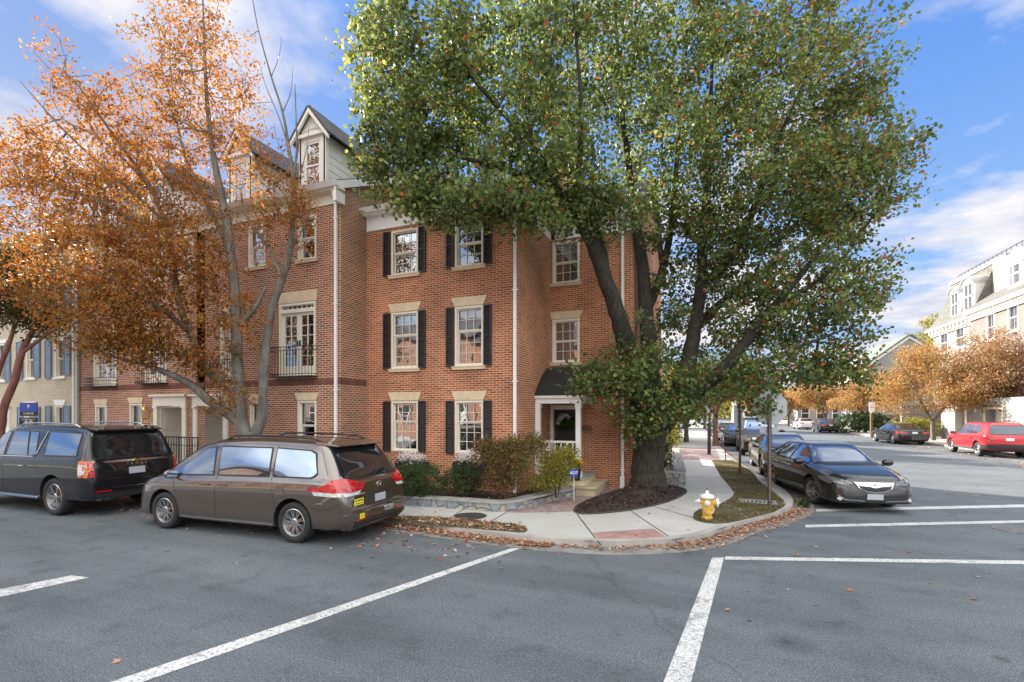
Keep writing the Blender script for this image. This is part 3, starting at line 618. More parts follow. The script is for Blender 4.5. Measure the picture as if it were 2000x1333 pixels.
obj('porch_roof', bm, M['copperroof'], HB, world=True)
bm = nb()  # chinese chippendale style railing
rx0, rx1, ry = PX0+.13, PX1-.14, PYF+.02
box(bm, rx0, rx1, ry-.03, ry+.03, 1.40, 1.45); box(bm, rx0, rx1, ry-.025, ry+.025, .66, .70)
for k in range(6):
    x = rx0+(rx1-rx0)*(k+.5)/6; box(bm, x-.014, x+.014, ry-.015, ry+.015, .70, 1.40)
def bar(bm, a, b, w=.014, d=.012):
    a = Vector(a); b = Vector(b); t = (b-a).normalized(); n = Vector((-t.z,0,t.x))*w; y = Vector((0,d,0)); hull3(bm, [a-n-y,a+n-y,a+n+y,a-n+y], [b-n-y,b+n-y,b+n+y,b-n+y])
for a, b in (((rx0,1.4),(rx0+.4,.95)),((rx0+.1,1.4),(rx0+.55,.72)),((rx0+.75,1.38),(rx0+.3,.8)),((rx0+.25,1.05),(rx0,.75)),((rx0+.55,1.15),(rx0+.85,.75))): bar(bm, (a[0],ry-.006,a[1]), (b[0],ry-.006,b[1]))
obj('porch_railing', bm, M['white'], HB, world=True)
bm = nb(); WB.box(bm, fx(1137,YB), fx(1155,YB), .0, .05, fz(1146,843,YB), fz(1146,832,YB)); obj('mailbox', bm, M['wood'], HB, world=True)
# ---------------------------------------------------------------- projecting row (C)
YC = 9.9; XM = -13.75; X2 = -20.0; ZFC = 7.55; ZEC = 7.98; ZRC = 11.0; YMC = 15.8
def french(W, u0, u1, z0, z1, zt):
    R = W.root; bm = nb(); f = .06
    W.box(bm, u0, u0+f, -.14, .02, z0, z1); W.box(bm, u1-f, u1, -.14, .02, z0, z1); W.box(bm, u0+f, u1-f, -.14, .021, z1-f, z1); W.box(bm, u0+f, u1-f, -.14, .019, zt-.05, zt+.05); W.box(bm, u0+f, u1-f, -.14, .03, z0, z0+.05)
    w = obj('french_door', bm, M['trim'], R, world=True); m = (u0+u1)/2; a, b = u0+f, u1-f
    bm = nb()
    for (p, q) in ((a, m-.004), (m+.004, b)):
        s = .075; W.box(bm, p, p+s, -.10, -.06, z0+.05, zt-.05); W.box(bm, q-s, q, -.10, -.06, z0+.05, zt-.05); W.box(bm, p+s, q-s, -.10, -.06, zt-.05-s, zt-.051); W.box(bm, p+s, q-s, -.10, -.06, z0+.051, z0+.3)
        for k in range(1,2): x = (p+q)/2; W.box(bm, x-.008, x+.008, -.09, -.062, z0+.3, zt-.12)
        for k in range(1,5): z = z0+.3+(zt-.12-z0-.3)*k/5; W.box(bm, p+s, q-s, -.091, -.063, z-.008, z+.008)
    obj('door_leaf', bm, M['trim'], w, world=True)
    bm = nb(); n = 7
    for k in range(1,n): x = a+(b-a)*k/n; W.box(bm, x-.008, x+.008, -.09, -.062, zt+.05, z1-f)
    obj('muntin', bm, M['trim'], w, world=True)
    bm = nb(); W.box(bm, a, b, -.086, -.082, z0+.05, z1-f); obj('pane', bm, M['glass'], w, world=True)
    bm = nb(); n = 40
    for k in range(n):
        x0 = a+(b-a)*k/n; x1 = a+(b-a)*(k+1)/n; y0 = -.2+.025*sin(k*1.3); y1 = -.2+.025*sin((k+1)*1.3); quad(bm, W.p(x0,y0,z0+.1), W.p(x1,y1,z0+.1), W.p(x1,y1,zt-.05), W.p(x0,y0,zt-.05))
    obj('curtain', bm, M['curtain'], w, world=True)
    bm = nb(); W.box(bm, a-.1, b+.1, -.5, -.45, z0, z1); W.box(bm, a-.1, a, -.45, -.16, z0, z1); W.box(bm, b, b+.1, -.45, -.16, z0, z1); obj('room_lining', bm, M['room'], w, world=True)
    bm = nb(); W.box(bm, m-.06, m-.03, -.06, -.02, z0+.85, z0+.98); W.box(bm, m+.03, m+.06, -.06, -.02, z0+.85, z0+.98); obj('door_handle', bm, M['iron'], w, world=True)
    bm = nb(); W.poly(bm, [(u0-.02,z1+.01),(u1+.02,z1+.01),(u1+.07,z1+.30),(u0-.07,z1+.30)], -.06, .03); obj('lintel', bm, M['stonetrim'], w, world=True)
def balcony(W, u0, u1, z0, z1, d=.22):
    bm = nb(); W.box(bm, u0, u1, 0, d, z0-.0, z0+.03)
    for z in (z1, z1-.1, z0+.08): tube(bm, [W.p(u0,0,z),W.p(u0,d,z),W.p(u1,d,z),W.p(u1,0,z)], .010, 5)
    n = int((u1-u0)/.105)
    for k in range(n+1): u = u0+(u1-u0)*k/n; tube(bm, [W.p(u,d,z0),W.p(u,d,z1)], .007, 4)
    obj('balcony_railing', bm, M['iron'], W.root, world=True)
def cwin(W, x0, x1, yt, yb, **k):
    xm = (x0+x1)/2; window(W, fx(x0,YC), fx(x1,YC), fz(xm,yb,YC), fz(xm,yt,YC), **k)
def entrance(W, x0, x1, yt, recess_px=None):
    R = W.root; u0, u1 = fx(x0,YC), fx(x1,YC); zt = fz((x0+x1)/2, yt, YC); w = .17
    bm = nb()
    for a in (u0, u1-w):
        W.box(bm, a, a+w, -.05, .06, SW, zt-.35); W.box(bm, a-.02, a+w+.02, -.05, .08, zt-.42, zt-.35); W.box(bm, a-.02, a+w+.02, -.05, .08, SW, SW+.25)
    W.box(bm, u0-.01, u1+.01, -.05, .07, zt-.35, zt-.06); W.box(bm, u0-.08, u1+.08, -.05, .16, zt-.06, zt)
    s = obj('door_surround', bm, M['trim'], R, world=True)
    bm = nb(); W.box(bm, u0+w, u0+w+.03, -.75, -.05, SW, zt-.36); W.box(bm, u1-w-.03, u1-w, -.75, -.05, SW, zt-.36); W.box(bm, u0+w+.03, u1-w-.03, -.75, -.05, zt-.40, zt-.36); W.box(bm, u0+w+.03, u1-w-.03, -.75, -.05, SW, SW+.2)
    for k in range(3):
        z = SW+.35+k*.6; W.box(bm, u0+w+.03, u0+w+.045, -.65, -.15, z, z+.5)
    obj('recess_panel', bm, M['trim'], s, world=True)
    bm = nb(); W.box(bm, u0+w+.03, u1-w-.03, -.80, -.75, SW+.2, zt-.40); dd = obj('door', bm, M['doorblue'], R, world=True)
    bm = nb(); W.box(bm, u0+w+.03, u0+w+.13, -.75, -.71, SW+.2, zt-.4); W.box(bm, u0+w+.13, u1-w-.03, -.75, -.71, zt-.52, zt-.4); obj('door_frame', bm, M['trim'], dd, world=True)
    bm = nb(); W.box(bm, u0+w+.17, u0+w+.20, -.75, -.69, SW+1.1, SW+1.25); obj('door_handle', bm, M['brass'], dd, world=True)
def dormer(R, xc, w=.95, zb=8.28, zh=1.42, yf=10.25):
    """gabled dormer facing -y"""
    W = Wall((xc,yf,0), (1,0,0), (0,-1,0), None, R); h = w/2; ze = zb+zh; zp = ze+.72
    bm = nb(); W.box(bm, -h, -h+.2, -.12, 0, zb-.35, ze); W.box(bm, h-.2, h, -.12, 0, zb-.35, ze); W.box(bm, -h+.2, h-.2, -.12, -.001, zb-.35, zb); W.box(bm, -h+.2, h-.2, -.12, -.001, ze-.14, ze)
    W.poly(bm, [(-h-.06,ze),(h+.06,ze),(0,zp)], -.10, .0); W.box(bm, -h-.1, h+.1, -.1, .09, ze-.02, ze+.07)
    yb = lambda z: yf+ (z-(ZEC-.05))/(ZRC-ZEC)*(YMC-YC)  # where main roof plane is
    Y = lambda z: YC-.25+(z-(ZEC-.03))*(YMC-YC+.25)/(ZRC-ZEC+.03)
    for s in (-1, 1):
        x = xc+s*(h-.03); A = [(x,yf,zb-.4),(x,yf,ze),(x,Y(ze),ze)]; hull3(bm, A, [(p[0]-s*.05,p[1],p[2]) for p in A])
        for k in range(9):
            z = zb-.1+k*.2
            if z < ze-.05 and Y(z) > yf+.05: hull3(bm, [(x,yf+.02,z),(x,yf+.02,z+.012),(x+s*.012,yf+.02,z)], [(x,Y(z),z),(x,Y(z),z+.012),(x+s*.012,Y(z),z)])
    d = obj('dormer', bm, M['offwhite'], R, world=True)
    bm = nb()
    for s in (-1, 1): slab(bm, (xc,yf-.16,zp+.02),(xc,Y(zp),zp+.02),(xc+s*(h+.2),Y(ze-.12),ze-.12),(xc+s*(h+.2),yf-.16,ze-.12), .05)
    obj('dormer_roof', bm, M['roof'], d, world=True)
    bm = nb()
    for s in (-1, 1):
        a = Vector((xc,yf-.15,zp)); b = Vector((xc+s*(h+.2),yf-.15,ze-.13)); hull3(bm, [a,b,b-Vector((0,0,.12)),a-Vector((0,0,.14))], [q+Vector((0,.06,0)) for q in (a,b,b-Vector((0,0,.12)),a-Vector((0,0,.14)))])
    for k in range(7):   # carved swag under the pediment
        t = (k-3)/3; W.box(bm, t*h*.62-.035, t*h*.62+.035, 0, .035, ze+.14+.05*(1-t*t), ze+.19+.06*(1-t*t))
    obj('bargeboard', bm, M['offwhite'], d, world=True)
    class WW(Wall): pass
    Wd = Wall((xc,yf,0), (1,0,0), (0,-1,0), None, d)
    bm = nb(); a, b, c, e = -h+.2, h-.2, zb, ze-.14; mid = (c+e)/2
    for q in ((a,a+.05,c,e),(b-.05,b,c,e),(a,b,c,c+.05),(a,b,e-.05,e),(a,b,mid-.02,mid+.02)): W.box(bm, q[0],q[1],-.06,-.02+.001*random.random(),q[2],q[3])
    obj('dormer_window', bm, M['white'], d, world=True)
    bm = nb(); W.box(bm, a, b, -.05, -.045, c, e); obj('pane', bm, M['glass'], d, world=True)
    bm = nb(); n = 24
    for k in range(n):
        x0 = a+(b-a)*k/n; x1 = a+(b-a)*(k+1)/n; quad(bm, W.p(x0,-.12+.02*sin(k*1.9),c), W.p(x1,-.12+.02*sin(k*1.9+1.9),c), W.p(x1,-.12+.02*sin(k*1.9+1.9),e), W.p(x0,-.12+.02*sin(k*1.9),e))
    obj('curtain', bm, M['curtain'], d, world=True)
def rowhouse(x0, x1, label, frs, win3, wing, doors, dorms, right=False, grp=None):
    R = empty('row_house', ((x0+x1)/2,YC,SW), 0, label, 'house'); W = Wall((0,YC,0), (1,0,0), (0,-1,0), None, R)
    ops = []; bm = nb()
    for a,b,c,d in win3+wing: xm = (a+b)/2; ops.append((fx(a,YC),fx(b,YC),fz(xm,d,YC),fz(xm,c,YC)))
    for a,b,c,d,t in frs: xm = (a+b)/2; ops.append((fx(a,YC),fx(b,YC),fz(xm,d,YC),fz(xm,c,YC)))
    for a,b,t in doors: ops.append((fx(a,YC)+.1,fx(b,YC)-.1,SW,fz((a+b)/2,t,YC)-.1))
    wallmesh(W, bm, x0, x1, -.1, ZFC+.02, ops)
    for xx in ((x1,) if right else ()) : quad(bm, (xx,YC,-.1),(xx,21.5,-.1),(xx,21.5,ZFC+.1),(xx,YC,ZFC+.1)); quad(bm, (xx,YC,ZFC+.1),(xx,21.5,ZFC+.1),(xx,YMC,ZRC),(xx,YMC,ZRC))
    obj('wall', bm, M['brickC'], R, world=True, recalc=False)
    if right:
        bm = nb(); hull3(bm, [(x1-.001,YC-.001,ZFC),(x1-.001,21.7,ZFC),(x1-.001,21.7,ZEC),(x1-.001,YMC,ZRC-.02),(x1-.001,YC-.001,ZEC+.08)], [(x1-.1,YC-.001,ZFC),(x1-.1,21.7,ZFC),(x1-.1,21.7,ZEC),(x1-.1,YMC,ZRC-.02),(x1-.1,YC-.001,ZEC+.08)]); obj('gable', bm, M['brickC'], R, world=True)
        bm = nb(); hull3(bm, [(x1+.02,YC-.28,ZEC-.2),(x1+.02,YC-.28,ZEC+.0),(x1+.02,YMC,ZRC+.04),(x1+.02,YMC,ZRC-.22)], [(x1+.08,YC-.28,ZEC-.2),(x1+.08,YC-.28,ZEC+.0),(x1+.08,YMC,ZRC+.04),(x1+.08,YMC,ZRC-.22)]); box(bm, x1-.01, x1+.079, YC-.28, YC+.05, ZFC-.05, ZEC-.2); obj('bargeboard', bm, M['white'], R, world=True)
    bm = nb(); W.box(bm, x0+.01, x1+(.012 if right else -.01), 0, .012, fz(600,752,YC)-.0, fz(600,741,YC)+.0)
    if right: box(bm, x1, x1+.012, YC-.012, YA-.01, fz(600,752,YC), fz(600,741,YC))
    obj('brick_band', bm, M['band'], R, world=True)
    for a,b,c,d in win3: cwin(W, a,b,c,d, cols=1, rows=(1,1), lintel=0, back='curtain' if random.random()<.3 else 'room')
    for a,b,c,d in wing: cwin(W, a,b,c,d, cols=1, rows=(1,1), lintel=.2, sill=1)
    for a,b,c,d,t in frs:
        xm = (a+b)/2; french(W, fx(a,YC),fx(b,YC),fz(xm,d,YC),fz(xm,c,YC),fz(xm,t,YC)); balcony(W, fx(a,YC)-.14, fx(b,YC)+.06, fz(xm,d,YC)-.01, fz(xm,t+72,YC))
    for a,b,t in doors: entrance(W, a,b,t)
    eave(W, x0+.01, x1, ZFC, ZEC, .28, m='trim', ends=(0,1 if right else 0))
    for k in range(int((x1-x0)/.0)) if 0 else (): pass
    bm = nb(); slab(bm, (x0,YC-.27,ZEC-.03),(x1+(.02 if right else 0),YC-.27,ZEC-.03),(x1+(.02 if right else 0),YMC,ZRC),(x0,YMC,ZRC)); slab(bm, (x0,21.8,ZEC-.03),(x1,21.8,ZEC-.03),(x1,YMC,ZRC),(x0,YMC,ZRC)); obj('roof', bm, M['roof'], R, world=True)
    for xc in dorms: dormer(R, xc)
    return R, W
xd = lambda px: fx(px, 10.2)
R1, W1 = rowhouse(XM, XL, 'dark red brick row house with white gabled dormers, adjoining the orange brick corner house',
    [(546,617,592,737,607),(432,466,620,744,632)], [(583,618,422,507),(486,519,440,522)], [(582,618,783,880),(489,512,785,880)], [(380,447,770)], [xd(607), xd(466)], right=True)
downspout(W1, fx(659,YC), SW, ZEC-.14)
R2, W2 = rowhouse(X2, XM-.01, 'dark red brick row house with two balconies, between the cream house and the tree trunk',
    [(284,326,640,750,652),(184,228,655,756,667)], [(300,330,470,545),(352,380,462,540),(196,222,490,560)], [(254,278,789,880),(187,209,792,880)], [(303,366,771)], [fx(300,10.2), fx(200,10.2)])
bm = nb(); slab(bm, (XM-.14,YC-.2,ZEC+.05),(XM+.10,YC-.2,ZEC+.05),(XM+.10,YMC,ZRC+.12),(XM-.14,YMC,ZRC+.12), .22); obj('party_wall_parapet', bm, M['offwhite'], R2, world=True)
# wall lantern, plaque, stoop rail
u = fx(293,YC); z = fz(293,808,YC); bm = nb()
for k in range(4):
    a = pi/4+k*pi/2; tube(bm, [W2.p(u+.07*cos(a),.16+.07*sin(a),z-.14), W2.p(u+.085*cos(a),.16+.085*sin(a),z+.12)], .008, 4)
lathe(bm, [(.10,0),(.075,.06),(.02,.10),(.012,.16)], 10, Matrix.Translation(W2.p(u,.16,z+.12))); lathe(bm, [(.02,-.06),(.07,-.02),(.075,0)], 10, Matrix.Translation(W2.p(u,.16,z-.14))); W2.box(bm, u+.1, u+.24, 0, .04, z-.28, z+.03); tube(bm, [W2.p(u+.17,.03,z-.2),W2.p(u+.08,.1,z-.26),W2.p(u,.16,z-.2)], .012, 5)
obj('wall_lantern', bm, M['brass'], R2, world=True)
u = fx(297.5,YC); bm = nb(); W2.poly(bm, [(u-.10,1.72),(u+.10,1.72),(u+.10,2.0),(u+.05,2.06),(u-.05,2.06),(u-.10,2.0)], 0, .02); obj('wall_plaque', bm, M['galv'], R2, world=True)
r = empty('stoop_railing', (fx(350,9.2),9.2,SW), 0, 'black iron stoop railing in front of the two recessed cream doorways', 'railing')
bm = nb(); xa, xb = fx(300,9.1), fx(386,9.1); zt = fz(340,854,9.1)
tube(bm, [(xa,9.1,zt),(xb,9.1,zt),(xb+.08,9.05,zt-.1),(xb+.13,8.98,zt-.5),(xb+.2,8.93,zt-.62)], .018, 6); tube(bm, [(xa,9.1,zt-.22),(xb,9.1,zt-.22)], .012, 5); tube(bm, [(xa,9.1,SW+.12),(xb,9.1,SW+.12)], .012, 5)
n = 17
for k in range(n+1): x = xa+(xb-xa)*k/n; tube(bm, [(x,9.1,SW),(x,9.1,zt if k%5 else zt+.02)], .009 if k%5 else .016, 4)
obj('iron_bars', bm, M['iron'], r, world=True)
# ---------------------------------------------------------------- cream painted house
HC = empty('cream_house', (-24,YC,SW), 0, 'cream painted brick row house with blue grey shutters at the left edge', 'house'); WC = Wall((0,YC,0), (1,0,0), (0,-1,0), None, HC)
cw = [((49,68,796,880),(36,47,795,885),(68,80,795,885)), ((109,126,793,880),(91,102,793,885),(126,139,793,885)),
      ((52,70,666,740),(34,46,668,742),(68,80,664,738)), ((108,127,662,738),(90,102,664,740),(127,139,658,734)), ((-6,12,672,745),(-24,-8,674,748),(12,22,670,745))]
cw += [((52,70,555,625),(34,46,555,625),(68,80,555,625)), ((108,127,548,618),(90,102,548,618),(127,139,548,618))]
def rc(q): xm = (q[0]+q[1])/2; return (fx(q[0],YC),fx(q[1],YC),fz(xm,q[3],YC),fz(xm,q[2],YC))
bm = nb(); dq = rc((-4,17,806,905)); dq = (dq[0],dq[1],SW,dq[3]); wallmesh(WC, bm, -32, X2-.01, -.1, 8.0, [rc(q[0]) for q in cw]+[dq]); quad(bm, (X2-.01,YC,7),(X2-.01,21,7),(X2-.01,21,8),(X2-.01,YC,8)); obj('wall', bm, M['cream'], HC, world=True, recalc=False)
for i, q in enumerate(cw):
    window(WC, *rc(q[0]), cols=1, rows=(1,1), lintel=.2 if i < 2 else .15, lcol='white', back='curtain' if i in (0,3) else 'room', frame='trim', slw=.06)
    for s in q[1:]: shutter(WC, *rc(s), m='bluesh', louv=False)
bm = nb(); WC.box(bm, dq[0], dq[1], -.08, -.03, dq[2], dq[3])
for c, d in ((.08,.42),(.5,.92)): WC.box(bm, dq[0]+.15, dq[1]-.15, -.03, -.015, dq[2]+(dq[3]-dq[2])*c, dq[2]+(dq[3]-dq[2])*d)
cd = obj('door', bm, M['white'], HC, world=True); bm = nb(); WC.box(bm, dq[1]-.16, dq[1]-.1, -.03, .02, 1.2, 1.3); obj('door_handle', bm, M['iron'], cd, world=True)
bm = nb(); WC.box(bm, dq[0]-.15, dq[0], -.02, .05, SW, dq[3]+.2); WC.box(bm, dq[1], dq[1]+.12, -.02, .05, SW, dq[3]+.2); WC.box(bm, dq[0]-.2, dq[1]+.17, -.02, .12, dq[3]+.2, dq[3]+.32); obj('door_surround', bm, M['white'], HC, world=True)
eave(WC, -32, X2-.01, 8.0, 8.5, .3, m='white', ends=(0,0))
bm = nb(); slab(bm, (-32,YC-.3,8.47),(X2,YC-.3,8.47),(X2,15.8,10.8),(-32,15.8,10.8)); slab(bm, (-32,21.8,8.47),(X2,21.8,8.47),(X2,15.8,10.8),(-32,15.8,10.8)); obj('roof', bm, M['roof'], HC, world=True)
downspout(WC, fx(148,YC), SW, 8.3, m='trim'); downspout(WC, X2+.02, SW, 8.3, .045, m='galv')
# ---------------------------------------------------------------- across the side street: mansard row
XQ = 19.0
HM = empty('mansard_house', (XQ+3,60,SW), 0, 'tall pale row house with slate mansard roof and two arched dormers, at the right edge', 'house')
WM = Wall((XQ,0,0), (0,-1,0), (-1,0,0), None, HM)   # u = -y
gq = lambda px, x=XQ: gy(px, x)
yl, ym, yr = gq(1823), gq(1912), 30.0
zc = gz(1912, 607, XQ)      # cornice height at the break
def rq(x0, x1, yt, yb, x=XQ): xm = (x0+x1)/2; return (-gq(x0,x), -gq(x1,x), gz(xm,yb,x), gz(xm,yt,x))
wl = [rq(1836,1852,650,690), rq(1866,1884,638,680), rq(1892,1908,622,668), rq(1840,1856,740,790), rq(1868,1886,735,788)]
bm = nb(); wallmesh(WM, bm, -yl, -ym, -.1, 9.6, wl); quad(bm, (XQ,yl,-.1),(XQ+9,yl,-.1),(XQ+9,yl,9.6),(XQ,yl,9.6)); obj('wall', bm, M['whitebrick'], HM, world=True, recalc=False)
for q in wl: window(WM, *q, cols=2, rows=(1,1), fw=.12, frame='white', sill=1, lcol='white', lintel=.25)
bm = nb(); WM.box(bm, -yl-.3, -ym, 0, .12, 9.0, 9.15); WM.box(bm, -yl-.3, -ym, 0, .55, 9.45, 9.62)
for k in range(12):
    u = -yl+(yl-ym)*(k+.5)/12; WM.box(bm, u-.09, u+.09, 0, .42, 9.1, 9.45)
obj('bracketed_cornice', bm, M['white'], HM, world=True)
# curved mansard
bm = nb(); prof = [(-.55,9.63),(-.15,10.0),(.25,10.6),(.55,11.3),(.75,12.1),(.9,12.9),(1.0,13.6)]
zc2 = gz(1882, 545, XQ+1.0); sc_ = (zc2-9.63)/4.0
prof = [(a, 9.63+(z-9.63)*sc_) for a, z in prof]
zt_ = prof[-1][1]
for (a,z),(b,z2) in zip(prof, prof[1:]):
    quad(bm, (XQ+a,yl+.3-max(0,a)*.9-.0,z),(XQ+a,ym,z),(XQ+b,ym,z2),(XQ+b,yl+.3-max(0,b)*.9,z2))
    quad(bm, (XQ+a,yl+.3-max(0,a)*.9,z),(XQ+b,yl+.3-max(0,b)*.9,z2),(XQ+9,yl+.3-max(0,b)*.9,z2),(XQ+9,yl+.3-max(0,a)*.9,z))
quad(bm, (XQ+1,yl-.6,zt_),(XQ+9,yl-.6,zt_),(XQ+9,ym,zt_),(XQ+1,ym,zt_)); quad(bm, (XQ-.5,ym,9.63),(XQ+9,ym,9.63),(XQ+9,ym,zt_),(XQ+1,ym,zt_))
obj('roof', bm, M['slate'], HM, world=True)
bm = nb(); box(bm, XQ+.9, XQ+1.15, ym-1, yl-.5, zt_, zt_+.25); obj('roof_edge', bm, M['white'], HM, world=True)
bm = nb()
for z in (.35,.75): tube(bm, [(XQ+1.4,yl-1,zt_+z),(XQ+1.4,30,zt_+z),], .03, 4)
n = 40
for k in range(n): y = 30+(yl-1-30)*k/(n-1); tube(bm, [(XQ+1.4,y,zt_),(XQ+1.4,y,zt_+.8)], .02, 4)
obj('roof_railing', bm, M['iron'], HM, world=True)
for px0, px1, yt, yb in ((1858,1872,575,615),(1883,1900,557,602)):
    y1, y0 = gq(px0), gq(px1); z0, z1 = gz((px0+px1)/2, yb, XQ), gz((px0+px1)/2, yt, XQ); ymn = (y0+y1)/2; w = (y1-y0)/2
    bm = nb(); box(bm, XQ+.05, XQ+1.2, ymn-w-.18, ymn+w+.18, z0-.35, z1)
    A = [(ymn+(w+.25)*cos(t), z1+(w*.75)*sin(t)) for t in [pi*k/10 for k in range(11)]]
    hull3(bm, [(XQ-.08,a,b) for a,b in A], [(XQ+1.2,a,b) for a,b in A]); d = obj('arched_dormer', bm, M['white'], HM, world=True)
    bm = nb(); A2 = [(a, b+.03) for a, b in A]
    for (a,b),(c,e) in zip(A2, A2[1:]): hull3(bm, [(XQ-.2,a,b),(XQ-.2,c,e),(XQ-.2,c,e+.09),(XQ-.2,a,b+.09)], [(XQ+1.3,a,b),(XQ+1.3,c,e),(XQ+1.3,c,e+.09),(XQ+1.3,a,b+.09)])
    obj('dormer_hood', bm, M['galv'], d, world=True)
    bm = nb(); box(bm, XQ+.02, XQ+.049, ymn-w, ymn+w, z0, z1-.02); obj('pane', bm, M['glass'], d, world=True)
    bm = nb()
    for q in ((ymn-w,ymn-w+.09,z0,z1),(ymn+w-.09,ymn+w,z0,z1),(ymn-w,ymn+w,(z0+z1)/2-.05,(z0+z1)/2+.05),(ymn-.03,ymn+.03,z0,z1)): box(bm, XQ-.02, XQ+.02+.001*random.random(), *q)
    obj('dormer_sash', bm, M['white'], d, world=True)
HN = empty('brick_row_house', (XQ+3,42,SW), 0, 'tan red brick row house with white cornice and gabled dormer at the right edge', 'house')
XN = XQ-.5; WN = Wall((XN,0,0), (0,-1,0), (-1,0,0), None, HN)
wl = [rq(1926,1944,612,665,XN), rq(1968,1990,590,648,XN), rq(1926,1944,700,760,XN), rq(1968,1990,690,750,XN)]
gar = (-gq(1945,XN)+.0, -gq(1908,XN)+.0, SW, 2.6); gar = (-gq(1912,XN), -gq(1950,XN), SW, gz(1930,795,XN))
bm = nb(); wallmesh(WN, bm, -ym, -yr, -.1, 9.55, wl); quad(bm, (XN,ym,-.1),(XN+9,ym,-.1),(XN+9,ym,9.5),(XN,ym,9.5)); quad(bm, (XN,yr,-.1),(XN+9,yr,-.1),(XN+9,yr,9.5),(XN,yr,9.5)); obj('wall', bm, M['brickR'], HN, world=True, recalc=False)
for q in wl: window(WN, *q, cols=2, rows=(1,1), fw=.16, frame='white', lcol='white', lintel=.3)
bm = nb(); WN.box(bm, -ym, -yr, 0, .15, 9.1, 9.35); WN.box(bm, -ym-.2, -yr, 0, .45, 9.55, 9.85)
for k in range(60): u = -ym+(ym-yr)*k/60; WN.box(bm, u, u+.12, .15, .3, 9.35, 9.55)
obj('cornice', bm, M['white'], HN, world=True)
bm = nb(); slab(bm, (XN-.4,ym,9.86),(XN-.4,yr,9.86),(XN+1.6,yr,11.3),(XN+1.6,ym,11.3)); obj('roof', bm, M['slate'], HN, world=True)
bm = nb(); box(bm, XN+1.3, XN+9, yr, ym-.01, 9.8, zt_-.05); obj('attic_wall', bm, pm('pale stucco', (.42,.38,.30), .8, .1), HN, world=True)
y1, y0 = gq(1968,XN+.5), gq(1998,XN+.5); z0, z1 = gz(1983,556,XN+.5), gz(1983,515,XN+.5)
bm = nb(); box(bm, XN+.5, XN+2, y0, y1, z0-.4, z1+.05); hull3(bm, [(XN+.4,y0-.2,z1),(XN+.4,y1+.2,z1),(XN+.4,(y0+y1)/2,z1+1.1)], [(XN+2,y0-.2,z1),(XN+2,y1+.2,z1),(XN+2,(y0+y1)/2,z1+1.1)]); d = obj('gabled_dormer', bm, M['white'], HN, world=True)
bm = nb(); box(bm, XN+.45, XN+.49, y0+.35, y1-.35, z0+.1, z1-.1); obj('pane', bm, M['glass'], d, world=True)
bm = nb(); ymn = (y0+y1)/2
for q in ((ymn-.04,ymn+.04,z0+.1,z1-.1),(y0+.35,y1-.35,(z0+z1)/2-.05,(z0+z1)/2+.05)): box(bm, XN+.40, XN+.45+.001*random.random(), *q)
obj('dormer_sash', bm, M['white'], d, world=True)
# garage and entrance fronts stepping toward the street
XG = 17.2
HG = empty('garage_front', (XG,46,SW), 0, 'cream garage block with open door bay below the brick row house, behind the red car', 'garage'); WG = Wall((XG,0,0), (0,-1,0), (-1,0,0), None, HG)
ops = [(-gq(1925,XG), -gq(1958,XG), SW, gz(1940,800,XG)), (-gq(1866,XG), -gq(1888,XG), SW, gz(1880,798,XG))]
bm = nb(); wallmesh(WG, bm, -gq(1838,XG), -31, -.1, 3.1, ops, .5); yy = gq(1838,XG); quad(bm, (XG,yy,-.1),(XQ,yy,-.1),(XQ,yy,3.1),(XG,yy,3.1)); quad(bm, (XG,31,-.1),(XQ,31,-.1),(XQ,31,3.1),(XG,31,3.1)); quad(bm, (XG,yy,3.1),(XQ,yy,3.1),(XQ,31,3.1),(XG,31,3.1)); obj('wall', bm, M['whitebrick'], HG, world=True, recalc=False)
for o_ in ops:
    bm = nb(); WG.box(bm, o_[0], o_[1], -.55, -.5, o_[2], o_[3])
    for k in range(1,4): z = o_[2]+(o_[3]-o_[2])*k/4; WG.box(bm, o_[0], o_[1], -.5, -.49, z-.01, z+.01)
    obj('garage_door', bm, M['white'], HG, world=True)
    bm = nb(); WG.box(bm, o_[0]-.15, o_[0], 0, .05, SW, o_[3]+.15); WG.box(bm, o_[1], o_[1]+.15, 0, .05, SW, o_[3]+.15); WG.box(bm, o_[0], o_[1], 0, .05, o_[3], o_[3]+.15); obj('door_surround', bm, M['stonetrim'], HG, world=True)
bm = nb(); A_ = (fx(1788,62),62); 
r = tag(obj('brick_garden_wall', (lambda b: (prism(b, [(15.6,52.2),(18.5,52.2),(18.5,52.6),(15.6,52.6)], 0, 2.7), prism(b, [(15.5,52.1),(18.6,52.1),(18.6,52.7),(15.5,52.7)], 2.7, 2.82), b)[-1])(bm), M['brickR']), 'red brick garden wall panel behind the black sedan, left of the forked tree', 'wall')
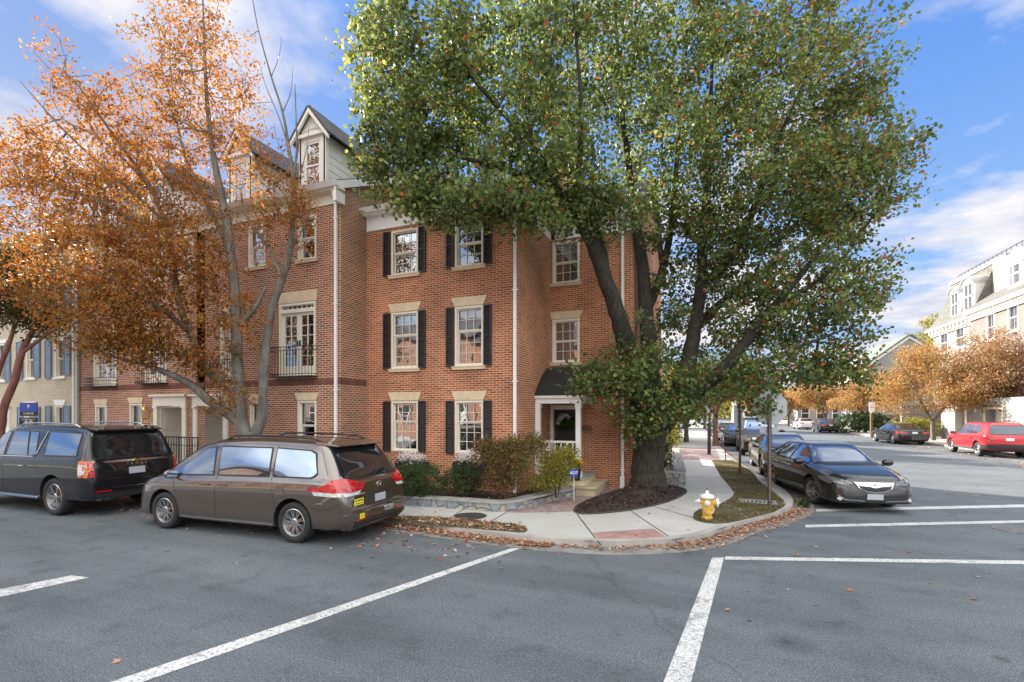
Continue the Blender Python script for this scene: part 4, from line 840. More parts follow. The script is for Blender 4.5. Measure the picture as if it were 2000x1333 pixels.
# white gabled house further on
YW = 67.0
HW = empty('white_gabled_house', (21,YW,SW), 0, 'white painted brick house with plain gable end and green grey roof, beyond the mansard row', 'house')
xa, xb, xp = fx(1695,YW), fx(1695,YW)+9.6, fx(1776,YW); ze = fz(1695,712,YW); zp = fz(1776,656,YW); xb = xp+(xp-xa)
bm = nb(); f = [(xa,-.1),(xb,-.1),(xb,ze),(xp,zp),(xa,ze)]; hull3(bm, [(a,YW,b) for a,b in f], [(a,YW+14,b) for a,b in f]); obj('wall', bm, M['whitebrick'], HW, world=True)
bm = nb()
for s, x in ((-1,xa),(1,xb)): slab(bm, (xp,YW-.3,zp+.05),(xp,YW+14.3,zp+.05),(x+s*.4,YW+14.3,ze-.25),(x+s*.4,YW-.3,ze-.25), .15)
obj('roof', bm, M['greenroof'], HW, world=True)
bm = nb()
for s, x in ((-1,xa),(1,xb)): hull3(bm, [(xp,YW-.12,zp),(xp,YW-.12,zp-.3),(x+s*.35,YW-.12,ze-.55),(x+s*.35,YW-.12,ze-.25)], [(xp,YW-.02,zp),(xp,YW-.02,zp-.3),(x+s*.35,YW-.02,ze-.55),(x+s*.35,YW-.02,ze-.25)])
obj('bargeboard', bm, M['white'], HW, world=True)
WW_ = Wall((xa,0,0), (0,-1,0), (-1,0,0), None, HW)
for y in (69,72,75.5,79):
    for z in (1.2,4.3): 
        bm = nb(); box(bm, xa-.08, xa-.001, y-.5, y+.5, z, z+1.7); w = obj('window', bm, M['room'], HW, world=True)
        bm = nb(); box(bm, xa-.1, xa-.001, y-.85, y-.5, z, z+1.7); box(bm, xa-.1, xa-.001, y+.5, y+.85, z, z+1.7); obj('shutter', bm, M['bluesh'], w, world=True)
# far white terraces closing the street
def farhouse(x0, x1, y, h, m, label, nw=3, back=False):
    R = empty('distant_house', ((x0+x1)/2,y,0), 0, label, 'house', None); bm = nb(); box(bm, x0, x1, y, y+9, -.1, h); obj('wall', bm, M[m], R, world=True)
    bm = nb(); xm = (x0+x1)/2
    hull3(bm, [(x0-.2,y-.3,h+.002),(x1+.2,y-.3,h+.002),(x1+.2,y+4.5,h+2.4),(x0-.2,y+4.5,h+2.4)], [(x0-.2,y+9.3,h+.002),(x1+.2,y+9.3,h+.002),(x1+.2,y+4.6,h+2.4),(x0-.2,y+4.6,h+2.4)]); obj('roof', bm, M['roof'], R, world=True)
    for i in range(nw):
        for z in (1.2,4.2):
            if z+1.5 > h: continue
            u = x0+(x1-x0)*(i+.5)/nw; ys = (lambda a, b: (y+9-b+y, y+9-a+y)) if back else (lambda a, b: (a, b)); bm = nb(); box(bm, u-.5, u+.5, *ys(y-.06, y-.001), z, z+1.6); w = obj('window', bm, M['room'], R, world=True)
            bm = nb(); box(bm, u-.58, u-.5, *ys(y-.09, y-.001), z-.08, z+1.68); box(bm, u+.5, u+.58, *ys(y-.09, y-.001), z-.08, z+1.68); box(bm, u-.5, u+.5, *ys(y-.09, y-.061), z+.76, z+.84); obj('frame', bm, M['white'], w, world=True)
farhouse(13.5, 20, 92, 6.3, 'whitebrick', 'small white house seen under the far orange trees, right of the distant cars')
farhouse(5, 13, 118, 6.0, 'offwhite', 'far white siding house closing the view at the end of the side street', 4)
farhouse(-14, -5.5, 36, 6.2, 'cream', 'cream house glimpsed through the big tree behind the corner house')
farhouse(-13, -4, 62, 6.5, 'brickR', 'red brick house far along the left sidewalk of the side street')
farhouse(-16, -5, 96, 6.5, 'whitebrick', 'pale house at the far end of the left sidewalk')
# opposite side of the main street (behind the viewer; seen in glass and lighting the fronts)
farhouse(-34, -18, -23, 8.5, 'brickC', 'red brick row house standing opposite the cream house', 6, True)
farhouse(-17.9, -3, -23, 8.0, 'brickA', 'orange brick row house standing opposite the corner house', 6, True)
sheet('opposite_sidewalk', [(-70,-9),(-1,-9),(-1,-13.9),(-70,-13.9)], SW, M['concrete'], thick=.12)
# ================================================================ CARS (local: +x forward, +y left, z up)
def pchip(xs, ys, x):
    xs = np.array(xs, float); ys = np.array(ys, float); h = np.diff(xs); d = np.diff(ys)/h; m = np.zeros(len(xs))
    for i in range(1, len(xs)-1):
        if d[i-1]*d[i] > 0: w1 = 2*h[i]+h[i-1]; w2 = h[i]+2*h[i-1]; m[i] = (w1+w2)/(w1/d[i-1]+w2/d[i])
    m[0] = d[0]; m[-1] = d[-1]; i = np.clip(np.searchsorted(xs, x)-1, 0, len(xs)-2); t = (x-xs[i])/h[i]
    return ys[i]*(2*t**3-3*t**2+1)+m[i]*h[i]*(t**3-2*t**2+t)+ys[i+1]*(-2*t**3+3*t**2)+m[i+1]*h[i]*(t**3-t**2)
def carhull(S, waist=.02, tuck=.05):
    """S rows: x, zbottom, zbelt, ztop, wlow, wbelt, wroof"""
    S = sorted(S); X = [s[0] for s in S]; xs = sorted(set(list(np.linspace(X[0], X[-1], 110))+X))
    cols = [[pchip(X, [s[k] for s in S], x) for x in xs] for k in range(1, 7)]
    bm = nb(); rings = []
    for i, x in enumerate(xs):
        zb, zs, zt, wl, ws, wr = [c[i] for c in cols]; g = max(zt-zs, .004); hh = zs-zb
        pts = [(0,zb),(wl*.78,zb),(wl*.95,zb+.015),(wl,zb+.09*min(1,hh)),(wl+(ws-wl)*.4+.012,zb+hh*.38),(wl+(ws-wl)*.7+.022,zb+hh*.62),(ws+.018,zs-hh*.17),(ws+.004,zs-hh*.04),(ws-.02-(ws-wr)*.06,zs+min(.02,g*.2)),
               (wr+(ws-wr)*.62,zs+g*.32),(wr+(ws-wr)*.26,zs+g*.66),(wr+(ws-wr)*.03,zt-g*.13),(wr*.90,zt-g*.035),(wr*.72,zt-g*.008),(wr*.35,zt),(0,zt+.002)]
        P = [np.array(p, float) for p in pts]
        Q = [P[0]]
        for a, b in zip(P, P[1:]): Q += [a*.72+b*.28, a*.28+b*.72]
        Q.append(P[-1]); half = Q
        ring = [(x, q[0], q[1]) for q in half]+[(x, -q[0], q[1]) for q in half[-2:0:-1]]
        rings.append([bm.verts.new(p) for p in ring])
    n = len(rings[0])
    for a, b in zip(rings, rings[1:]):
        for k in range(n): bm.faces.new((a[k], a[(k+1)%n], b[(k+1)%n], b[k]))
    bm.faces.new(rings[0]); bm.faces.new(rings[-1][::-1]); bmesh.ops.recalc_face_normals(bm, faces=bm.faces)
    return bm
def decal(bvh, outline, axis, sgn=1, off=.005, th=.004, res=.07, far=6, bm=None):
    """project a 2-D outline on the hull. axis 'y' side (x,z); 'x' end (y,z); 'z' top (x,y)"""
    d = bmesh.new(); vs = [d.verts.new((a, b, 0)) for a, b in outline]; d.faces.new(vs)
    lo = [min(p[i] for p in outline) for i in (0,1)]; hi = [max(p[i] for p in outline) for i in (0,1)]
    for i in (0,1):
        v = lo[i]+res
        while v < hi[i]-.005:
            co = [0,0,0]; co[i] = v; no = [0,0,0]; no[i] = 1
            bmesh.ops.bisect_plane(d, geom=d.verts[:]+d.edges[:]+d.faces[:], plane_co=co, plane_no=no); v += res
    bmesh.ops.triangulate(d, faces=[f for f in d.faces if len(f.verts) > 4])
    mp = {}; out = bm if bm is not None else bmesh.new()
    for v in d.verts:
        a, b = v.co.x, v.co.y
        if axis == 'y': o, r = Vector((a, sgn*far, b)), Vector((0,-sgn,0))
        elif axis == 'x': o, r = Vector((sgn*far, a, b)), Vector((-sgn,0,0))
        else: o, r = Vector((a, b, sgn*far)), Vector((0,0,-sgn))
        loc, no, idx, ds = bvh.ray_cast(o, r)
        if loc is None: continue
        if no.dot(r) > 0: no = -no
        mp[v] = (out.verts.new(loc+no*off), out.verts.new(loc+no*(off+th)))
    for f in d.faces:
        if all(v in mp for v in f.verts): out.faces.new([mp[v][1] for v in f.verts])
    for e in d.edges:
        if len(e.link_faces) == 1 and all(v in mp for v in e.verts):
            a, b = e.verts; out.faces.new((mp[a][0], mp[b][0], mp[b][1], mp[a][1]))
    d.free(); return out
def wheel(root, x, y, r, w, side, spokes, rimr, style, steer=0, name='wheel'):
    e = bpy.data.objects.new(name, None); C.objects.link(e); e.parent = root; e.location = (x, y, r); e.rotation_euler = (0, 0, steer); e.empty_display_size = .1
    R90 = Matrix.Rotation(-pi/2*side, 4, 'X'); bm = nb()
    k = w/2; prof = [(rimr,-k*.9),(r*.9,-k),(r*.97,-k*.86),(r,-k*.55),(r,k*.55),(r*.97,k*.86),(r*.93,k),(rimr+.03,k*1.02),(rimr,k*.88),(rimr-.01,-k*.8)]
    lathe(bm, prof, 40, R90, cap=False); obj('tyre', bm, M['rubber'], e, smooth=True)
    bm = nb(); lathe(bm, [(rimr,k*.86),(rimr-.012,k*.93),(rimr-.028,k*.88),(rimr-.035,k*.2),(rimr*.5,k*.05),(.01,k*.05)], 40, R90, cap=False); obj('rim', bm, pm('rim barrel', (.16,.16,.165), .4, .1, met=.8), e, smooth=True)
    bm = nb(); M4 = Matrix.Rotation(-pi/2*side, 4, 'X')
    for i in range(spokes):
        a = 2*pi*i/spokes
        def P(rr, aa, zz): return tuple(M4 @ Vector((rr*cos(aa), rr*sin(aa), zz)))
        for dd in ((-.11,.11) if style == 'twin' else (0,)):
            aw = (.036 if style == 'twin' else .085); a0 = a+dd*(.5 if style == 'twin' else 0); a1 = a+dd
            hull3(bm, [P(.05,a0-.3,k*.50),P(.05,a0+.3,k*.50),P(.05,a0+.25,k*.72),P(.05,a0-.25,k*.72)], [P(rimr-.02,a1-aw*1.6,k*.60),P(rimr-.02,a1+aw*1.6,k*.60),P(rimr-.02,a1+aw*1.1,k*.88),P(rimr-.02,a1-aw*1.1,k*.88)])
    lathe(bm, [(.075,k*.45),(.075,k*.70),(.05,k*.80),(.01,k*.80)], 16, M4); lathe(bm, [(rimr-.03,k*.84),(rimr-.012,k*.94),(rimr-.002,k*.9)], 40, M4, cap=False)
    obj('spokes', bm, M['alloy'], e)
    return e
def build_car(sp):
    if 'zs' in sp:      # lower greenhouse
        q = lambda z: z if z < 1.02 else 1.02+(z-1.02)*sp['zs']
        sp = dict(sp); sp['S'] = [(a,b,q(c),q(d),e,f,g) for a,b,c,d,e,f,g in sp['S']]
        for k in ('windscreen','rear_window'): sp[k] = [(a,q(b)) for a,b in sp[k]]
        sp['side_windows'] = [[(a,q(b)) for a,b in w] for w in sp['side_windows']]
    P = sp['pose']; root = empty(sp['name'], (P[0], P[1], 0), radians(P[2]), sp['label'], sp['cat'], sp.get('group'))
    bm = carhull(sp['S'])
    me = bpy.data.meshes.new('body'); bm.to_mesh(me); bvh = BVHTree.FromBMesh(bm); bm.free()
    me.materials.append(M[sp['paint']]); body = bpy.data.objects.new('body', me); C.objects.link(body)
    ax = sp['axles']; r = sp['r']; hw = sp['hw']; wr_ = sp.get('well', r+.055)
    cut = nb()
    for x in ax:
        for s in (-1, 1):
            lathe(cut, [(wr_,-.22),(wr_,.25)], 48, Matrix.Translation((x, s*(hw-.05), r+.01)) @ Matrix.Rotation(pi/2, 4, 'X'))
    bmesh.ops.recalc_face_normals(cut, faces=cut.faces)
    cm = bpy.data.meshes.new('cut'); cut.to_mesh(cm); cut.free(); cm.materials.append(M['blackpl']); co = bpy.data.objects.new('cut', cm); C.objects.link(co)
    md = body.modifiers.new('b', 'BOOLEAN'); md.operation = 'DIFFERENCE'; md.object = co; md.solver = 'EXACT'; md.material_mode = 'TRANSFER'
    bpy.context.view_layer.update(); nm = bpy.data.meshes.new_from_object(body.evaluated_get(bpy.context.evaluated_depsgraph_get())); body.modifiers.clear(); body.data = nm; nm.name = 'body'
    bpy.data.objects.remove(co); nm.polygons.foreach_set('use_smooth', [True]*len(nm.polygons)); body.parent = root
    try: nm.set_sharp_from_angle(angle=radians(38))
    except Exception: pass
    def part(name, axis, outl, mat, sides=(1,), parent=root, off=.005, th=.004, res=.07, both=False):
        for s in sides:
            b = decal(bvh, outl, axis, s, off, th, res); q = obj(name, b, M[mat] if isinstance(mat, str) else mat, parent, smooth=True, recalc=False); q.data.set_sharp_from_angle(angle=radians(30))
        return q
    g = sp.get('glass', 'cglass')
    for w in sp['side_windows']:
        for s in (1,-1):
            xs = [p[0] for p in w]; cx = sum(xs)/len(xs); cz = sum(p[1] for p in w)/len(w)
            big = [(cx+(p[0]-cx)*(1+.05/max(.2,abs(p[0]-cx))*.5), cz+(p[1]-cz)*(1+.05/max(.12,abs(p[1]-cz))*.5)) for p in w]
            t = part('window_seal', 'y', big, 'blackpl', (s,), off=.002, th=.002)
            part('side_window', 'y', w, g, (s,), t, off=.006)
    for key, s in (('windscreen', 1), ('rear_window', -1)):
        if key in sp:
            w = sp[key]; big = [(p[0]*1.03, p[1]+(.02 if p[1] > sum(q[1] for q in w)/len(w) else -.02)) for p in w]
            t = part('window_seal', 'x', big, 'blackpl', (s,), off=.002, th=.002)
            part(key, 'x', w, sp.get('wglass', g) if s == 1 else sp.get('rglass', g), (s,), t, off=.006)
    wrap = {}
    for nm_, axis, sides, outl, mat, off, th in sp.get('decals', []):
        if nm_ in ('tail_light', 'reverse_light', 'headlight'):     # lamps that wrap the corner: side and end faces in one lamp
            for s in sides:
                k = (nm_, s if axis == 'y' else (1 if sum(p[0] for p in outl) > 0 else -1), mat); b_ = wrap.setdefault(k, nb()); decal(bvh, outl, axis, s, off, th, .07, bm=b_)
        else: part(nm_, axis, outl, mat, sides, off=off, th=th)
    for (nm_, s_, mat), b_ in wrap.items():
        bmesh.ops.remove_doubles(b_, verts=b_.verts, dist=.012); obj(nm_, b_, M[mat], root, recalc=False)
    # seams
    for s in (1,-1):
        for ln in sp.get('seams', []):
            b = nb()
            for (x0,z0),(x1,z1) in zip(ln, ln[1:]):
                t = Vector((x1-x0, z1-z0)).normalized()*.0035; n = (-t.y, t.x)
                decal(bvh, [(x0-n[0],z0-n[1]),(x1-n[0],z1-n[1]),(x1+n[0],z1+n[1]),(x0+n[0],z0+n[1])], 'y', s, .0012, .001, .1, bm=b)
            obj('door_seam', b, M['blackpl'], root, recalc=False)
    for x, z in sp.get('handles', []):
        for s in (1,-1):
            loc = bvh.ray_cast(Vector((x, s*4, z)), Vector((0,-s,0)))[0]; b = nb(); box(b, x-.09, x+.09, loc.y+s*.012 if s > 0 else loc.y-.035, loc.y+.035 if s > 0 else loc.y-.012, z-.014, z+.014); bevel(b, .006)
            box(b, x-.085, x-.06, min(loc.y,loc.y+s*.02), max(loc.y,loc.y+s*.02), z-.01, z+.01); box(b, x+.06, x+.085, min(loc.y,loc.y+s*.02), max(loc.y,loc.y+s*.02), z-.01, z+.01); obj('door_handle', b, M[sp.get('hmat','chrome')], root)
    if 'mirror' in sp:
        x, z, y = sp['mirror']
        for s in (1,-1):
            b = nb(); bmesh.ops.create_uvsphere(b, u_segments=14, v_segments=10, radius=1, matrix=Matrix.Translation((x, s*(y+.11), z)) @ Matrix.Diagonal((.075,.13,.085,1)))
            for v in b.verts:
                if v.co.x < x-.035: v.co.x = x-.035
            tube(b, [(x+.01, s*(y-.06), z-.07),(x+.01, s*(y+.05), z-.05)], .025, 6); mo = obj('wing_mirror', b, M[sp['paint']], root, smooth=True)
            b = nb(); box(b, x-.040, x-.036, s*(y+.11)-.095, s*(y+.11)+.095, z-.055, z+.055); obj('mirror_glass', b, M['cglass'], mo)
    for s in (1,-1):
        for i, x in enumerate(ax): wheel(root, x, s*(hw-sp.get('tw',.22)/2-.012), r, sp.get('tw',.22), s, sp['spokes'], sp['rimr'], sp['style'], radians(sp.get('steer',0)) if i == 1 else 0)
    if 'rails' in sp:
        x0, x1, y, z = sp['rails']
        for s in (1,-1):
            b = nb(); zz = lambda x: (bvh.ray_cast(Vector((x, s*y, 5)), Vector((0,0,-1)))[0] or Vector((0,0,z))).z
            n = 12; pts = [(x0+(x1-x0)*k/n, s*y, zz(x0+(x1-x0)*k/n)+(0.0 if k in (0,n) else .055)) for k in range(n+1)]; tube(b, pts, .018, 6); obj('roof_rail', b, M[sp.get('railmat','alloy')], root, smooth=True)
    for nm_, p, sz, mat in sp.get('boxes', []):
        b = nb(); box(b, p[0]-sz[0], p[0]+sz[0], p[1]-sz[1], p[1]+sz[1], p[2]-sz[2], p[2]+sz[2]); bevel(b, min(sz)*.4, 1); obj(nm_, b, M[mat], root)
    # under tray
    b = nb(); box(b, ax[0]-.5, ax[1]+.5, -hw*.72, hw*.72, sp['S'][len(sp['S'])//2][1]-.03, sp['S'][len(sp['S'])//2][1]+.05); obj('underbody', b, M['blackpl'], root)
    return root, bvh
mir = lambda pts: pts+[(-a, b) for a, b in pts[::-1]]
def hit(bvh, y, z, s=-1): return bvh.ray_cast(Vector((s*6, y, z)), Vector((-s,0,0)))[0]
def hitn(bvh, y, z, s=-1): return bvh.ray_cast(Vector((s*6, y, z)), Vector((-s,0,0)))[1]
# ---- minivan
van = dict(name='minivan', label='taupe grey minivan with red tail lights, parked in front of the brick row houses', cat='minivan', paint='p_van', pose=(-8.02,7.02,182.6), axles=(-1.53,1.53), r=.345, hw=.93, tw=.225, spokes=9, rimr=.235, style='twin', well=.405,
 S=[(-2.60,.34,.62,.74,.70,.74,.66),(-2.57,.29,.72,.98,.80,.84,.74),(-2.50,.27,.86,1.06,.86,.89,.78),(-2.40,.26,.98,1.17,.90,.915,.78),(-2.28,.25,1.03,1.36,.92,.925,.76),(-2.14,.24,1.05,1.56,.93,.93,.72),(-2.02,.24,1.055,1.69,.93,.93,.70),(-1.85,.23,1.06,1.735,.93,.93,.70),(-1.2,.22,1.05,1.775,.93,.93,.71),(-.4,.21,1.03,1.79,.93,.93,.72),(.35,.21,1.0,1.76,.93,.93,.70),(.8,.21,.99,1.66,.93,.93,.68),(1.1,.21,.985,1.50,.93,.925,.67),(1.35,.22,.98,1.33,.93,.92,.68),(1.6,.22,.97,1.145,.93,.915,.70),(1.75,.22,.955,1.06,.925,.905,.70),(2.0,.22,.90,.985,.91,.87,.66),(2.25,.22,.80,.88,.86,.80,.60),(2.40,.23,.68,.75,.77,.70,.54),(2.47,.26,.56,.63,.66,.60,.48)],
 zs=.93, side_windows=[[(1.28,1.045),(1.22,1.12),(.92,1.36),(.62,1.55),(.42,1.585),(.30,1.08)],[(.16,1.085),(.27,1.60),(-.92,1.60),(-.98,1.11)],[(-1.10,1.115),(-1.05,1.60),(-1.75,1.57),(-1.86,1.52),(-1.98,1.2),(-1.93,1.15),(-1.86,1.12)]],
 windscreen=mir([(-.70,1.10),(-.60,1.64)]), rear_window=[(-.70,1.09),(-.78,1.16),(-.64,1.58),(-.58,1.62),(.58,1.62),(.64,1.58),(.78,1.16),(.70,1.09)], rglass='cglassd',
 seams=[[(1.3,1.03),(1.28,.95),(1.2,.7),(1.15,.30)],[(.22,1.64),(.20,.30)],[(-1.04,1.62),(-1.05,1.1),(-1.12,.8),(-1.19,.5)],[(1.15,.29),(-1.1,.29)],[(-1.90,.62),(-2.3,.60),(-2.45,.72)],[(-1.9,1.66),(-2.05,1.4),(-2.2,1.15)],[(1.6,.93),(2.1,.80)]],
 handles=[(.42,.90),(.02,.90)], hmat='p_van', mirror=(1.22,1.06,.90), rails=(-1.9,.3,.60,1.78), railmat='blackpl',
 decals=[('tail_light','y',(1,-1),[(-1.88,.955),(-1.86,.90),(-2.62,.88),(-2.62,1.10),(-2.30,1.09),(-2.2,1.02),(-2.12,.97)],'redlens',.004,.012),
         ('tail_light','x',(-1,),[(.48,.90),(.84,.88),(.90,1.12),(.70,1.08),(.52,1.03),(.40,1.0)],'redlens',.004,.012),('tail_light','x',(-1,),[(-.48,.90),(-.84,.88),(-.90,1.12),(-.70,1.08),(-.52,1.03),(-.40,1.0)],'redlens',.004,.012),
         ('reverse_light','y',(1,-1),[(-1.94,.895),(-1.99,.83),(-2.62,.82),(-2.62,.88)],'clearlens',.003,.010),('reverse_light','x',(-1,),[(.50,.90),(.56,.84),(.84,.82),(.85,.88)],'clearlens',.003,.010),('reverse_light','x',(-1,),[(-.50,.90),(-.56,.84),(-.84,.82),(-.85,.88)],'clearlens',.003,.010),
         ('fuel_flap','y',(1,),[(-1.16,.80),(-1.16,.93),(-1.36,.93),(-1.36,.80)],'p_van',.001,.004),
         ('sill_trim','y',(1,-1),[(1.1,.275),(1.1,.295),(-1.1,.295),(-1.1,.275)],'chrome',.004,.006),
         ('rear_bumper','x',(-1,),[(-.86,.30),(-.88,.52),(-.7,.56),(.7,.56),(.88,.52),(.86,.30)],'p_van',.006,.03),('lower_bumper','x',(-1,),[(-.75,.28),(-.72,.40),(.72,.40),(.75,.28)],'blackpl',.03,.02),
         ('number_plate_recess','x',(-1,),[(-.36,.60),(-.42,.66),(-.34,.80),(.34,.80),(.42,.66),(.36,.60)],pm('plate recess paint', (.07,.063,.056), .35, .1, met=.5),.001,.003),  # greyer tone than the body for the plate recess
         ('number_plate','x',(-1,),[(-.155,.64),(-.155,.77),(.155,.77),(.155,.64)],'plate',.008,.006),('chrome_bar','x',(-1,),[(-.34,.80),(-.34,.82),(.34,.82),(.34,.80)],'p_van',.01,.02),
         ('rear_reflector','x',(-1,),[(.42,.40),(.42,.425),(.66,.43),(.68,.405)],'redlens',.036,.01),('rear_reflector','x',(-1,),[(-.42,.40),(-.42,.425),(-.66,.43),(-.68,.405)],'redlens',.036,.01),
         ('headlight','y',(1,-1),[(1.75,.80),(2.1,.66),(2.42,.60),(2.40,.72),(2.1,.82)],'headlens',.004,.01),('headlight','x',(1,),[(.35,.60),(.5,.73),(.78,.80),(.8,.66)],'headlens',.004,.01),('grille','x',(1,),mir([(-.33,.55),(-.30,.68)]),'chrome',.004,.01)],
 )
RV, bv = build_car(van)
b = nb()
hull3(b, [(-1.80,-.68,1.62),(-1.80,.68,1.62),(-1.80,.68,1.688),(-1.80,-.68,1.688)], [(-2.22,-.64,1.605),(-2.22,.64,1.605),(-2.20,.64,1.635),(-2.20,-.64,1.635)]); bevel(b, .012); obj('roof_spoiler', b, M['p_van'], RV, smooth=False)
b = nb(); p = hit(bv, 0, .935); lathe(b, [(.062,0),(.062,.012),(.05,.014),(.05,.004),(.046,.004)], 24, Matrix.Translation(p+Vector((-.002,0,0))) @ Matrix.Rotation(-pi/2, 4, 'Y') @ Matrix.Diagonal((.75,1,1,1)), cap=False)
for k in (0,1): lathe(b, [(.036,.004),(.036,.012),(.028,.012)], 20, Matrix.Translation(p+Vector((-.002,0,.012*(k)))) @ Matrix.Rotation(-pi/2, 4, 'Y') @ Matrix.Diagonal((.5 if k else .9,.45 if k else .8,1,1)), cap=False)
obj('badge', b, M['chrome'], RV)
b = nb(); tube(b, [hit(bv,.05,1.10)+Vector((-.02,0,0)), hit(bv,-.4,1.18)+Vector((-.02,0,.0))], .010, 5); obj('rear_wiper', b, M['blackpl'], RV)
def rear_label(root, bvh, y, z, w, h, m, lines, tm, off=.010):
    p = hit(bvh, y, z); n = hitn(bvh, y, z); n = n if n.x < 0 else -n; up = (Vector((0,0,1))-n*n.z).normalized(); u = up.cross(n)
    m4 = frame4(p+n*off, u, up)
    if m: b = nb(); box(b, -w/2, w/2, -h/2, h/2, -.004, .002); b.transform(m4); obj('sticker', b, M[m], root)
    for s, sz, dy in lines: text('lettering', s, sz, M[tm], root, m4 @ Matrix.Translation((0, dy, .0045)), .001)
rear_label(RV, bv, .60, .71, .24, .105, 'yellow', [('MY DRIVING', .040, .022), ('SCARES ME TOO', .026, -.026)], 'black')
rear_label(RV, bv, .56, .47, .12, .085, 'yellow', [('GO', .045, 0)], 'amberlens', .045)
rear_label(RV, bv, -.22, .485, .3, .1, None, [('IRON BOX', .060, .02), ('IS HOW WE ROLL', .032, -.032)], 'white', .040)
# ---- big black SUV
suv = dict(name='large_suv', label='large glossy black SUV parked behind the minivan, cut by the left edge of the photo', cat='SUV', paint='p_black', pose=(-14.42,6.82,181.0), axles=(-1.53,1.54), r=.40, hw=.95, tw=.26, spokes=6, rimr=.28, style='twin', well=.465,
 S=[(-2.70,.42,.66,.90,.78,.80,.72),(-2.68,.38,.86,1.10,.84,.86,.78),(-2.62,.36,1.06,1.26,.89,.90,.80),(-2.54,.35,1.18,1.42,.92,.93,.79),(-2.46,.34,1.22,1.62,.94,.94,.77),(-2.36,.34,1.22,1.80,.95,.945,.74),(-2.22,.33,1.22,1.87,.95,.95,.735),(-1.8,.32,1.22,1.90,.95,.95,.74),(-.6,.30,1.20,1.92,.95,.95,.75),(.3,.30,1.18,1.90,.95,.95,.74),(.75,.30,1.17,1.80,.95,.945,.72),(1.1,.30,1.16,1.55,.95,.94,.72),(1.35,.30,1.15,1.36,.95,.93,.74),(1.6,.31,1.13,1.26,.95,.92,.76),(2.2,.32,1.06,1.16,.93,.90,.74),(2.5,.34,.9,1.0,.88,.85,.70),(2.62,.4,.72,.82,.80,.78,.64)],
 side_windows=[[(1.22,1.22),(1.15,1.30),(.80,1.66),(.62,1.73),(.42,1.75),(.40,1.24)],[(.27,1.245),(.25,1.755),(-.32,1.76),(-.54,1.25)],[(-.60,1.25),(-.40,1.76),(-.70,1.75),(-.86,1.28)],[(-1.20,1.27),(-1.14,1.76),(-2.20,1.73),(-2.27,1.29)]],
 windscreen=mir([(-.74,1.28),(-.64,1.76)]), rear_window=mir([(-.80,1.24),(-.70,1.76)]), rglass='cglassd',
 seams=[[(1.25,1.2),(1.2,.9),(1.18,.42)],[(.33,1.78),(.31,.42)],[(-.84,1.78),(-.86,1.25),(-.9,1.0),(-1.08,.85)],[(1.18,.42),(-1.0,.42)],[(-2.02,.68),(-2.4,.66)]],
 handles=[(.50,1.03),(-.45,1.03)], mirror=(1.15,1.24,.92), rails=(-1.9,.35,.64,1.9), railmat='alloy',
 decals=[('tail_light','y',(1,-1),[(-2.44,.86),(-2.44,1.19),(-2.72,1.17),(-2.72,.84)],'amberlens',.004,.014),('tail_light','x',(-1,),[(.80,.85),(.82,1.17),(.93,1.19),(.95,.86)],'redlens',.004,.014),('tail_light','x',(-1,),[(-.80,.85),(-.82,1.17),(-.93,1.19),(-.95,.86)],'redlens',.004,.014),
         ('reverse_light','y',(1,-1),[(-2.46,.90),(-2.46,1.12),(-2.60,1.10),(-2.60,.90)],'clearlens',.012,.012),
         ('window_trim','y',(1,-1),[(1.2,1.195),(1.2,1.215),(-.78,1.24),(-.90,1.30),(-1.06,1.78),(-1.03,1.78),(-.86,1.28),(-.76,1.225)],'chrome',.004,.008),
         ('chrome_bar','x',(-1,),[(-.66,1.14),(-.60,1.165),(.60,1.165),(.66,1.14),(.60,1.125),(-.60,1.125)],'chrome',.006,.018),
         ('number_plate','x',(-1,),[(-.165,.86),(-.165,1.0),(.165,1.0),(.165,.86)],'plate',.006,.006),('bumper_trim','x',(-1,),[(-.84,.59),(-.84,.605),(.84,.605),(.84,.59)],'chrome',.006,.012),
         ('rear_reflector','x',(-1,),[(.50,.53),(.50,.56),(.80,.56),(.80,.53)],'redlens',.004,.01),('rear_reflector','x',(-1,),[(-.50,.53),(-.50,.56),(-.80,.56),(-.80,.53)],'redlens',.004,.01),
         ('lower_bumper','x',(-1,),[(-.78,.40),(-.80,.5),(.80,.5),(.78,.40)],'blackpl',.004,.02)],
 boxes=[('running_board',(0,.90,.36),(1.0,.07,.025),'alloy'),('running_board',(0,-.90,.36),(1.0,.07,.025),'alloy')])
RS_, bs = build_car(suv)
for y in (.72,.56):
    b = nb(); lathe(b, [(.042,-.1),(.045,.0),(.036,.0),(.034,-.1)], 16, Matrix.Translation((-2.68,y,.40)) @ Matrix.Rotation(-pi/2, 4, 'Y'), cap=False); obj('exhaust_tip', b, M['chrome'], RS_, smooth=True)
b = nb(); hull3(b, [(-2.2,-.70,1.83),(-2.2,.70,1.83),(-2.2,.70,1.885),(-2.2,-.70,1.885)], [(-2.50,-.66,1.79),(-2.50,.66,1.79),(-2.48,.66,1.825),(-2.48,-.66,1.825)]); bevel(b, .01); obj('roof_spoiler', b, M['p_black'], RS_)
rear_label(RS_, bs, .0, 1.075, .3, .1, None, [('T  A  H  O  E', .075, 0)], 'chrome', .004)
p = hit(bs, 0, 1.145); b = nb(); box(b, p.x-.04, p.x-.02, -.075, .075, 1.13, 1.16); box(b, p.x-.041, p.x-.021, -.04, .04, 1.115, 1.175); obj('badge', b, M['brass'], RS_)
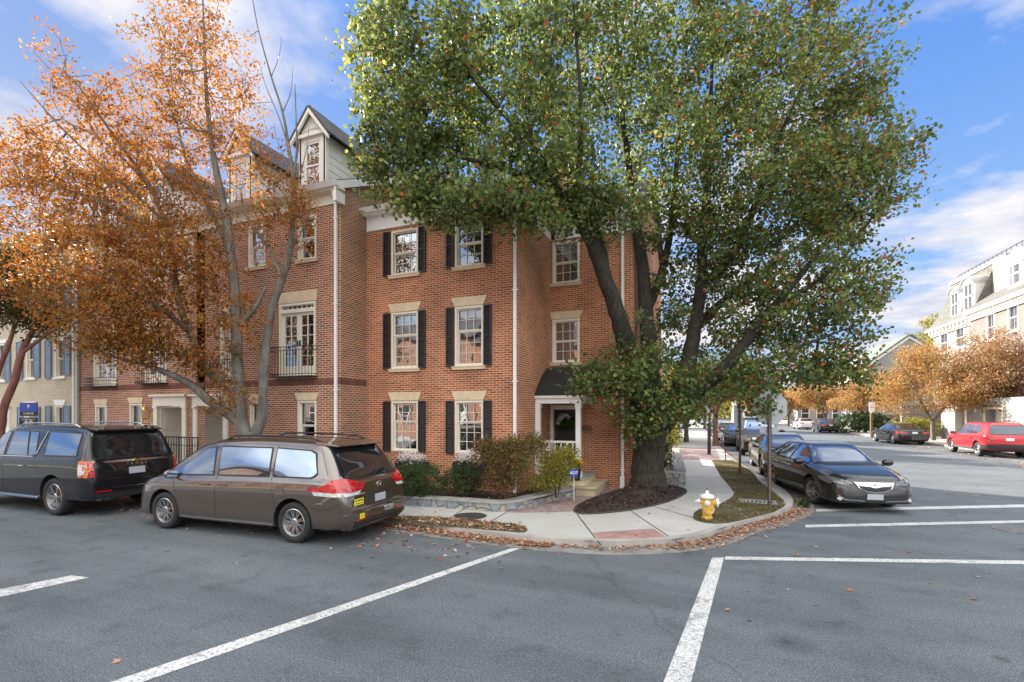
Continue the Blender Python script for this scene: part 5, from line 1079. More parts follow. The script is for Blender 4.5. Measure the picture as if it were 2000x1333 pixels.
# ---- sedans
def sedan_S(L=2.45, w=.90, H_=1.42, R=-2.38):
    return [(R-.04,.34,.58,.72,.66,.70,.55),(R,.30,.72,.90,.76,.80,.62),(R+.08,.27,.86,.99,.82,.86,.68),(R+.25,.24,.93,1.045,.87,.88,.68),(R+.55,.23,.945,1.08,w,.90,.66),(R+.75,.22,.945,1.14,w,.90,.62),(R+1.05,.21,.945,1.27,w,.90,.58),(R+1.45,.20,.94,H_-.03,w,.90,.57),(-.35,.19,.93,H_,w,.90,.58),(.25,.19,.915,H_-.03,w,.90,.57),(.60,.19,.90,H_-.13,w,.90,.56),(.95,.19,.885,H_-.31,w,.895,.58),(1.22,.20,.87,.975,w,.885,.64),(1.5,.20,.83,.935,w,.87,.66),(1.9,.20,.76,.87,.885,.84,.62),(2.2,.20,.68,.78,.84,.77,.56),(L-.08,.21,.58,.68,.74,.68,.50),(L,.24,.48,.57,.60,.56,.42)]
def sedan(**k):
    R = -2.38
    d = dict(name='sedan', cat='car', axles=(-1.38,1.39), r=.325, hw=.90, tw=.215, spokes=7, rimr=.225, style='twin', well=.385, S=sedan_S(),
     side_windows=[[(1.02,.955),(.93,1.02),(.58,1.24),(.35,1.33),(.12,1.345),(.06,.97)],[(-.04,.975),(.00,1.35),(-.50,1.34),(-.82,1.24),(-.92,.99)],[(-.99,.995),(-.90,1.21),(-1.10,1.12),(-1.28,1.02)]],
     windscreen=mir([(-.70,.965),(-.56,1.335)]), rear_window=mir([(-.68,1.07),(-.52,1.34)]),
     seams=[[(1.05,.94),(1.02,.7),(.98,.30)],[(.01,1.36),(.0,.28)],[(-.95,.98),(-.98,.72),(-1.05,.60)],[(.98,.28),(-.95,.28)],[(1.2,.88),(2.0,.74)]],
     handles=[(.16,.82),(-.78,.83)], mirror=(.98,.98,.87),
     decals=[('tail_light','y',(1,-1),[(-1.98,.74),(-1.95,.88),(-2.45,.88),(-2.45,.72)],'redlens',.004,.01),('tail_light','x',(-1,),[(.42,.74),(.40,.86),(.80,.90),(.84,.74)],'redlens',.004,.01),('tail_light','x',(-1,),[(-.42,.74),(-.40,.86),(-.80,.90),(-.84,.74)],'redlens',.004,.01),
             ('number_plate','x',(-1,),[(-.155,.74),(-.155,.86),(.155,.86),(.155,.74)],'platew',.006,.006),
             ('headlight','x',(1,),[(.40,.62),(.44,.68),(.78,.755),(.80,.66),(.62,.60)],'headlens',.004,.012),('headlight','x',(1,),[(-.40,.62),(-.44,.68),(-.78,.755),(-.80,.66),(-.62,.60)],'headlens',.004,.012),
             ('headlight','y',(1,-1),[(1.75,.74),(1.85,.66),(2.25,.60),(2.25,.68),(2.0,.75)],'headlens',.004,.012)])
    d.update(k); d['decals'] = d['decals']+k.get('more', []); return d
ac = sedan(label='dark grey sedan facing the camera with chrome shield grille, nearest in the left kerb line', paint='p_grey', pose=(2.84,15.05,-79.0), glass='cglass', wglass='cglassw', steer=14, hw=.865, S=sedan_S(w=.865), group='cars parked along the left kerb of the side street',
  more=[('grille','x',(1,),mir([(-.36,.63),(-.30,.55),(-.18,.495),(0,.48)]),'blackpl',.004,.012),('grille_shield','x',(1,),mir([(-.38,.655),(-.28,.585),(0,.565)]),'chrome',.014,.016),('grille_surround','x',(1,),[(-.39,.66),(-.31,.545),(-.18,.475),(0,.455),(.18,.475),(.31,.545),(.39,.66),(.37,.66),(.30,.56),(.17,.492),(0,.475),(-.17,.492),(-.30,.56),(-.37,.66)],'chrome',.012,.02),
        ('lower_grille','x',(1,),[(-.62,.33),(-.58,.27),(.58,.27),(.62,.33),(.5,.37),(-.5,.37)],'blackpl',.004,.01),('bumper_trim','x',(1,),[(-.70,.375),(-.58,.285),(-.2,.265),(-.2,.28),(-.56,.302),(-.68,.39)],'chrome',.012,.012),('bumper_trim','x',(1,),[(.70,.375),(.58,.285),(.2,.265),(.2,.28),(.56,.302),(.68,.39)],'chrome',.012,.012),
        ('fog_light','x',(1,),[(-.70,.33),(-.66,.35),(-.62,.33),(-.62,.29),(-.66,.27),(-.70,.29)],'clearlens',.014,.012),('fog_light','x',(1,),[(.70,.33),(.66,.35),(.62,.33),(.62,.29),(.66,.27),(.70,.29)],'clearlens',.014,.012),
        ('number_plate','x',(1,),[(-.155,.31),(-.155,.43),(.155,.43),(.155,.31)],'plate',.016,.008)])
RA, ba = build_car(ac)
p = ba.ray_cast(Vector((6,0,.612)), Vector((-1,0,0)))[0]; b = nb()
for a, c in (((-.03,-.035),(-.012,.035)),((.03,-.035),(.012,.035)),((-.02,-.008),(.02,-.008)),((-.012,.035),(-.03,.035)),((.012,.035),(.03,.035))): 
    tube(b, [p+Vector((.034,a[0],a[1])), p+Vector((.034,c[0],c[1]))], .006, 5)
obj('badge', b, M['black'], RA)
GR = 'cars parked along the left kerb of the side street'
build_car(sedan(wglass='cglassw', label='grey green sedan, second in the left kerb line, behind the stop sign post', paint='p_silver', pose=(2.52,20.75,-88), group=GR, more=[('grille','x',(1,),mir([(-.42,.60),(-.34,.50)]),'blackpl',.004,.012),('bumper_trim','x',(1,),mir([(-.60,.44),(-.60,.425)]),'chrome',.01,.01),('lower_grille','x',(1,),mir([(-.6,.38),(-.54,.28)]),'blackpl',.004,.01)]))
def big(**k):
    d = dict(suv); S = [tuple(s) for s in suv['S']]; d.update(name='suv', cat='SUV', hmat='p_dark', boxes=[], decals=[x for x in suv['decals'] if x[0] not in ('chrome_bar',)]+[('grille','x',(1,),mir([(-.42,.92),(-.38,.66)]),'chrome',.004,.02),('headlight','x',(1,),[(.50,.74),(.50,.92),(.76,.94),(.78,.76)],'headlens',.004,.012),('headlight','x',(1,),[(-.50,.74),(-.50,.92),(-.76,.94),(-.78,.76)],'headlens',.004,.012),('lower_grille','x',(1,),mir([(-.6,.58),(-.55,.46)]),'blackpl',.004,.01)])
    d.update(k); return d
build_car(big(label='tall dark SUV with broad chrome grille, third in the left kerb line', paint='p_dark', pose=(2.38,29.0,-90), group=GR))
build_car(sedan(label='dark car, fourth in the left kerb line, mostly hidden by the tall SUV', paint='p_dark', pose=(1.75,36,-91), group=GR))
build_car(sedan(label='pale silver car, fifth in the left kerb line, glimpsed beyond the dark cars', paint='p_white', pose=(1.5,42.5,-91), group=GR))
GF = 'cars parked along the far kerb of the side street'
build_car(sedan(label='black sedan seen from behind, parked across the side street before the forked tree', paint='p_black', pose=(12.42,42.4,96), group=GF))
jp = dict(name='small_suv', label='bright red compact SUV parked at the right edge of the photo', cat='SUV', paint='p_red', group=GF, pose=(13.2,32.45,90), axles=(-1.40,1.42), r=.36, hw=.90, tw=.22, spokes=5, rimr=.235, style='single', well=.43,
 S=[(-2.25,.46,.70,.92,.74,.78,.70),(-2.22,.42,.9,1.05,.82,.84,.74),(-2.15,.38,1.03,1.22,.86,.88,.74),(-2.05,.36,1.07,1.45,.89,.89,.72),(-1.95,.35,1.08,1.60,.90,.895,.68),(-1.75,.34,1.08,1.665,.90,.90,.67),(-.8,.32,1.06,1.70,.90,.90,.68),(.0,.31,1.03,1.69,.90,.90,.67),(.4,.31,1.02,1.62,.90,.895,.65),(.75,.31,1.01,1.42,.90,.89,.65),(1.0,.31,1.0,1.22,.90,.89,.67),(1.2,.32,.98,1.10,.90,.88,.70),(1.7,.33,.93,1.04,.89,.86,.70),(2.05,.34,.84,.96,.85,.80,.66),(2.2,.38,.70,.82,.76,.72,.6),(2.26,.42,.6,.7,.68,.66,.52)],
 side_windows=[[(.92,1.08),(.82,1.16),(.55,1.40),(.30,1.53),(.08,1.555),(.02,1.08)],[(-.08,1.09),(-.04,1.56),(-.70,1.55),(-.98,1.12)],[(-1.06,1.14),(-.80,1.545),(-1.25,1.53),(-1.55,1.40),(-1.62,1.22)]],
 windscreen=mir([(-.72,1.10),(-.58,1.55)]), rear_window=mir([(-.70,1.13),(-.62,1.53)]), rglass='cglassd',
 seams=[[(1.0,1.05),(.98,.4)],[(-.03,1.6),(-.03,.4)],[(-.95,1.1),(-1.0,.8)],[(.98,.40),(-.95,.40)]], handles=[(.1,.92),(-.85,.93)], hmat='p_red', mirror=(.95,1.10,.87), rails=(-1.7,-.1,.58,1.7), railmat='blackpl',
 decals=[('tail_light','y',(1,-1),[(-2.0,.80),(-2.0,1.04),(-2.3,1.02),(-2.3,.80)],'redlens',.004,.012),('tail_light','x',(-1,),[(.62,.80),(.64,1.02),(.86,1.02),(.86,.80)],'redlens',.004,.012),('tail_light','x',(-1,),[(-.62,.80),(-.64,1.02),(-.86,1.02),(-.86,.80)],'redlens',.004,.012),
         ('number_plate','x',(-1,),[(-.155,.82),(-.155,.95),(.155,.95),(.155,.82)],'platew',.006,.006),('sill_trim','y',(1,-1),[(.98,.34),(.98,.44),(-.98,.44),(-.98,.34)],'alloy',.006,.02),('lower_bumper','x',(-1,),mir([(-.80,.64),(-.78,.44)]),'blackpl',.006,.03),('lower_bumper','y',(1,-1),[(-1.86,.40),(-1.84,.6),(-2.3,.64),(-2.3,.42)],'blackpl',.006,.02),
         ('headlight','x',(1,),[(.45,.78),(.45,.92),(.68,.92),(.70,.78)],'headlens',.004,.01),('headlight','x',(1,),[(-.45,.78),(-.45,.92),(-.68,.92),(-.70,.78)],'headlens',.004,.01),('grille','x',(1,),mir([(-.4,.90),(-.38,.74)]),'blackpl',.004,.01)])
build_car(jp)
build_car(sedan(label='small dark car with red tail lights parked far up the side street', paint='p_dark', pose=(11.7,62,92), group=GF))
build_car(sedan(label='white car parked furthest up the side street', paint='p_white', pose=(11.2,72,93), group=GF))
# ================================================================ PLANTS
def leaf_mesh(name, Pn, size, m, parent, tint, kind=None, up=.25, aspect=.8, rs=RS, shape=4):
    N = len(Pn); sz = size*(.65+.7*rs.rand(N))
    a = rs.randn(N,3); a[:,2] -= up*1.2; a /= np.linalg.norm(a,axis=1)[:,None]        # leaf axis, drooping a little
    b = np.cross(a, rs.randn(N,3)+np.array([0,0,up*4])); b /= (np.linalg.norm(b,axis=1)[:,None]+1e-6)
    c = np.cross(a, b); s = sz[:,None]
    if shape == 4: V = np.stack([Pn, Pn+a*s*.5+b*s*.5*aspect+c*s*.08, Pn+a*s, Pn+a*s*.5-b*s*.5*aspect+c*s*.08], 1)
    else: V = np.stack([Pn, Pn+a*s*.25+b*s*.42*aspect+c*s*.06, Pn+a*s*.68+b*s*.34*aspect+c*s*.06, Pn+a*s, Pn+a*s*.68-b*s*.34*aspect+c*s*.06, Pn+a*s*.25-b*s*.42*aspect+c*s*.06], 1)
    k = V.shape[1]; V = V.reshape(-1,3); me = bpy.data.meshes.new(name); me.vertices.add(N*k); me.vertices.foreach_set('co', V.astype(np.float32).ravel())
    me.loops.add(N*k); me.loops.foreach_set('vertex_index', np.arange(N*k, dtype=np.int32)); me.polygons.add(N)
    me.polygons.foreach_set('loop_start', np.arange(0, N*k, k, dtype=np.int32)); me.polygons.foreach_set('loop_total', np.full(N, k, dtype=np.int32))
    me.update(calc_edges=True); at_ = me.attributes.new('tint', 'FLOAT', 'FACE'); at_.data.foreach_set('value', np.clip(tint,0,1).astype(np.float32))
    o = me_obj(name, me, m, parent)
    if kind: o['kind'] = kind
    return o
def sample_ells(ells, n, rs, shell=.55, reject=None):
    """ells: (centre, axisx(3), axisz(3), axisd(3), weight)"""
    w = np.array([e[4] for e in ells], float); w /= w.sum(); out = []
    while sum(len(o) for o in out) < n:
        idx = rs.choice(len(ells), n, p=w); d = rs.randn(n,3); d /= np.linalg.norm(d,axis=1)[:,None]; r = rs.rand(n)**shell
        Cn = np.array([ells[i][0] for i in idx]); A = np.array([np.stack(ells[i][1:4]) for i in idx])
        p = Cn + np.einsum('ni,nij->nj', d*r[:,None], A)
        if reject is not None: p = p[~reject(p)]
        out.append(p)
    return np.concatenate(out)[:n]
def pe(px, py, D, rx, ry, rd, w=1):   # ellipsoid traced from the photo at distance D, rd in metres
    c = np.array(at(px, py, D)); k = D/F
    return (c, np.array([CS, SN, 0])*rx*k, np.array([0,0,1])*ry*k, np.array([-SN, CS, 0])*rd, w)
def we(c, rx, ry, rz, w=1): return (np.array(c,float), np.array([rx,0,0.]), np.array([0,0,rz*1.]), np.array([0,ry,0.]), w)
def grow(limbs, att, step=.35, tip=.006, upb=.15, rs=RS):
    """connect attractors to the limb skeleton; returns nodes, parent, radius"""
    pos_ = []; par = []; fixed = []; 
    for L in limbs:
        S = sm(L, 4); last = -1
        if pos_:
            d = np.linalg.norm(np.array(pos_)-S[0][:3], axis=1); last = int(d.argmin())
        for q in S: pos_.append(np.array(q[:3])); par.append(last); fixed.append(q[3]); last = len(pos_)-1
    nf = len(pos_); cap = nf+len(att)*14; X = np.zeros((cap,3)); X[:nf] = pos_; n = nf
    elig = np.zeros(cap, bool); elig[:nf] = [f < .26 for f in fixed]
    d0 = np.array([np.linalg.norm(X[:nf]-a, axis=1).min() for a in att]); order = np.argsort(d0)
    for ai in order:
        a = att[ai]; v = a-X[:n]; d = np.linalg.norm(v, axis=1); cost = d - upb*v[:,2]; cost[~elig[:n]] += 1e3
        j = int(cost.argmin()); dist = d[j]; k = max(1, int(dist/step)); p0 = X[j].copy(); last = j; bow = np.array([0,0,-.10*dist])*(-1)
        for i in range(1, k+1):
            if n >= cap: break
            t = i/k; q = p0+(a-p0)*t+bow*np.sin(pi*t)*.6+(rs.randn(3)*.04 if i < k else 0)
            X[n] = q; par.append(last); elig[n] = True; fixed.append(0); last = n; n += 1
    cnt = np.zeros(n)
    has = np.zeros(n, bool)
    for i in range(n-1, -1, -1):
        if not has[i]: cnt[i] = 1
        if par[i] >= 0 and i >= nf or (par[i] >= 0): cnt[par[i]] += cnt[i]; has[par[i]] = True
    rad = tip*cnt**.45
    for i in range(nf): rad[i] = fixed[i]
    for i in range(nf, n): rad[i] = min(rad[i], rad[par[i]]*.92)
    return X[:n], par, rad, nf
def twig_mesh(name, X, par, rad, nf, m, parent, sides=4, rs=RS):
    idx = [i for i in range(nf, len(X))]; A = np.array([X[par[i]] for i in idx]); B = X[idx]; ra = np.array([min(rad[par[i]], rad[i]*1.35) for i in idx]); rb = rad[idx]
    d = B-A; L = np.linalg.norm(d,axis=1)+1e-6; d /= L[:,None]; u = np.cross(d, np.array([.3,.5,.8])); u /= (np.linalg.norm(u,axis=1)[:,None]+1e-6); w = np.cross(d,u)
    N = len(idx); V = np.zeros((N, sides*2, 3))
    for k in range(sides):
        o = u*cos(2*pi*k/sides)+w*sin(2*pi*k/sides); V[:,k] = A+o*ra[:,None]; V[:,k+sides] = B+o*rb[:,None]
    base = (np.arange(N)*sides*2)[:,None]; Fc = np.concatenate([base+np.array([[k,(k+1)%sides,(k+1)%sides+sides,k+sides]]) for k in range(sides)], 1).reshape(-1).astype(np.int32)
    nfc = N*sides; me = bpy.data.meshes.new(name); me.vertices.add(N*sides*2); me.vertices.foreach_set('co', V.astype(np.float32).ravel()); me.loops.add(nfc*4); me.loops.foreach_set('vertex_index', Fc)
    me.polygons.add(nfc); me.polygons.foreach_set('loop_start', np.arange(0,nfc*4,4,dtype=np.int32)); me.polygons.foreach_set('loop_total', np.full(nfc,4,dtype=np.int32)); me.update(calc_edges=True)
    me.polygons.foreach_set('use_smooth', [True]*nfc); return me_obj(name, me, m, parent)
def plant(name, label, cat, base, limbs, ells, ncl, per, size, lm, bk, sig=.22, group=None, reject=None, tintf=None, seed=1, trunk='trunk', crown='crown', step=.35, tip=.006, shell=.5, up=.25, aspect=.8, sides=10, upb=.15, shape=4, twigs=True, bare=None):
    rs = np.random.RandomState(seed); root = empty(name, base, 0, label, cat, group)
    W = [[tuple(at(*q[:3]))+(q[3],) for q in L] for L in limbs[0]] if limbs[1] == 'px' else limbs[0]
    att = sample_ells(ells, ncl, rs, shell, reject)
    o = np.array(base)
    X, par, rad, nf = grow(W, att, step, tip, upb, rs)
    bm = nb()
    for i, L in enumerate(W):
        S = sm(L, 5); rr = [max(.004, q[3]) for q in S]; tube(bm, [Vector(q[:3])-Vector(base)+Vector(rs.randn(3))*rr[j]*.04 for j, q in enumerate(S)], rr, sides)
    obj(trunk, bm, M[bk], root, smooth=True)
    if twigs: twig_mesh('branches', X-o, par, rad, nf, M[bk], root, 4)
    N = ncl*per; ci = np.repeat(np.arange(ncl), per); P = att[ci]+rs.randn(N,3)*sig*np.array([1,1,.75])
    pj = np.array([X[par[k]] if par[k] >= 0 else X[k] for k in range(len(X))])
    # some leaves sit back along the twig
    ct = rs.rand(ncl); tint = .6*ct[ci]+.4*rs.rand(N)
    if tintf is not None: tint = tintf(P, tint, rs)
    if reject is not None: k = ~reject(P); P = P[k]; tint = tint[k]
    leaf_mesh(crown, P-o, size, M[lm], root, tint, up=up, aspect=aspect, rs=rs, shape=shape)
    return root
def rej_house(P):
    x, y, z = P[:,0], P[:,1], P[:,2]
    roofC = 7.9+.45*np.maximum(0, y-9.6); roofA = 7.6+.45*np.maximum(0, y-10.6)
    return ((y > 9.35) & (x < -8.5) & (z < roofC+.3)) | ((y > 10.45) & (x < -3.95) & (z < roofA+.3)) | ((y > 13.0) & (x < -1.6) & (z < 8.2+.45*np.maximum(0, y-13))) | (z < .25)
# ---- the big green tree on the corner
D0 = 12.7
pear_l = [
 [(1267,1000,D0,.62),(1267,962,D0,.55),(1266,948,D0,.47),(1266,925,D0,.425),(1266,890,D0,.395),(1269,855,D0,.39),(1276,822,D0,.40)],
 [(1262,840,D0-.1,.30),(1250,790,D0-.1,.28),(1238,730,D0-.2,.26),(1222,670,D0-.3,.24),(1206,610,D0-.5,.21),(1184,550,D0-.7,.19),(1158,480,D0-1,.165),(1125,415,D0-1.3,.14),(1085,370,D0-1.7,.115),(1030,345,D0-2.1,.09),(960,325,D0-2.4,.06),(880,300,D0-2.6,.035)],
 [(1184,550,D0-.7,.15),(1172,480,D0-.6,.13),(1150,410,D0-.6,.11),(1120,340,D0-.6,.09),(1080,260,D0-.8,.07),(1040,180,D0-1,.05),(1000,90,D0-1.2,.035),(975,0,D0-1.3,.02)],
 [(1270,820,D0+.1,.30),(1272,760,D0+.2,.26),(1268,690,D0+.3,.22),(1262,610,D0+.4,.19),(1255,520,D0+.4,.16),(1240,430,D0+.4,.13),(1228,330,D0+.3,.10),(1215,220,D0+.2,.07),(1205,80,D0+.1,.045),(1200,-80,D0,.02)],
 [(1290,830,D0,.32),(1315,790,D0,.28),(1335,745,D0+.1,.24),(1348,690,D0+.2,.2),(1360,620,D0+.3,.17),(1370,550,D0+.3,.15),(1372,470,D0+.2,.125),(1380,380,D0+.1,.10),(1385,280,D0,.07),(1390,150,D0,.045),(1395,0,D0,.025)],
 [(1300,815,D0-.1,.27),(1345,775,D0-.2,.22),(1395,738,D0-.3,.18),(1440,690,D0-.4,.15),(1478,640,D0-.5,.13),(1520,590,D0-.6,.1),(1570,530,D0-.7,.07),(1625,460,D0-.8,.045),(1690,390,D0-.9,.02)],
 [(1370,560,D0+.3,.13),(1415,520,D0+.3,.12),(1450,460,D0+.3,.105),(1475,400,D0+.3,.09),(1500,330,D0+.2,.07),(1530,250,D0,.05),(1575,150,D0,.035),(1620,40,D0,.02)],
 [(1360,640,D0+.4,.13),(1400,600,D0+.8,.11),(1450,560,D0+1.2,.09),(1520,510,D0+1.6,.06),(1600,450,D0+2,.03)],
 [(1262,610,D0+.4,.14),(1290,540,D0+.8,.11),(1310,450,D0+1,.09),(1320,340,D0+1.2,.07),(1330,200,D0+1.3,.04),(1335,50,D0+1.4,.02)],
 [(1120,405,D0-1.3,.11),(1130,330,D0-1.7,.08),(1135,240,D0-2.1,.06),(1130,130,D0-2.4,.04),(1120,10,D0-2.6,.02)],
 [(1085,370,D0-1.7,.09),(1050,300,D0-1.9,.07),(990,230,D0-2.0,.05),(920,150,D0-2.1,.035),(860,60,D0-2.1,.02)],
 [(1395,738,D0-.3,.11),(1450,725,D0-.8,.08),(1510,700,D0-1.1,.06),(1580,670,D0-1.3,.04),(1660,640,D0-1.4,.02)],
 [(1520,590,D0-.6,.08),(1580,560,D0-.6,.06),(1650,500,D0-.6,.04),(1720,400,D0-.6,.02)],
]
pear_e = [pe(830,130,10.6,140,170,1.5,1.0), pe(800,300,10.5,105,110,1.1,.65), pe(900,385,9.9,120,58,.8,.52), pe(1000,160,10.8,150,190,1.8,1.1), pe(1050,320,10.6,130,110,1.2,.55),
 pe(1150,60,12,200,150,2.6,.9), pe(1170,410,11.3,110,62,.8,.42), pe(1250,250,12.8,170,200,2.6,1.0), pe(1400,80,13,220,160,2.8,1.2), pe(1450,300,13,230,210,2.8,1.7), pe(1600,160,13,150,170,2.0,.95), pe(1560,430,12.6,210,170,2.2,1.35), pe(1660,330,12.6,112,160,1.4,.8),
 pe(1340,470,13.2,130,120,1.8,.42), pe(1600,600,12.3,130,110,1.4,.55), pe(1500,630,12.5,140,100,1.4,.38), pe(1385,755,12.0,95,36,.8,.13), pe(1235,745,11.9,85,90,.6,.26), pe(1165,745,11.6,55,40,.4,.13), pe(1500,725,11.6,90,42,.7,.20), pe(1610,720,11.9,80,42,.7,.17), pe(1290,640,11.9,60,60,.5,.08), pe(1400,560,13.2,120,90,1.4,.2),
 pe(1480,775,10.9,26,34,.25,.05), pe(1255,830,11.9,40,50,.35,.08), pe(1330,800,11.7,60,40,.5,.14), pe(1660,720,11.9,45,40,.4,.08), pe(1700,560,12.3,50,60,.7,.10), pe(1740,300,12.5,50,60,.7,.10), pe(1030,415,10.2,80,35,.5,.22), pe(725,110,10.6,40,120,.8,.16), pe(1250,-120,12.5,520,130,4.5,1.3), pe(745,390,10.0,40,28,.4,.06), pe(1390,640,14.4,150,110,1.4,.34)]
def pear_t(P, t, rs):
    X = P[:,0]*CS+P[:,1]*SN; r = rs.rand(len(P)); t = np.clip(t*1.15-.12, 0, 1)*.78
    edge = np.clip((X-3.2)/4.5, 0, 1); hot = r < (.025+.16*edge*rs.rand(len(P))); t = np.where(hot, .82+.18*rs.rand(len(P)), t)
    left = np.clip((-1.8-X)/2.5, 0, 1); return np.where((~hot) & (rs.rand(len(P)) < left*.6), .55+.25*rs.rand(len(P)), t)
plant('large_street_tree', 'large spreading green pear tree with a thick dark furrowed trunk in the corner mulch bed', 'tree', tuple(at(1272,955,D0))[:2]+(SW,), (pear_l,'px'), pear_e, 2680, 48, .094, 'l_pear', 'bark_d', sig=.175, reject=rej_house, tintf=pear_t, seed=5, step=.3, shell=.42, aspect=.85, tip=.0072, shape=6, sides=14)
# ---- orange tree beside the minivan
T0 = 11.7
or_l = [
 [(486,1000,T0,.27),(486,950,T0,.24),(486,905,T0,.22),(485,870,T0,.21),(482,845,T0,.20)],
 [(480,855,T0,.17),(470,820,T0,.155),(466,770,T0,.145),(463,700,T0,.13),(461,620,T0,.12),(456,540,T0,.105),(447,460,T0,.095),(432,380,T0,.085),(418,310,T0,.07),(408,240,T0,.055),(402,160,T0,.04),(398,60,T0,.025),(395,-40,T0,.012)],
 [(472,830,T0,.13),(440,805,T0-.1,.115),(405,780,T0-.2,.105),(378,755,T0-.3,.09),(340,735,T0-.5,.07),(290,715,T0-.7,.05),(230,700,T0-.9,.03)],
 [(466,770,T0,.11),(440,750,T0,.10),(415,735,T0,.09),(392,700,T0,.085),(372,650,T0,.08),(352,600,T0,.075),(342,550,T0,.07),(335,490,T0,.065),(320,430,T0,.055),(290,360,T0,.045),(240,290,T0-.2,.035),(190,220,T0-.3,.025),(140,150,T0-.4,.012)],
 [(495,860,T0+.1,.13),(512,810,T0+.1,.115),(514,740,T0+.1,.105),(520,670,T0+.1,.10),(532,600,T0+.1,.09),(552,545,T0+.1,.08),(566,490,T0+.1,.07),(572,420,T0+.1,.06),(573,350,T0+.1,.05),(564,290,T0+.1,.04),(552,220,T0+.1,.028),(530,150,T0+.1,.02),(505,60,T0+.1,.014),(490,-20,T0+.1,.01)],
 [(573,350,T0+.1,.035),(580,290,T0+.1,.026),(578,230,T0+.1,.018),(576,165,T0+.1,.010)],
 [(564,290,T0+.1,.02),(545,230,T0,.014),(520,170,T0,.009),(505,120,T0,.004)], [(573,380,T0+.1,.02),(590,330,T0+.1,.013),(600,280,T0+.2,.008),(604,240,T0+.2,.004)], [(552,220,T0+.1,.014),(568,180,T0+.1,.009),(572,130,T0+.1,.004)], [(573,430,T0+.1,.02),(555,380,T0-.1,.012),(530,350,T0-.2,.008),(512,300,T0-.2,.004)], [(530,150,T0+.1,.01),(545,110,T0+.1,.007),(550,70,T0+.1,.004)], [(566,490,T0+.1,.02),(590,450,T0-.1,.013),(605,410,T0-.2,.008),(625,390,T0-.2,.004)], [(573,350,T0+.1,.016),(556,310,T0+.2,.010),(540,270,T0+.3,.006),(535,240,T0+.3,.003)],
 [(552,545,T0+.1,.05),(520,480,T0+.3,.04),(480,420,T0+.4,.03),(470,370,T0+.4,.02)],
 [(335,490,T0,.06),(280,450,T0-.4,.05),(210,400,T0-.8,.035),(130,370,T0-1,.02),(50,350,T0-1.2,.01)],
 [(372,650,T0,.07),(310,600,T0-.5,.055),(240,560,T0-.9,.04),(160,520,T0-1.2,.02)],
 [(456,540,T0,.08),(440,470,T0+.3,.065),(400,390,T0+.6,.05),(360,300,T0+.8,.035),(340,200,T0+.9,.022),(330,90,T0+.9,.012)],
 [(463,640,T0,.07),(500,600,T0-.2,.05),(520,560,T0-.3,.03)],
 [(320,430,T0,.05),(230,350,T0-.3,.035),(130,260,T0-.5,.022),(40,160,T0-.6,.010)],
 [(290,360,T0,.04),(230,300,T0+.3,.03),(180,260,T0+.6,.02),(100,230,T0+.8,.012)],
]
or_e = [pe(400,130,T0,90,160,1.3,.75), pe(330,300,T0,130,150,1.6,.85), pe(180,360,T0-.4,200,110,1.7,1.1), pe(90,450,T0-.5,150,150,1.4,1.1), pe(270,500,T0-.5,170,120,1.4,1.5), pe(220,600,T0-.9,140,90,1.0,1.1), pe(230,660,T0-1.0,110,55,.7,.4), pe(400,480,T0-.3,80,110,1.2,.25),
 pe(180,200,T0-.3,90,75,1.0,.3), pe(280,230,T0,110,80,1.1,.32), pe(450,620,T0-.2,70,80,.9,.24), pe(415,705,T0-.3,60,48,.6,.20), pe(520,400,T0-.3,65,75,.8,.14), pe(580,400,T0-.1,38,50,.4,.12), pe(520,320,T0,60,45,.6,.12), pe(470,250,T0,55,110,.7,.22), pe(60,300,T0-.5,70,90,.9,.22), pe(440,770,T0-.3,60,35,.4,.12), pe(330,690,T0-.7,70,50,.6,.18), pe(545,480,T0,40,70,.5,.08), pe(40,560,T0-.5,60,60,.8,.15), pe(300,120,T0,60,80,.7,.08), pe(360,-60,T0,130,60,1,.1), pe(110,110,T0-.4,50,60,.4,.05)]
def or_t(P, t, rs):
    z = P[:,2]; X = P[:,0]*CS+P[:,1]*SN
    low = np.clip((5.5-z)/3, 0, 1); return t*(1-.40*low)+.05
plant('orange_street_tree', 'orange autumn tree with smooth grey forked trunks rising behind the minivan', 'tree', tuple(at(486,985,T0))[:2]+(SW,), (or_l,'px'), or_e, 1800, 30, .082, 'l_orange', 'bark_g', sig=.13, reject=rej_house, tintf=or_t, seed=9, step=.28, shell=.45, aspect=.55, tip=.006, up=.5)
# ---- dark tree at the left edge
TL = 14.8
lf_l = [[(5,960,TL,.16),(2,890,TL,.14),(0,840,TL,.12),(10,790,TL,.105),(30,740,TL,.10),(42,690,TL,.09),(62,650,TL,.07),(90,600,TL,.05),(95,540,TL,.03)], [(0,845,TL,.10),(-12,790,TL,.09),(-5,730,TL,.08),(15,680,TL,.06),(30,620,TL,.045),(20,560,TL,.03)], [(42,690,TL,.06),(70,670,TL,.045),(110,640,TL-.2,.03)]]
plant('small_street_tree', 'small dark olive leaved tree with bent reddish trunk before the cream house', 'tree', tuple(at(5,960,TL))[:2]+(SW,), (lf_l,'px'), [pe(40,560,TL,90,80,1.0,1), pe(80,620,TL,55,45,.6,.35), pe(-60,560,TL,110,90,1.1,.6), pe(30,500,TL,70,45,.7,.3)], 520, 24, .10, 'l_dark', 'bark_r', sig=.17, reject=rej_house, seed=3, step=.3, aspect=.6, tip=.005)
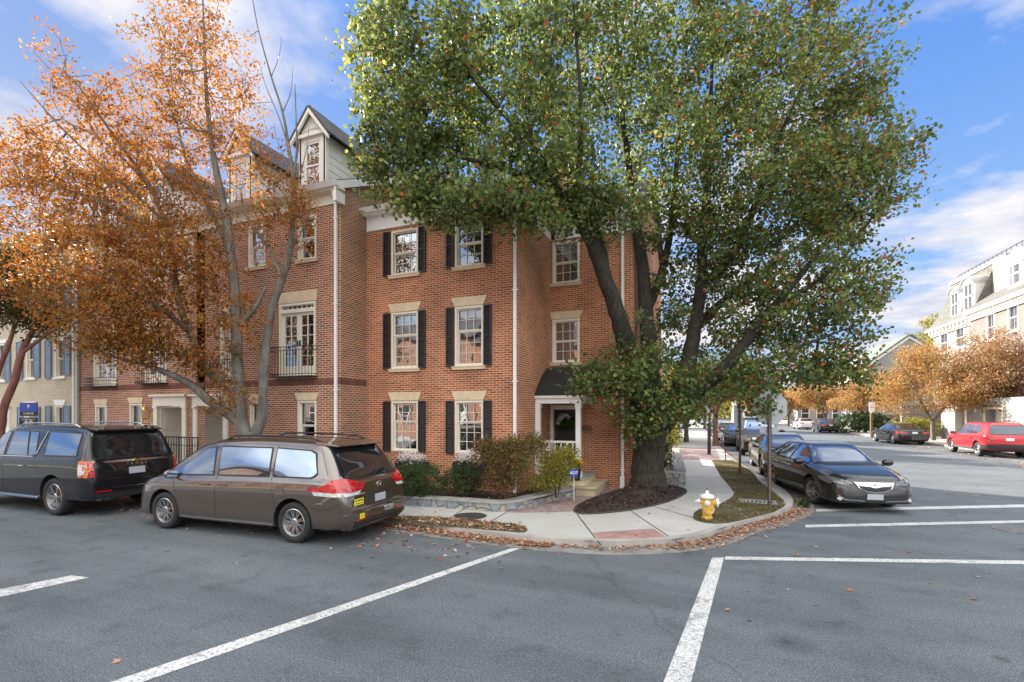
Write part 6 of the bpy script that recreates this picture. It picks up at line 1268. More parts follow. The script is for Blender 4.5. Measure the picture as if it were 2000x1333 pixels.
# ---- trees across and along the side street
def stree(px, D, hz, r, label, lm='l_tan', bk='bark_b', seed=1, cl=420, per=22, sz=.15, fork=2, group='autumn street trees on the far side of the side street', name='street_tree', flat=.75, th=2.0, tr=.16):
    b = at(px, 805, D); bx, by = b.x, b.y; rs = np.random.RandomState(seed); L = [[(bx,by,-.05,tr*1.3),(bx+.02,by,.5,tr),(bx,by+.05,1.1,tr*.9),(bx+.03,by,th*.8,tr*.85)]]
    for k in range(fork+2):
        a = 2*pi*k/(fork+2)+rs.rand(); R_ = r*.75; L.append([(bx,by,th*.75,tr*.6),(bx+R_*.25*cos(a),by+R_*.25*sin(a),th+.5,tr*.5),(bx+R_*.6*cos(a),by+R_*.6*sin(a),th+(hz-th)*.45,tr*.32),(bx+R_*cos(a),by+R_*sin(a),th+(hz-th)*.75,tr*.15)])
    zc = (hz+th)/2; e = [we((bx,by,zc+.1),r*.72,r*.72,(hz-th)/2,1)]
    for k in range(9):
        a = 2*pi*k/9+rs.rand()*1.2; q = r*(.45+.4*rs.rand()); w_ = r*(.25+.28*rs.rand()); e.append(we((bx+q*cos(a),by+q*sin(a),zc+(hz-th)*.55*(rs.rand()-.5)),w_,w_,(hz-th)*(.14+.16*rs.rand()),.42))
    return plant(name, label, 'tree', (bx,by,0), (L,'w'), e, cl, per, sz, lm, bk, sig=.24*r/3, group=group, seed=seed, step=.45, aspect=.6, tip=.008, sides=8, shell=.4)
stree(1985, 31.5, 7.8, 3.5, 'red orange multi stemmed tree behind the red car at the right edge', 'l_red', 'bark_r', 21, 820, 36, .13, 4, th=1.7, tr=.2)
stree(1822, 36, 7.4, 3.6, 'tan orange tree with pale forked trunk behind the black sedan', 'l_tan', 'bark_g', 22, 820, 36, .14, 2, th=2.0)
stree(1905, 44, 9.4, 3.3, 'rust orange tree against the tall pale row house, between the two nearest far trees', 'l_red', 'bark_b', 29, 600, 28, .18, 2, th=2.6)
stree(1690, 50, 6.2, 3.1, 'thin tan leaved tree left of the parking sign by the white gabled house', 'l_tan', 'bark_b', 23, 520, 26, .18)
stree(1612, 62, 6.0, 3.6, 'pale tan tree beside the trimmed hedge across the side street', 'l_tan', 'bark_b', 24, 560, 26, .21)
stree(1540, 76, 6.0, 4.0, 'tan tree above the parked white car far up the side street', 'l_tan', 'bark_b', 25, 560, 26, .25)
stree(1480, 92, 7.0, 5.0, 'tan and orange tree near the far end of the side street', 'l_tan', 'bark_b', 26, 380, 22, .28)
stree(1440, 112, 8.0, 5.0, 'distant yellow tree closing the left of the side street view', 'l_yel', 'bark_b', 27, 300, 22, .34)
stree(1790, 92, 15.5, 7.0, 'tall yellow green tree rising behind the white gabled house', 'l_yel', 'bark_b', 28, 420, 22, .42, group='trees behind the far houses', th=6)
stree(1850, 100, 23.0, 6.0, 'tall pale green tree rising behind the mansard roof', 'l_yel', 'bark_b', 30, 300, 22, .45, group='trees behind the far houses', th=9)
GL = 'street trees along the left sidewalk of the side street'
stree(1397, 30, 6.0, 2.6, 'green tree with reddish trunk behind the dark post on the left sidewalk', 'l_green', 'bark_r', 31, 380, 22, .14, group=GL, th=2.6)
stree(1385, 42, 6.5, 3.2, 'green yellow tree further down the left sidewalk', 'l_yel', 'bark_b', 32, 320, 22, .18, group=GL, th=2.8)
stree(1340, 34, 5.0, 2.2, 'yellow green tree leaning over the left sidewalk beside the garden hedge', 'l_yel', 'bark_b', 33, 300, 22, .15, group=GL, th=1.6)
stree(1376, 60, 8, 4.0, 'dark green tree at the far end of the left sidewalk', 'l_green', 'bark_b', 34, 300, 22, .26, group=GL, th=2.6)
# ---- shrubs
def shrub(px, py, D, rx, ry, rd, label, lm, n=130, per=30, sz=.05, name='shrub', z0=.26, cat='shrub', bk='bark_b', group=None, sig=.07, shell=.35, blocks=None, seed=1, tintf=None, up=.1, aspect=.6):
    c = at(px, py, D); k = D/F; L = []; rs = np.random.RandomState(seed)
    for i in range(6):
        a = 2*pi*i/6+rs.rand(); L.append([(c.x+.03*cos(a),c.y+.03*sin(a),z0-.03,.014),(c.x+rx*k*.2*cos(a),c.y+rd*.2*sin(a),(z0+c.z)/2,.010),(c.x+rx*k*.5*cos(a),c.y+rd*.5*sin(a),c.z,.006)])
    e = blocks or [pe(px,py,D,rx,ry,rd,1)]
    def rj(P): return (P[:,2] < z0+.01) | ((P[:,1] > 10.87) & (P[:,0] < -4.22)) | ((P[:,1] > 13.4) & (P[:,0] < -1.8))
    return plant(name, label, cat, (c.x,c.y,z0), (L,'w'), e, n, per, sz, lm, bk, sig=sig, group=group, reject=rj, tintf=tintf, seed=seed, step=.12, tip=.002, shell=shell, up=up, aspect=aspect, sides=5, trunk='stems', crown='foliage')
shrub(815, 938, 11.0, 62, 33, .42, 'clipped green rounded shrub beside the minivan, left end of the planting bed', 'l_green', 260, 40, .035, seed=41, sig=.05)
shrub(758, 935, 11.4, 30, 28, .3, 'green shrub half hidden behind the minivan rear corner', 'l_green', 100, 36, .035, seed=47, sig=.05)
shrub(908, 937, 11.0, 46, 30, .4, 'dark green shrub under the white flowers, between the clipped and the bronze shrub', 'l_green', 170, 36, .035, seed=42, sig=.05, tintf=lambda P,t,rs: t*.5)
shrub(990, 905, 10.6, 58, 56, .45, 'tall loose bronze green shrub standing at the corner pier of the house', 'l_shrubred', 210, 50, .05, seed=43, sig=.10, shell=.5, blocks=[pe(990,908,10.6,44,40,.40,.8), pe(955,880,10.5,32,26,.3,.35), pe(1035,868,10.8,35,24,.3,.35), pe(1000,868,10.6,28,20,.3,.2), pe(985,945,10.6,38,18,.3,.15)])
shrub(1088, 915, 11.2, 42, 38, .38, 'yellow green loose shrub beside the porch steps', 'l_yel', 170, 46, .045, seed=44, sig=.09, shell=.5, tintf=lambda P,t,rs: t*.8, blocks=[pe(1088,908,11.3,40,34,.35,1), pe(1070,940,11.2,50,18,.35,.5), pe(1110,885,11.5,22,16,.2,.2)])
GW = 'window box flower displays under the ground floor windows'
for px, lb, s in ((785,'white flowers under the left ground floor window of the corner house',45),(905,'white pink flowers under the right ground floor window of the corner house',46)):
    c = at(px, 897, 12.2 if px < 800 else 11.6)
    zb_ = c.z; k = 12/F
    L = [[(c.x+dx,10.72,zb_-.25,.006),(c.x+dx*1.2,10.70,zb_-.1,.004)] for dx in (-.3,-.1,.1,.3)]
    r = plant('flower_display', lb, 'flowers', (c.x,10.72,zb_-.25), (L,'w'), [we((c.x,10.68,zb_),.42,.12,.13,1)], 90, 26, .035, 'l_flower', 'bark_b', sig=.05, seed=s, step=.1, tip=.002, sides=4, group=GW, trunk='stems', crown='petals', shape=6, aspect=1)
    rs = np.random.RandomState(s); P = sample_ells([we((c.x,10.70,zb_-.07),.44,.13,.12,1)], 1100, rs); leaf_mesh('foliage', P-np.array([c.x,10.72,zb_-.25]), .05, M['l_green'], r, rs.rand(1100), rs=rs)
    b = nb(); box(b, -.45, .45, -.12, .12, -.02, .14); obj('window_box', b, M['iron'], r)
cc = at(1125, 905, 11.9); r = plant('potted_flowers', 'small clump of yellow flowers by the porch post above the blue yard sign', 'flowers', (cc.x,cc.y,.53), ([[(cc.x,cc.y,.55,.006),(cc.x,cc.y,.8,.004)]],'w'), [we((cc.x,cc.y,.98),.14,.14,.09,1)], 30, 16, .04, 'l_yflower', 'bark_b', sig=.04, seed=49, step=.1, tip=.002, sides=4, trunk='stems', crown='petals')
b = nb(); lathe(b, [(.09,-.0),(.13,.26),(.14,.28),(.11,.27),(.1,.2)], 20); obj('pot', b, M['iron'], r, smooth=True)
rs = np.random.RandomState(4); P = sample_ells([we((0,0,.36),.16,.16,.12,1)], 300, rs); leaf_mesh('foliage', P, .05, M['l_green'], r, rs.rand(300), rs=rs)
# garden behind the trunk and far hedges
def hedge(cx, cy, rx, ry, h, label, lm='l_green', n=260, per=26, sz=.07, seed=1, z0=.1, name='hedge', top=None):
    L = [[(cx+dx*rx,cy,z0,.02),(cx+dx*rx,cy,z0+h*.6,.012)] for dx in (-.6,-.2,.2,.6)]; rs = np.random.RandomState(seed)
    e = [we((cx+sx*rx*.45,cy+sy*ry*.45,z0+h*hz),rx*.62,ry*.62,h*.30,1) for sx in (-1,0,1) for sy in (-1,1) for hz in (.3,.7)]
    return plant(name, label, 'hedge' if name == 'hedge' else 'shrub', (cx,cy,z0), (L,'w'), e, n, per, sz, lm, 'bark_b', sig=.09, seed=seed, step=.25, tip=.003, shell=.3, sides=5, trunk='stems', crown='foliage', up=0)
x_, y_ = G(1308, 905, .5); hedge(-1.55, 16.2, .42, 1.2, 1.25, 'rounded green hedge behind the iron garden railing, right of the big trunk', n=200, per=30, sz=.05, seed=51, z0=.4)
hedge(-2.4, 27, .9, 3.0, 2.0, 'loose yellow green hedge lining the left sidewalk beyond the garden wall', 'l_yel', 260, 26, .09, 52)
hedge(-2.8, 36, 1.0, 4.0, 1.8, 'dark garden hedge further down the left sidewalk', 'l_green', 240, 26, .10, 53)
c = at(1690, 805, 48); hedge(c.x+.4, c.y+2, 2.6, 1.2, 2.0, 'square trimmed sunlit hedge across the side street', 'l_green', 420, 26, .11, 54)
hedge(c.x+3.4, c.y+.5, .8, .8, 2.2, 'upright shrub at the right end of the trimmed hedge', 'l_yel', 150, 26, .10, 55, name='shrub')
hedge(15.9, 49.5, 1.6, 1.0, 1.6, 'mixed yellow shrubs before the brick garden wall panel', 'l_yel', 240, 26, .10, 56, name='shrub')
hedge(16.1, 39.5, 1.0, .8, .9, 'low dark shrub at the foot of the cream garage block', 'l_green', 140, 24, .09, 57, name='shrub')
# far wood
rs = np.random.RandomState(77); cl = np.array([(-60+rs.rand()*170, 150+rs.rand()*40, 1.5+rs.rand()*7) for _ in range(900)]); P = np.repeat(cl, 26, 0)+rs.randn(900*26,3)*np.array([2,2,1.4])
o = leaf_mesh('distant_trees', P, 1.0, M['l_yel'], None, rs.rand(len(P)), kind='stuff', rs=rs); tag(o, 'distant band of mixed autumn trees closing the view', 'trees')
# ---- ground litter and grass
def inpoly(P, poly):
    x, y = P[:,0], P[:,1]; r = np.zeros(len(P), bool); n = len(poly); j = n-1
    for i in range(n):
        xi, yi, xj, yj = poly[i][0], poly[i][1], poly[j][0], poly[j][1]
        r ^= ((yi > y) != (yj > y)) & (x < (xj-xi)*(y-yi)/(yj-yi+1e-12)+xi); j = i
    return r
def flat_leaves(name, P, size, label, rs, lo=0, hi=1, mat='l_litter'):
    N = len(P); th = rs.rand(N)*2*pi; s = size*(.6+.8*rs.rand(N)); a = np.stack([np.cos(th),np.sin(th),rs.randn(N)*.25],1)*s[:,None]; b = np.stack([-np.sin(th),np.cos(th),rs.randn(N)*.35],1)*(s*.38)[:,None]
    V = np.stack([P, P+a*.5+b, P+a, P+a*.5-b],1); V[:,:,2] = np.maximum(V[:,:,2], P[:,2:3]+.002*rs.rand(N)[:,None]); V = V.reshape(-1,3); me = bpy.data.meshes.new(name); me.vertices.add(N*4); me.vertices.foreach_set('co', V.astype(np.float32).ravel())
    me.loops.add(N*4); me.loops.foreach_set('vertex_index', np.arange(N*4,dtype=np.int32)); me.polygons.add(N); me.polygons.foreach_set('loop_start', np.arange(0,N*4,4,dtype=np.int32)); me.polygons.foreach_set('loop_total', np.full(N,4,dtype=np.int32)); me.update(calc_edges=True)
    t = me.attributes.new('tint','FLOAT','FACE'); t.data.foreach_set('value', (lo+(hi-lo)*rs.rand(N)).astype(np.float32)); o = me_obj(name, me, M[mat], None); tag(o, label, 'leaves', None, 'stuff'); return o
def along(path, n, w, rs, dens=None):
    P = np.array(path); seg = np.linalg.norm(np.diff(P,axis=0),axis=1); cs = np.concatenate([[0],np.cumsum(seg)]); t = rs.rand(n)*cs[-1]; i = np.clip(np.searchsorted(cs,t)-1,0,len(seg)-1); f = (t-cs[i])/seg[i]
    q = P[i]+(P[i+1]-P[i])*f[:,None]; d = (P[i+1]-P[i])/seg[i][:,None]; nn = np.stack([d[:,1],-d[:,0]],1); return q+nn*(np.abs(rs.randn(n))*w)[:,None]
rs = np.random.RandomState(5)
K = [p for p in kp]
a1 = along([p for p in K if -30 < p[0] < -2.6 and p[1] < 9], 5200, .16, rs); a2 = along([p for p in K if -.8 < p[0] and 8.2 < p[1] < 12.9], 2200, .19, rs); a3 = along([p for p in K if -2.8 < p[0] < -.6 and p[1] < 9], 260, .10, rs); a4 = along([p for p in K if p[0] > -1 and 13 < p[1] < 40], 1600, .16, rs); a5 = along([p for p in K if -6.2 < p[0] < -2.4 and p[1] < 9], 2200, .14, rs)
P = np.concatenate([a1,a2,a3,a4,a5]); P = np.column_stack([P, .008+.03*rs.rand(len(P))]); flat_leaves('gutter_leaves', P, .05, 'red and tan fallen leaves drifted along the kerb', rs)
P = np.column_stack([rs.rand(700)*11.5-15, 6.0+rs.rand(700)**.6*2.0, np.full(700,.008)]); flat_leaves('fallen_leaves', P, .07, 'scattered fallen leaves on the asphalt under the parked cars', rs)
P = np.column_stack([rs.rand(300)*24-14, 2.5+rs.rand(300)*9, np.full(300,.008)]); P = P[~inpoly(P, kin+[(-60,140),(-70,60)])]; k = rs.rand(len(P)) < (.25+.6*(P[:,1] > 5)); flat_leaves('fallen_leaves', P[k], .065, 'a few single fallen leaves lying out on the road', rs)
P = np.column_stack([rs.rand(26000)*15-8.5, 7.8+rs.rand(26000)*19, np.full(26000,SW+.02)]); q = P[inpoly(P, isl)]; q2 = P[inpoly(P, lst)]
P3 = np.column_stack([rs.rand(2600)*5.5-7.0, 7.9+rs.rand(2600)*1.0, np.full(2600,SW+.02)]); P3 = P3[inpoly(P3, lst)]
q4 = np.column_stack([rs.rand(900)*22-29, 8.2+rs.rand(900)*.55, np.full(900,SW+.02)])
flat_leaves('verge_leaves', np.concatenate([q[rs.rand(len(q)) < .3], q2, P3, q4]), .055, 'fallen leaves lying on the grass verges', rs)
P = np.column_stack([rs.rand(260)*9-8, 8.3+rs.rand(260)*6, np.full(260,SW+.012)]); P = P[inpoly(P, kin+[(-60,140),(-70,60)])]; P = P[(P[:,1] < 9.2)|(P[:,0] > -3.4)]; flat_leaves('pavement_leaves', P[:70], .06, 'a few fallen leaves on the sidewalk slabs', rs, .0, .5)
P = np.column_stack([rs.rand(1400)*4-8.2, 9.5+rs.rand(1400)*1.3, np.full(1400,.265)]); mm = np.column_stack([rs.rand(160)*2.2-2.6, 9.9+rs.rand(160)*4, np.full(160,.0)]); mm = mm[inpoly(mm, mul)]
mm[:,2] = SW+.23*(1-np.minimum(1,np.linalg.norm(mm[:,:2]-np.array([-1.35,12.6]),axis=1)/2.9)**1.2)+.03
flat_leaves('bed_leaves', np.concatenate([P[:180], mm[:60]]), .05, 'pale fallen leaves on the dark mulch beds', rs, .4, 1)
M['l_chip'] = leafmat('bark chips', [(.012,.008,.006), (.035,.02,.014), (.07,.042,.03), (.11,.07,.05)], .0, .9)
P = np.column_stack([rs.rand(9000)*2.6-2.8, 9.7+rs.rand(9000)*4.6, np.zeros(9000)]); P = P[inpoly(P, mul)]
def mulz(P):   # height of the mulch mound under each chip
    c = np.array([-1.35,12.6]); out = np.zeros(len(P))
    for i, p in enumerate(P):
        lo_, hi_ = 0., 1.
        d = p[:2]-c; best = 1.
        for s_ in np.linspace(.06,1,16):
            if inpoly(np.array([[c[0]+d[0]/s_, c[1]+d[1]/s_]]), mul)[0]: best = s_; break
        out[i] = SW+.008+.22*(1-best**2)
    return out
P = P[:3200]; P[:,2] = mulz(P)+.012; flat_leaves('bark_chips', P, .055, 'loose dark bark chips covering the mulch bed round the big tree', rs, mat='l_chip')
P = np.column_stack([11.5+rs.rand(1500)*3.2, 22+rs.rand(1500)*40, np.full(1500,.01)]); P = P[P[:,0] < 14.2]; flat_leaves('far_gutter_leaves', P, .10, 'leaf litter along the far kerb of the side street', rs)
def grass(poly, n, h, label, z, x0, x1, y0, y1, seed):
    rs = np.random.RandomState(seed); P = np.column_stack([x0+rs.rand(n)*(x1-x0), y0+rs.rand(n)*(y1-y0), np.full(n,z)]); P = P[inpoly(P, poly)]
    cl = np.sin(P[:,0]*7)*np.sin(P[:,1]*6+1)+np.sin(P[:,0]*2.3+P[:,1]*3.1); P = P[rs.rand(len(P)) < .45+.35*cl]; N = len(P); th = rs.rand(N)*2*pi; w = .006
    a = np.stack([np.cos(th),np.sin(th),np.zeros(N)],1)*w; tip = np.stack([rs.randn(N)*.35,rs.randn(N)*.35,np.ones(N)],1)*(h*(.4+rs.rand(N)))[:,None]
    V = np.stack([P-a,P+a,P+tip],1).reshape(-1,3); me = bpy.data.meshes.new('grass'); me.vertices.add(N*3); me.vertices.foreach_set('co', V.astype(np.float32).ravel()); me.loops.add(N*3); me.loops.foreach_set('vertex_index', np.arange(N*3,dtype=np.int32)); me.polygons.add(N); me.polygons.foreach_set('loop_start', np.arange(0,N*3,3,dtype=np.int32)); me.polygons.foreach_set('loop_total', np.full(N,3,dtype=np.int32)); me.update(calc_edges=True)
    t = me.attributes.new('tint','FLOAT','FACE'); t.data.foreach_set('value', rs.rand(N).astype(np.float32)); tag(me_obj('grass', me, M['l_grass'], None), label, 'grass', None, 'stuff')
grass(isl, 110000, .035, 'short thin grass round the yellow fire hydrant and sign posts', SW+.008, -.7, 1.9, 9, 23.5, 61)
grass(lst, 30000, .03, 'short thin grass under leaves on the verge by the minivan', SW+.008, -8.5, -2.5, 7.8, 9.2, 62)
# weeds at the kerb
x_, y_ = G(1568, 993, 0); plant('kerb_weed', 'small green weed growing in the gutter by the front wheel of the nearest dark sedan', 'weed', (x_,y_,0), ([[(x_,y_,0,.006),(x_,y_,.15,.004)]],'w'), [we((x_,y_,.13),.13,.10,.10,1)], 26, 12, .045, 'l_green', 'bark_b', sig=.04, seed=63, step=.1, tip=.002, sides=4, trunk='stems', crown='foliage')
# ================================================================ STREET FURNITURE AND SMALL THINGS
# hydrant
hx, hy = G(1381, 1014, SW); r = empty('fire_hydrant', (hx,hy,SW), YAW, 'yellow fire hydrant with white bonnet and caps on the grass verge', 'fire hydrant'); s = .77
def Z(l): return [(a*s, b*s) for a, b in l]
b = nb(); lathe(b, Z([(.13,-.03),(.13,.02),(.135,.05),(.125,.07),(.115,.09),(.115,.27),(.13,.28),(.13,.31),(.12,.32),(.12,.53),(.135,.54)]), 28); obj('barrel', b, M['hyd_y'], r, smooth=False)
b = nb(); lathe(b, Z([(.17,.54),(.175,.575),(.165,.60),(.12,.625),(.06,.64),(.05,.655),(.045,.69),(.03,.70),(.028,.715),(.028,.74)]), 28); obj('bonnet', b, M['hyd_w'], r, smooth=False)
b = nb(); lathe(b, Z([(.022,.74),(.022,.775)]), 5); obj('operating_nut', b, M['iron'], r)
def noz(name, ang, z, rad, ln, cap):
    Mt = Matrix.Rotation(ang, 4, 'Z') @ Matrix.Translation((0,0,z*s)) @ Matrix.Rotation(pi/2, 4, 'Y'); b = nb(); lathe(b, [(rad,.06),(rad,ln),(rad*1.12,ln),(rad*1.12,ln+.015)], 20, Mt); n = obj(name, b, M['hyd_y'], r)
    b = nb(); lathe(b, [(rad*1.25,ln+.016),(rad*1.28,ln+.03),(rad*1.15,ln+.055),(rad*.6,ln+.065),(.018,ln+.066),(.018,ln+.095)], 20, Mt); obj('cap', b, M['hyd_w'], n)
noz('outlet', -pi/2-.35, .44, .040, .125, 1); noz('large_outlet', -.25, .42, .07, .15, 1); noz('outlet', pi-.3, .44, .04, .12, 1)
b = nb(); lathe(b, [(.105,0),(.105,.02)], 24, Matrix.Translation((.0,-.09,.21)) @ Matrix.Rotation(pi/2, 4, 'X')); obj('flange', b, M['hyd_y'], r)
# stop sign seen from behind
sx, sy = G(1502.5, 990, SW); D = 10.45*1.02; zt = lambda py: H+(805-py)*(-sx*SN+sy*CS)/F
r = empty('stop_sign', (sx,sy,SW), YAW, 'blank silver back of an octagonal stop sign on a brown perforated post', 'sign')
b = nb(); w = .036; box(b, -w, w, -.03, -.022, 0, zt(770)-SW); box(b, -w, -w+.008, -.03, .012, 0, zt(770)-SW); box(b, w-.008, w, -.03, .012, 0, zt(770)-SW); po = obj('post', b, M['postbrown'], r)
b = nb(); n = 40
for k in range(n): z = .15+k*.06; lathe(b, [(.009,0),(.009,.002)], 8, Matrix.Translation((0,-.0305,z)) @ Matrix.Rotation(pi/2, 4, 'X'))
obj('post_holes', b, M['galv'], po)
R8 = .405; cxs = (1506-1502.5)*(-sx*SN+sy*CS)/F; cz = zt(797)-SW; b = nb(); oc = [(cxs+R8*cos(pi/8+k*pi/4), cz+R8*sin(pi/8+k*pi/4)) for k in range(8)]; hull3(b, [(x,.03,z) for x,z in oc], [(x,.034,z) for x,z in oc]); obj('octagon_plate', b, M['signback'], r)
b = nb(); hull3(b, [(x,.0345,z) for x,z in oc], [(x,.036,z) for x,z in oc]); obj('sign_face', b, M['red'], r); text('lettering', 'STOP', .26, M['white'], r, frame4((cxs,.038,cz),(-1,0,0),(0,0,1)))
b = nb(); box(b, -.2, .2, .02, .024, cz-.56, cz-.42); bevel(b, .002, 1); obj('lower_plate', b, M['signback'], r)
# second sign post
sx, sy = G(1445, 927, SW); dd = (-sx*SN+sy*CS); r = empty('parking_sign', (sx,sy,SW), YAW+.15, 'small sign plate on a thin brown post in the verge behind the stop sign', 'sign'); zz = lambda py: H+(805-py)*dd/F-SW
b = nb(); w = .035; box(b, -w, w, -.03, -.02, 0, zz(765)); box(b, -w, -w+.01, -.03, .012, 0, zz(765)); box(b, w-.01, w, -.03, .012, 0, zz(765)); obj('post', b, M['postbrown'], r)
b = nb(); box(b, -.20, .12, .016, .02, zz(832), zz(793)); bevel(b, .002, 1); obj('sign_plate', b, M['signback'], r)
# round dark lamp/utility post on left sidewalk
sx, sy = G(1385, 888, SW); r = empty('street_post', (sx,sy,SW), 0, 'short thick dark steel post with pale sign on the left sidewalk', 'post')
b = nb(); lathe(b, [(.12,0),(.12,.02),(.085,.05),(.08,1.55),(.05,1.6),(.045,2.6)], 16); obj('post', b, M['iron'], r, smooth=False)
b = nb(); box(b, -.15, .15, -.06, -.05, 1.9, 2.4); obj('sign_plate', b, M['signback'], r)
# thin leaning sapling stick near it
sx, sy = G(1418, 900, SW); r = empty('sapling_stake', (sx,sy,SW), 0, 'thin bent bare stem on the verge edge left of the parked cars', 'sapling'); b = nb(); tube(b, [(0,0,0),(-.05,0,.5),(-.14,.02,.9),(-.2,0,1.2),(-.16,0,1.5)], [.022,.018,.015,.010,.006], 6); obj('stem', b, M['bark_b'], r, smooth=True)
# far parking sign
c = at(1702, 855, 42); r = empty('parking_sign', (c.x,c.y,SW), YAW, 'white parking sign on a brown timber post across the side street', 'sign'); b = nb(); box(b, -.09, .09, -.06, .06, 0, 2.0); obj('post', b, M['wood'], r)
b = nb(); box(b, -.05, .05, -.03, .03, 2.0, 2.9); box(b, -.25, .25, -.07, -.05, 2.1, 2.95); obj('sign_plate', b, M['white'], r); text('lettering', 'NO\nPARKING', .11, M['red'], r, frame4((0,-.073,2.55),(1,0,0),(0,0,1)))
# black parking notice on pole before the cream house
yy = 9.2; u = fx(57, yy); r = empty('notice_sign', (u,yy,SW), 0.35, 'tall black parking notice with white lettering before the cream house', 'sign')
z0, z1 = fz(57,835,yy)-SW, fz(57,787,yy)-SW; hw_ = (fx(67,yy)-fx(45.5,yy))/2*.92; b = nb(); tube(b, [(0,.02,0),(0,.02,z1)], .025, 8); obj('post', b, M['galv'], r)
b = nb(); zc_ = z0+(z1-z0)*.46; box(b, -hw_, hw_, -.02, 0, zc_, z1); box(b, -hw_-.02, hw_, -.021, -.001, z0+.08, zc_-.06); obj('notice_board', b, M['black'], r)
b = nb(); box(b, -hw_+.01, hw_-.01, -.022, -.0205, z1-.30, z1-.02); obj('blue_panel', b, M['blue'], r)
b = nb(); box(b, -hw_, hw_, -.02, -.001, z0-.04, z0+.06); obj('white_strip', b, M['white'], r)
T = lambda s_, sz, z, m='white', x=0: text('lettering', s_, sz, M[m], r, frame4((x,-.024,z),(1,0,0),(0,0,1)), .0008)
T('P', .18, z1-.14); T('2 HOUR', .10, z1-.37); T('PAY PARKING', .062, z1-.48); T('8AM-9PM MON-SAT', .05, z1-.57); T('SUN 11AM-9PM', .05, z1-.65); T('EXCEPT PERMIT', .05, z1-.73); T('METERS', .055, z0-.0+.01, 'black'); T('$ - P', .12, z0+.2)
# wreaths
def wreath(loc, N, r0, label, flower, seed):
    rs = np.random.RandomState(seed); R = empty('wreath', loc, 0, label, 'wreath'); th = rs.rand(900)*2*pi; rr = r0*(.72+.18*rs.randn(900)); P = np.stack([rr*np.cos(th), -.05+.03*rs.randn(900), rr*np.sin(th)],1)
    leaf_mesh('foliage', P, .06, M['l_green'], R, rs.rand(900)*.6, rs=rs)
    if flower:
        th = .8+rs.rand(220)*2.6; rr = r0*(.75+.16*rs.randn(220)); P = np.stack([rr*np.cos(th), -.09+.02*rs.randn(220), rr*np.sin(th)],1); leaf_mesh('blossom', P, .055, M['l_flower'], R, rs.rand(220), rs=rs, shape=6, aspect=1)
    b = nb(); tube(b, [(r0*.75*cos(t), -.04, r0*.75*sin(t)) for t in np.linspace(0,2*pi,20)], .018, 6); obj('ring', b, M['bark_b'], R)
u = fx(1107, YB); wreath((u,YB-.06,fz(1107,824,YB)), None, .24, 'round green wreath with cream flowers hanging on the black front door', True, 71)
u = fx(12.5, YC); wreath((u-.05,YC-.04,fz(14,817,YC)), None, .22, 'small dark wreath hanging on the white door at the left edge', False, 72)
# security company yard sign
c = at(1121, 925, 10.9); r = empty('yard_sign', (c.x,c.y,.26), YAW, 'small blue octagonal yard sign with white ADT lettering on a thin stake', 'sign'); k = 10.9/F
b = nb(); tube(b, [(0,0,-.05),(0,0,c.z-.26)], .007, 5); obj('stake', b, M['white'], r); zc_ = c.z-.26+0*k; zc_ = H+(805-924)*k-.26; R_ = 8.6*k
b = nb(); oc = [(R_*cos(pi/8+q*pi/4), zc_+R_*sin(pi/8+q*pi/4)) for q in range(8)]; hull3(b, [(x,-.008,z) for x,z in oc], [(x,.0,z) for x,z in oc]); obj('sign_plate', b, M['blue'], r); text('lettering', 'ADT', R_*.95, M['white'], r, frame4((0,-.010,zc_),(1,0,0),(0,0,1)))
# tiny white disc lamp by the railing
c = at(1316, 920, 15.2); r = empty('garden_lamp', (c.x,c.y,.53), YAW, 'small round white garden lamp at the corner of the stone garden wall', 'garden lamp'); b = nb(); lathe(b, [(.01,-.03),(.08,-.03),(.09,0),(.07,.03),(.05,.02),(.01,.02)], 20, Matrix.Translation((0,0,.10)) @ Matrix.Rotation(pi/2,4,'X')); obj('lamp_disc', b, M['white'], r, smooth=False); b = nb(); tube(b, [(0,0,0),(0,0,.06)], .012, 5); obj('stem', b, M['iron'], r)
# utility meters and bin at the side of the corner house
b = nb(); r = empty('utility_box', (-1.75,15.3,SW), 0, 'dark utility box on the side wall of the corner house behind the trunk', 'utility box'); box(b, -.12, .12, -.25, .25, 1.0, 1.9); bevel(b, .02, 1); obj('cabinet', b, M['iron'], r)
b = nb(); tube(b, [(-.05,0,1.9),(-.05,0,4.2)], .02, 6); obj('conduit', b, M['galv'], r)
# ================================================================ CAMERA, SKY, SUN
cd = bpy.data.cameras.new('Camera'); cam = bpy.data.objects.new('Camera', cd); C.objects.link(cam); sc.camera = cam
cam.location = (0,0,H); cam.rotation_euler = (radians(90), 0, YAW); cd.sensor_width = 36; cd.lens = 36*F/2000; cd.shift_y = (805-666.5)/2000; cd.clip_end = 3000; cd.clip_start = .05
sd = Vector(dr(190, 235)).normalized(); el = math.asin(sd.z); az = atan2(sd.x, sd.y)
sl = bpy.data.lights.new('sun', 'SUN'); so = bpy.data.objects.new('sun', sl); C.objects.link(so); so.location = (-20,10,20); sl.energy = SUN_E; sl.angle = radians(.53); sl.color = (1,.91,.80)
so.rotation_euler = (-sd).to_track_quat('-Z', 'Y').to_euler()
wd = bpy.data.worlds.new('World'); sc.world = wd; wd.use_nodes = True; nt = wd.node_tree; nt.nodes.clear()
o = nt.nodes.new('ShaderNodeOutputWorld'); bg = nt.nodes.new('ShaderNodeBackground'); sk = nt.nodes.new('ShaderNodeTexSky'); sk.sky_type = 'NISHITA'; sk.sun_disc = False; sk.sun_elevation = el; sk.sun_rotation = az
sk.altitude = 50; sk.air_density = 1.0; sk.dust_density = .6; sk.ozone_density = 3.0
tc = nt.nodes.new('ShaderNodeTexCoord'); s = nd(nt, 'SeparateXYZ'); lk(nt, tc.outputs['Generated'], s.inputs[0])
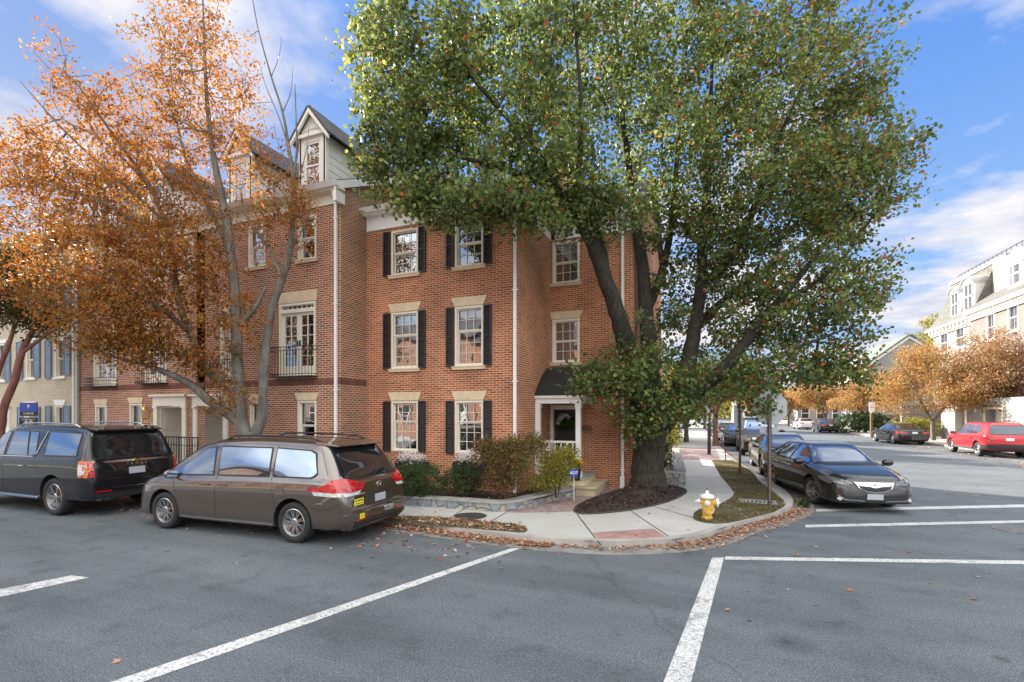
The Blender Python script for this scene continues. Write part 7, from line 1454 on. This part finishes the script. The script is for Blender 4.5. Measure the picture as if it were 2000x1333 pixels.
# clouds on a plane high above: direction / z
mx = nd(nt, 'Math', operation='MAXIMUM', i_1=.0); lk(nt, s.outputs[2], mx.inputs[0]); ad = nd(nt, 'Math', operation='ADD', i_1=.10); lk(nt, mx.outputs[0], ad.inputs[0])
dx = nd(nt, 'Math', operation='DIVIDE'); lk(nt, s.outputs[0], dx.inputs[0]); lk(nt, ad.outputs[0], dx.inputs[1]); dy = nd(nt, 'Math', operation='DIVIDE'); lk(nt, s.outputs[1], dy.inputs[0]); lk(nt, ad.outputs[0], dy.inputs[1])
cv = nd(nt, 'CombineXYZ'); lk(nt, dx.outputs[0], cv.inputs[0]); lk(nt, dy.outputs[0], cv.inputs[1])
cvo = nd(nt, 'Mapping'); cvo.inputs['Location'].default_value = CLOUD_OFF; lk(nt, cv.outputs[0], cvo.inputs[0])
n1 = noise(nt, cvo.outputs[0], CLOUD_SC, 8, .58); zb_ = ramp(nt, s.outputs[2], (.0, .04), (.16, .13), (.30, .11), (.42, .0)); n1a = nd(nt, 'Math', operation='ADD'); lk(nt, n1, n1a.inputs[0]); lk(nt, zb_, n1a.inputs[1]); mask = ramp(nt, n1a.outputs[0], (CLOUD_T, 0.0), (CLOUD_T+.11, 1.0))
n2 = noise(nt, cvo.outputs[0], CLOUD_SC*2.6, 6, .6); shade = ramp(nt, n2, (.35, (.62,.66,.80)), (.62, (1.0,.97,.95)))
cc = mixc(nt, 1.0, shade, CLOUD_B, 'MULTIPLY')
bw = nd(nt, 'RGBToBW'); lk(nt, sk.outputs[0], bw.inputs[0]); m1 = nd(nt, 'Math', operation='MULTIPLY_ADD', i_1=SKY_K, i_2=1.0); lk(nt, bw.outputs[0], m1.inputs[0]); m2 = nd(nt, 'Math', operation='DIVIDE', i_0=1.0); lk(nt, m1.outputs[0], m2.inputs[1])
hs = nd(nt, 'HueSaturation', i_Saturation=SKY_SAT); lk(nt, sk.outputs[0], hs.inputs['Color']); skc = mixc(nt, 1.0, mixc(nt, 1.0, hs.outputs[0], m2.outputs[0], 'MULTIPLY'), SKY_TINT, 'MULTIPLY')
zr = ramp(nt, s.outputs[2], (0.0, (1.55,2.0,2.6)), (.16, (1.0,1.55,2.5)), (.6, (.36,.85,2.2))); zr.node.color_ramp.interpolation = 'EASE'
skc = mixc(nt, SKY_MIX, skc, zr)
# bright unseen cloud added behind the viewer as fill light for shaded fronts
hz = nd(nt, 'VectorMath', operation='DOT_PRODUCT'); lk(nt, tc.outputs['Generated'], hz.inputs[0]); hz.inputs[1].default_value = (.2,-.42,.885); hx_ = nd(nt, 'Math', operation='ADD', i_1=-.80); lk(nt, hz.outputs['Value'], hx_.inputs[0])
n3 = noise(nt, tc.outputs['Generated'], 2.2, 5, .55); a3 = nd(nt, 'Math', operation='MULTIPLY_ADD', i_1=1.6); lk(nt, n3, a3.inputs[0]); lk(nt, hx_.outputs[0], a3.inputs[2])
fill_bank = ramp(nt, a3.outputs[0], (.0, 0.0), (1.0, 1.0)); fill_bank.node.color_ramp.elements[0].position = .30; fill_bank.node.color_ramp.elements[1].position = 1.0; fill_bank.node.color_ramp.interpolation = 'EASE'
col = mixc(nt, mask, skc, cc); col = mixc(nt, fill_bank, col, FILL_BANK)
gz_ = nd(nt, 'MapRange'); gz_.inputs['From Min'].default_value = -.02; gz_.inputs['From Max'].default_value = .0; lk(nt, s.outputs[2], gz_.inputs['Value'])
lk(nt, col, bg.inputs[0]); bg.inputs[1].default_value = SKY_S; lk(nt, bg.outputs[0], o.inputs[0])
sc.view_settings.view_transform = 'Standard'; sc.view_settings.look = 'None'; sc.view_settings.exposure = EXPO; sc.view_settings.gamma = 1
sc.render.engine = 'CYCLES'; sc.cycles.max_bounces = 8; sc.cycles.transparent_max_bounces = 12; sc.cycles.diffuse_bounces = 4; sc.cycles.glossy_bounces = 3; sc.cycles.transmission_bounces = 4; sc.cycles.sample_clamp_indirect = 6
try: sc.cycles.use_denoising = True
except Exception: pass
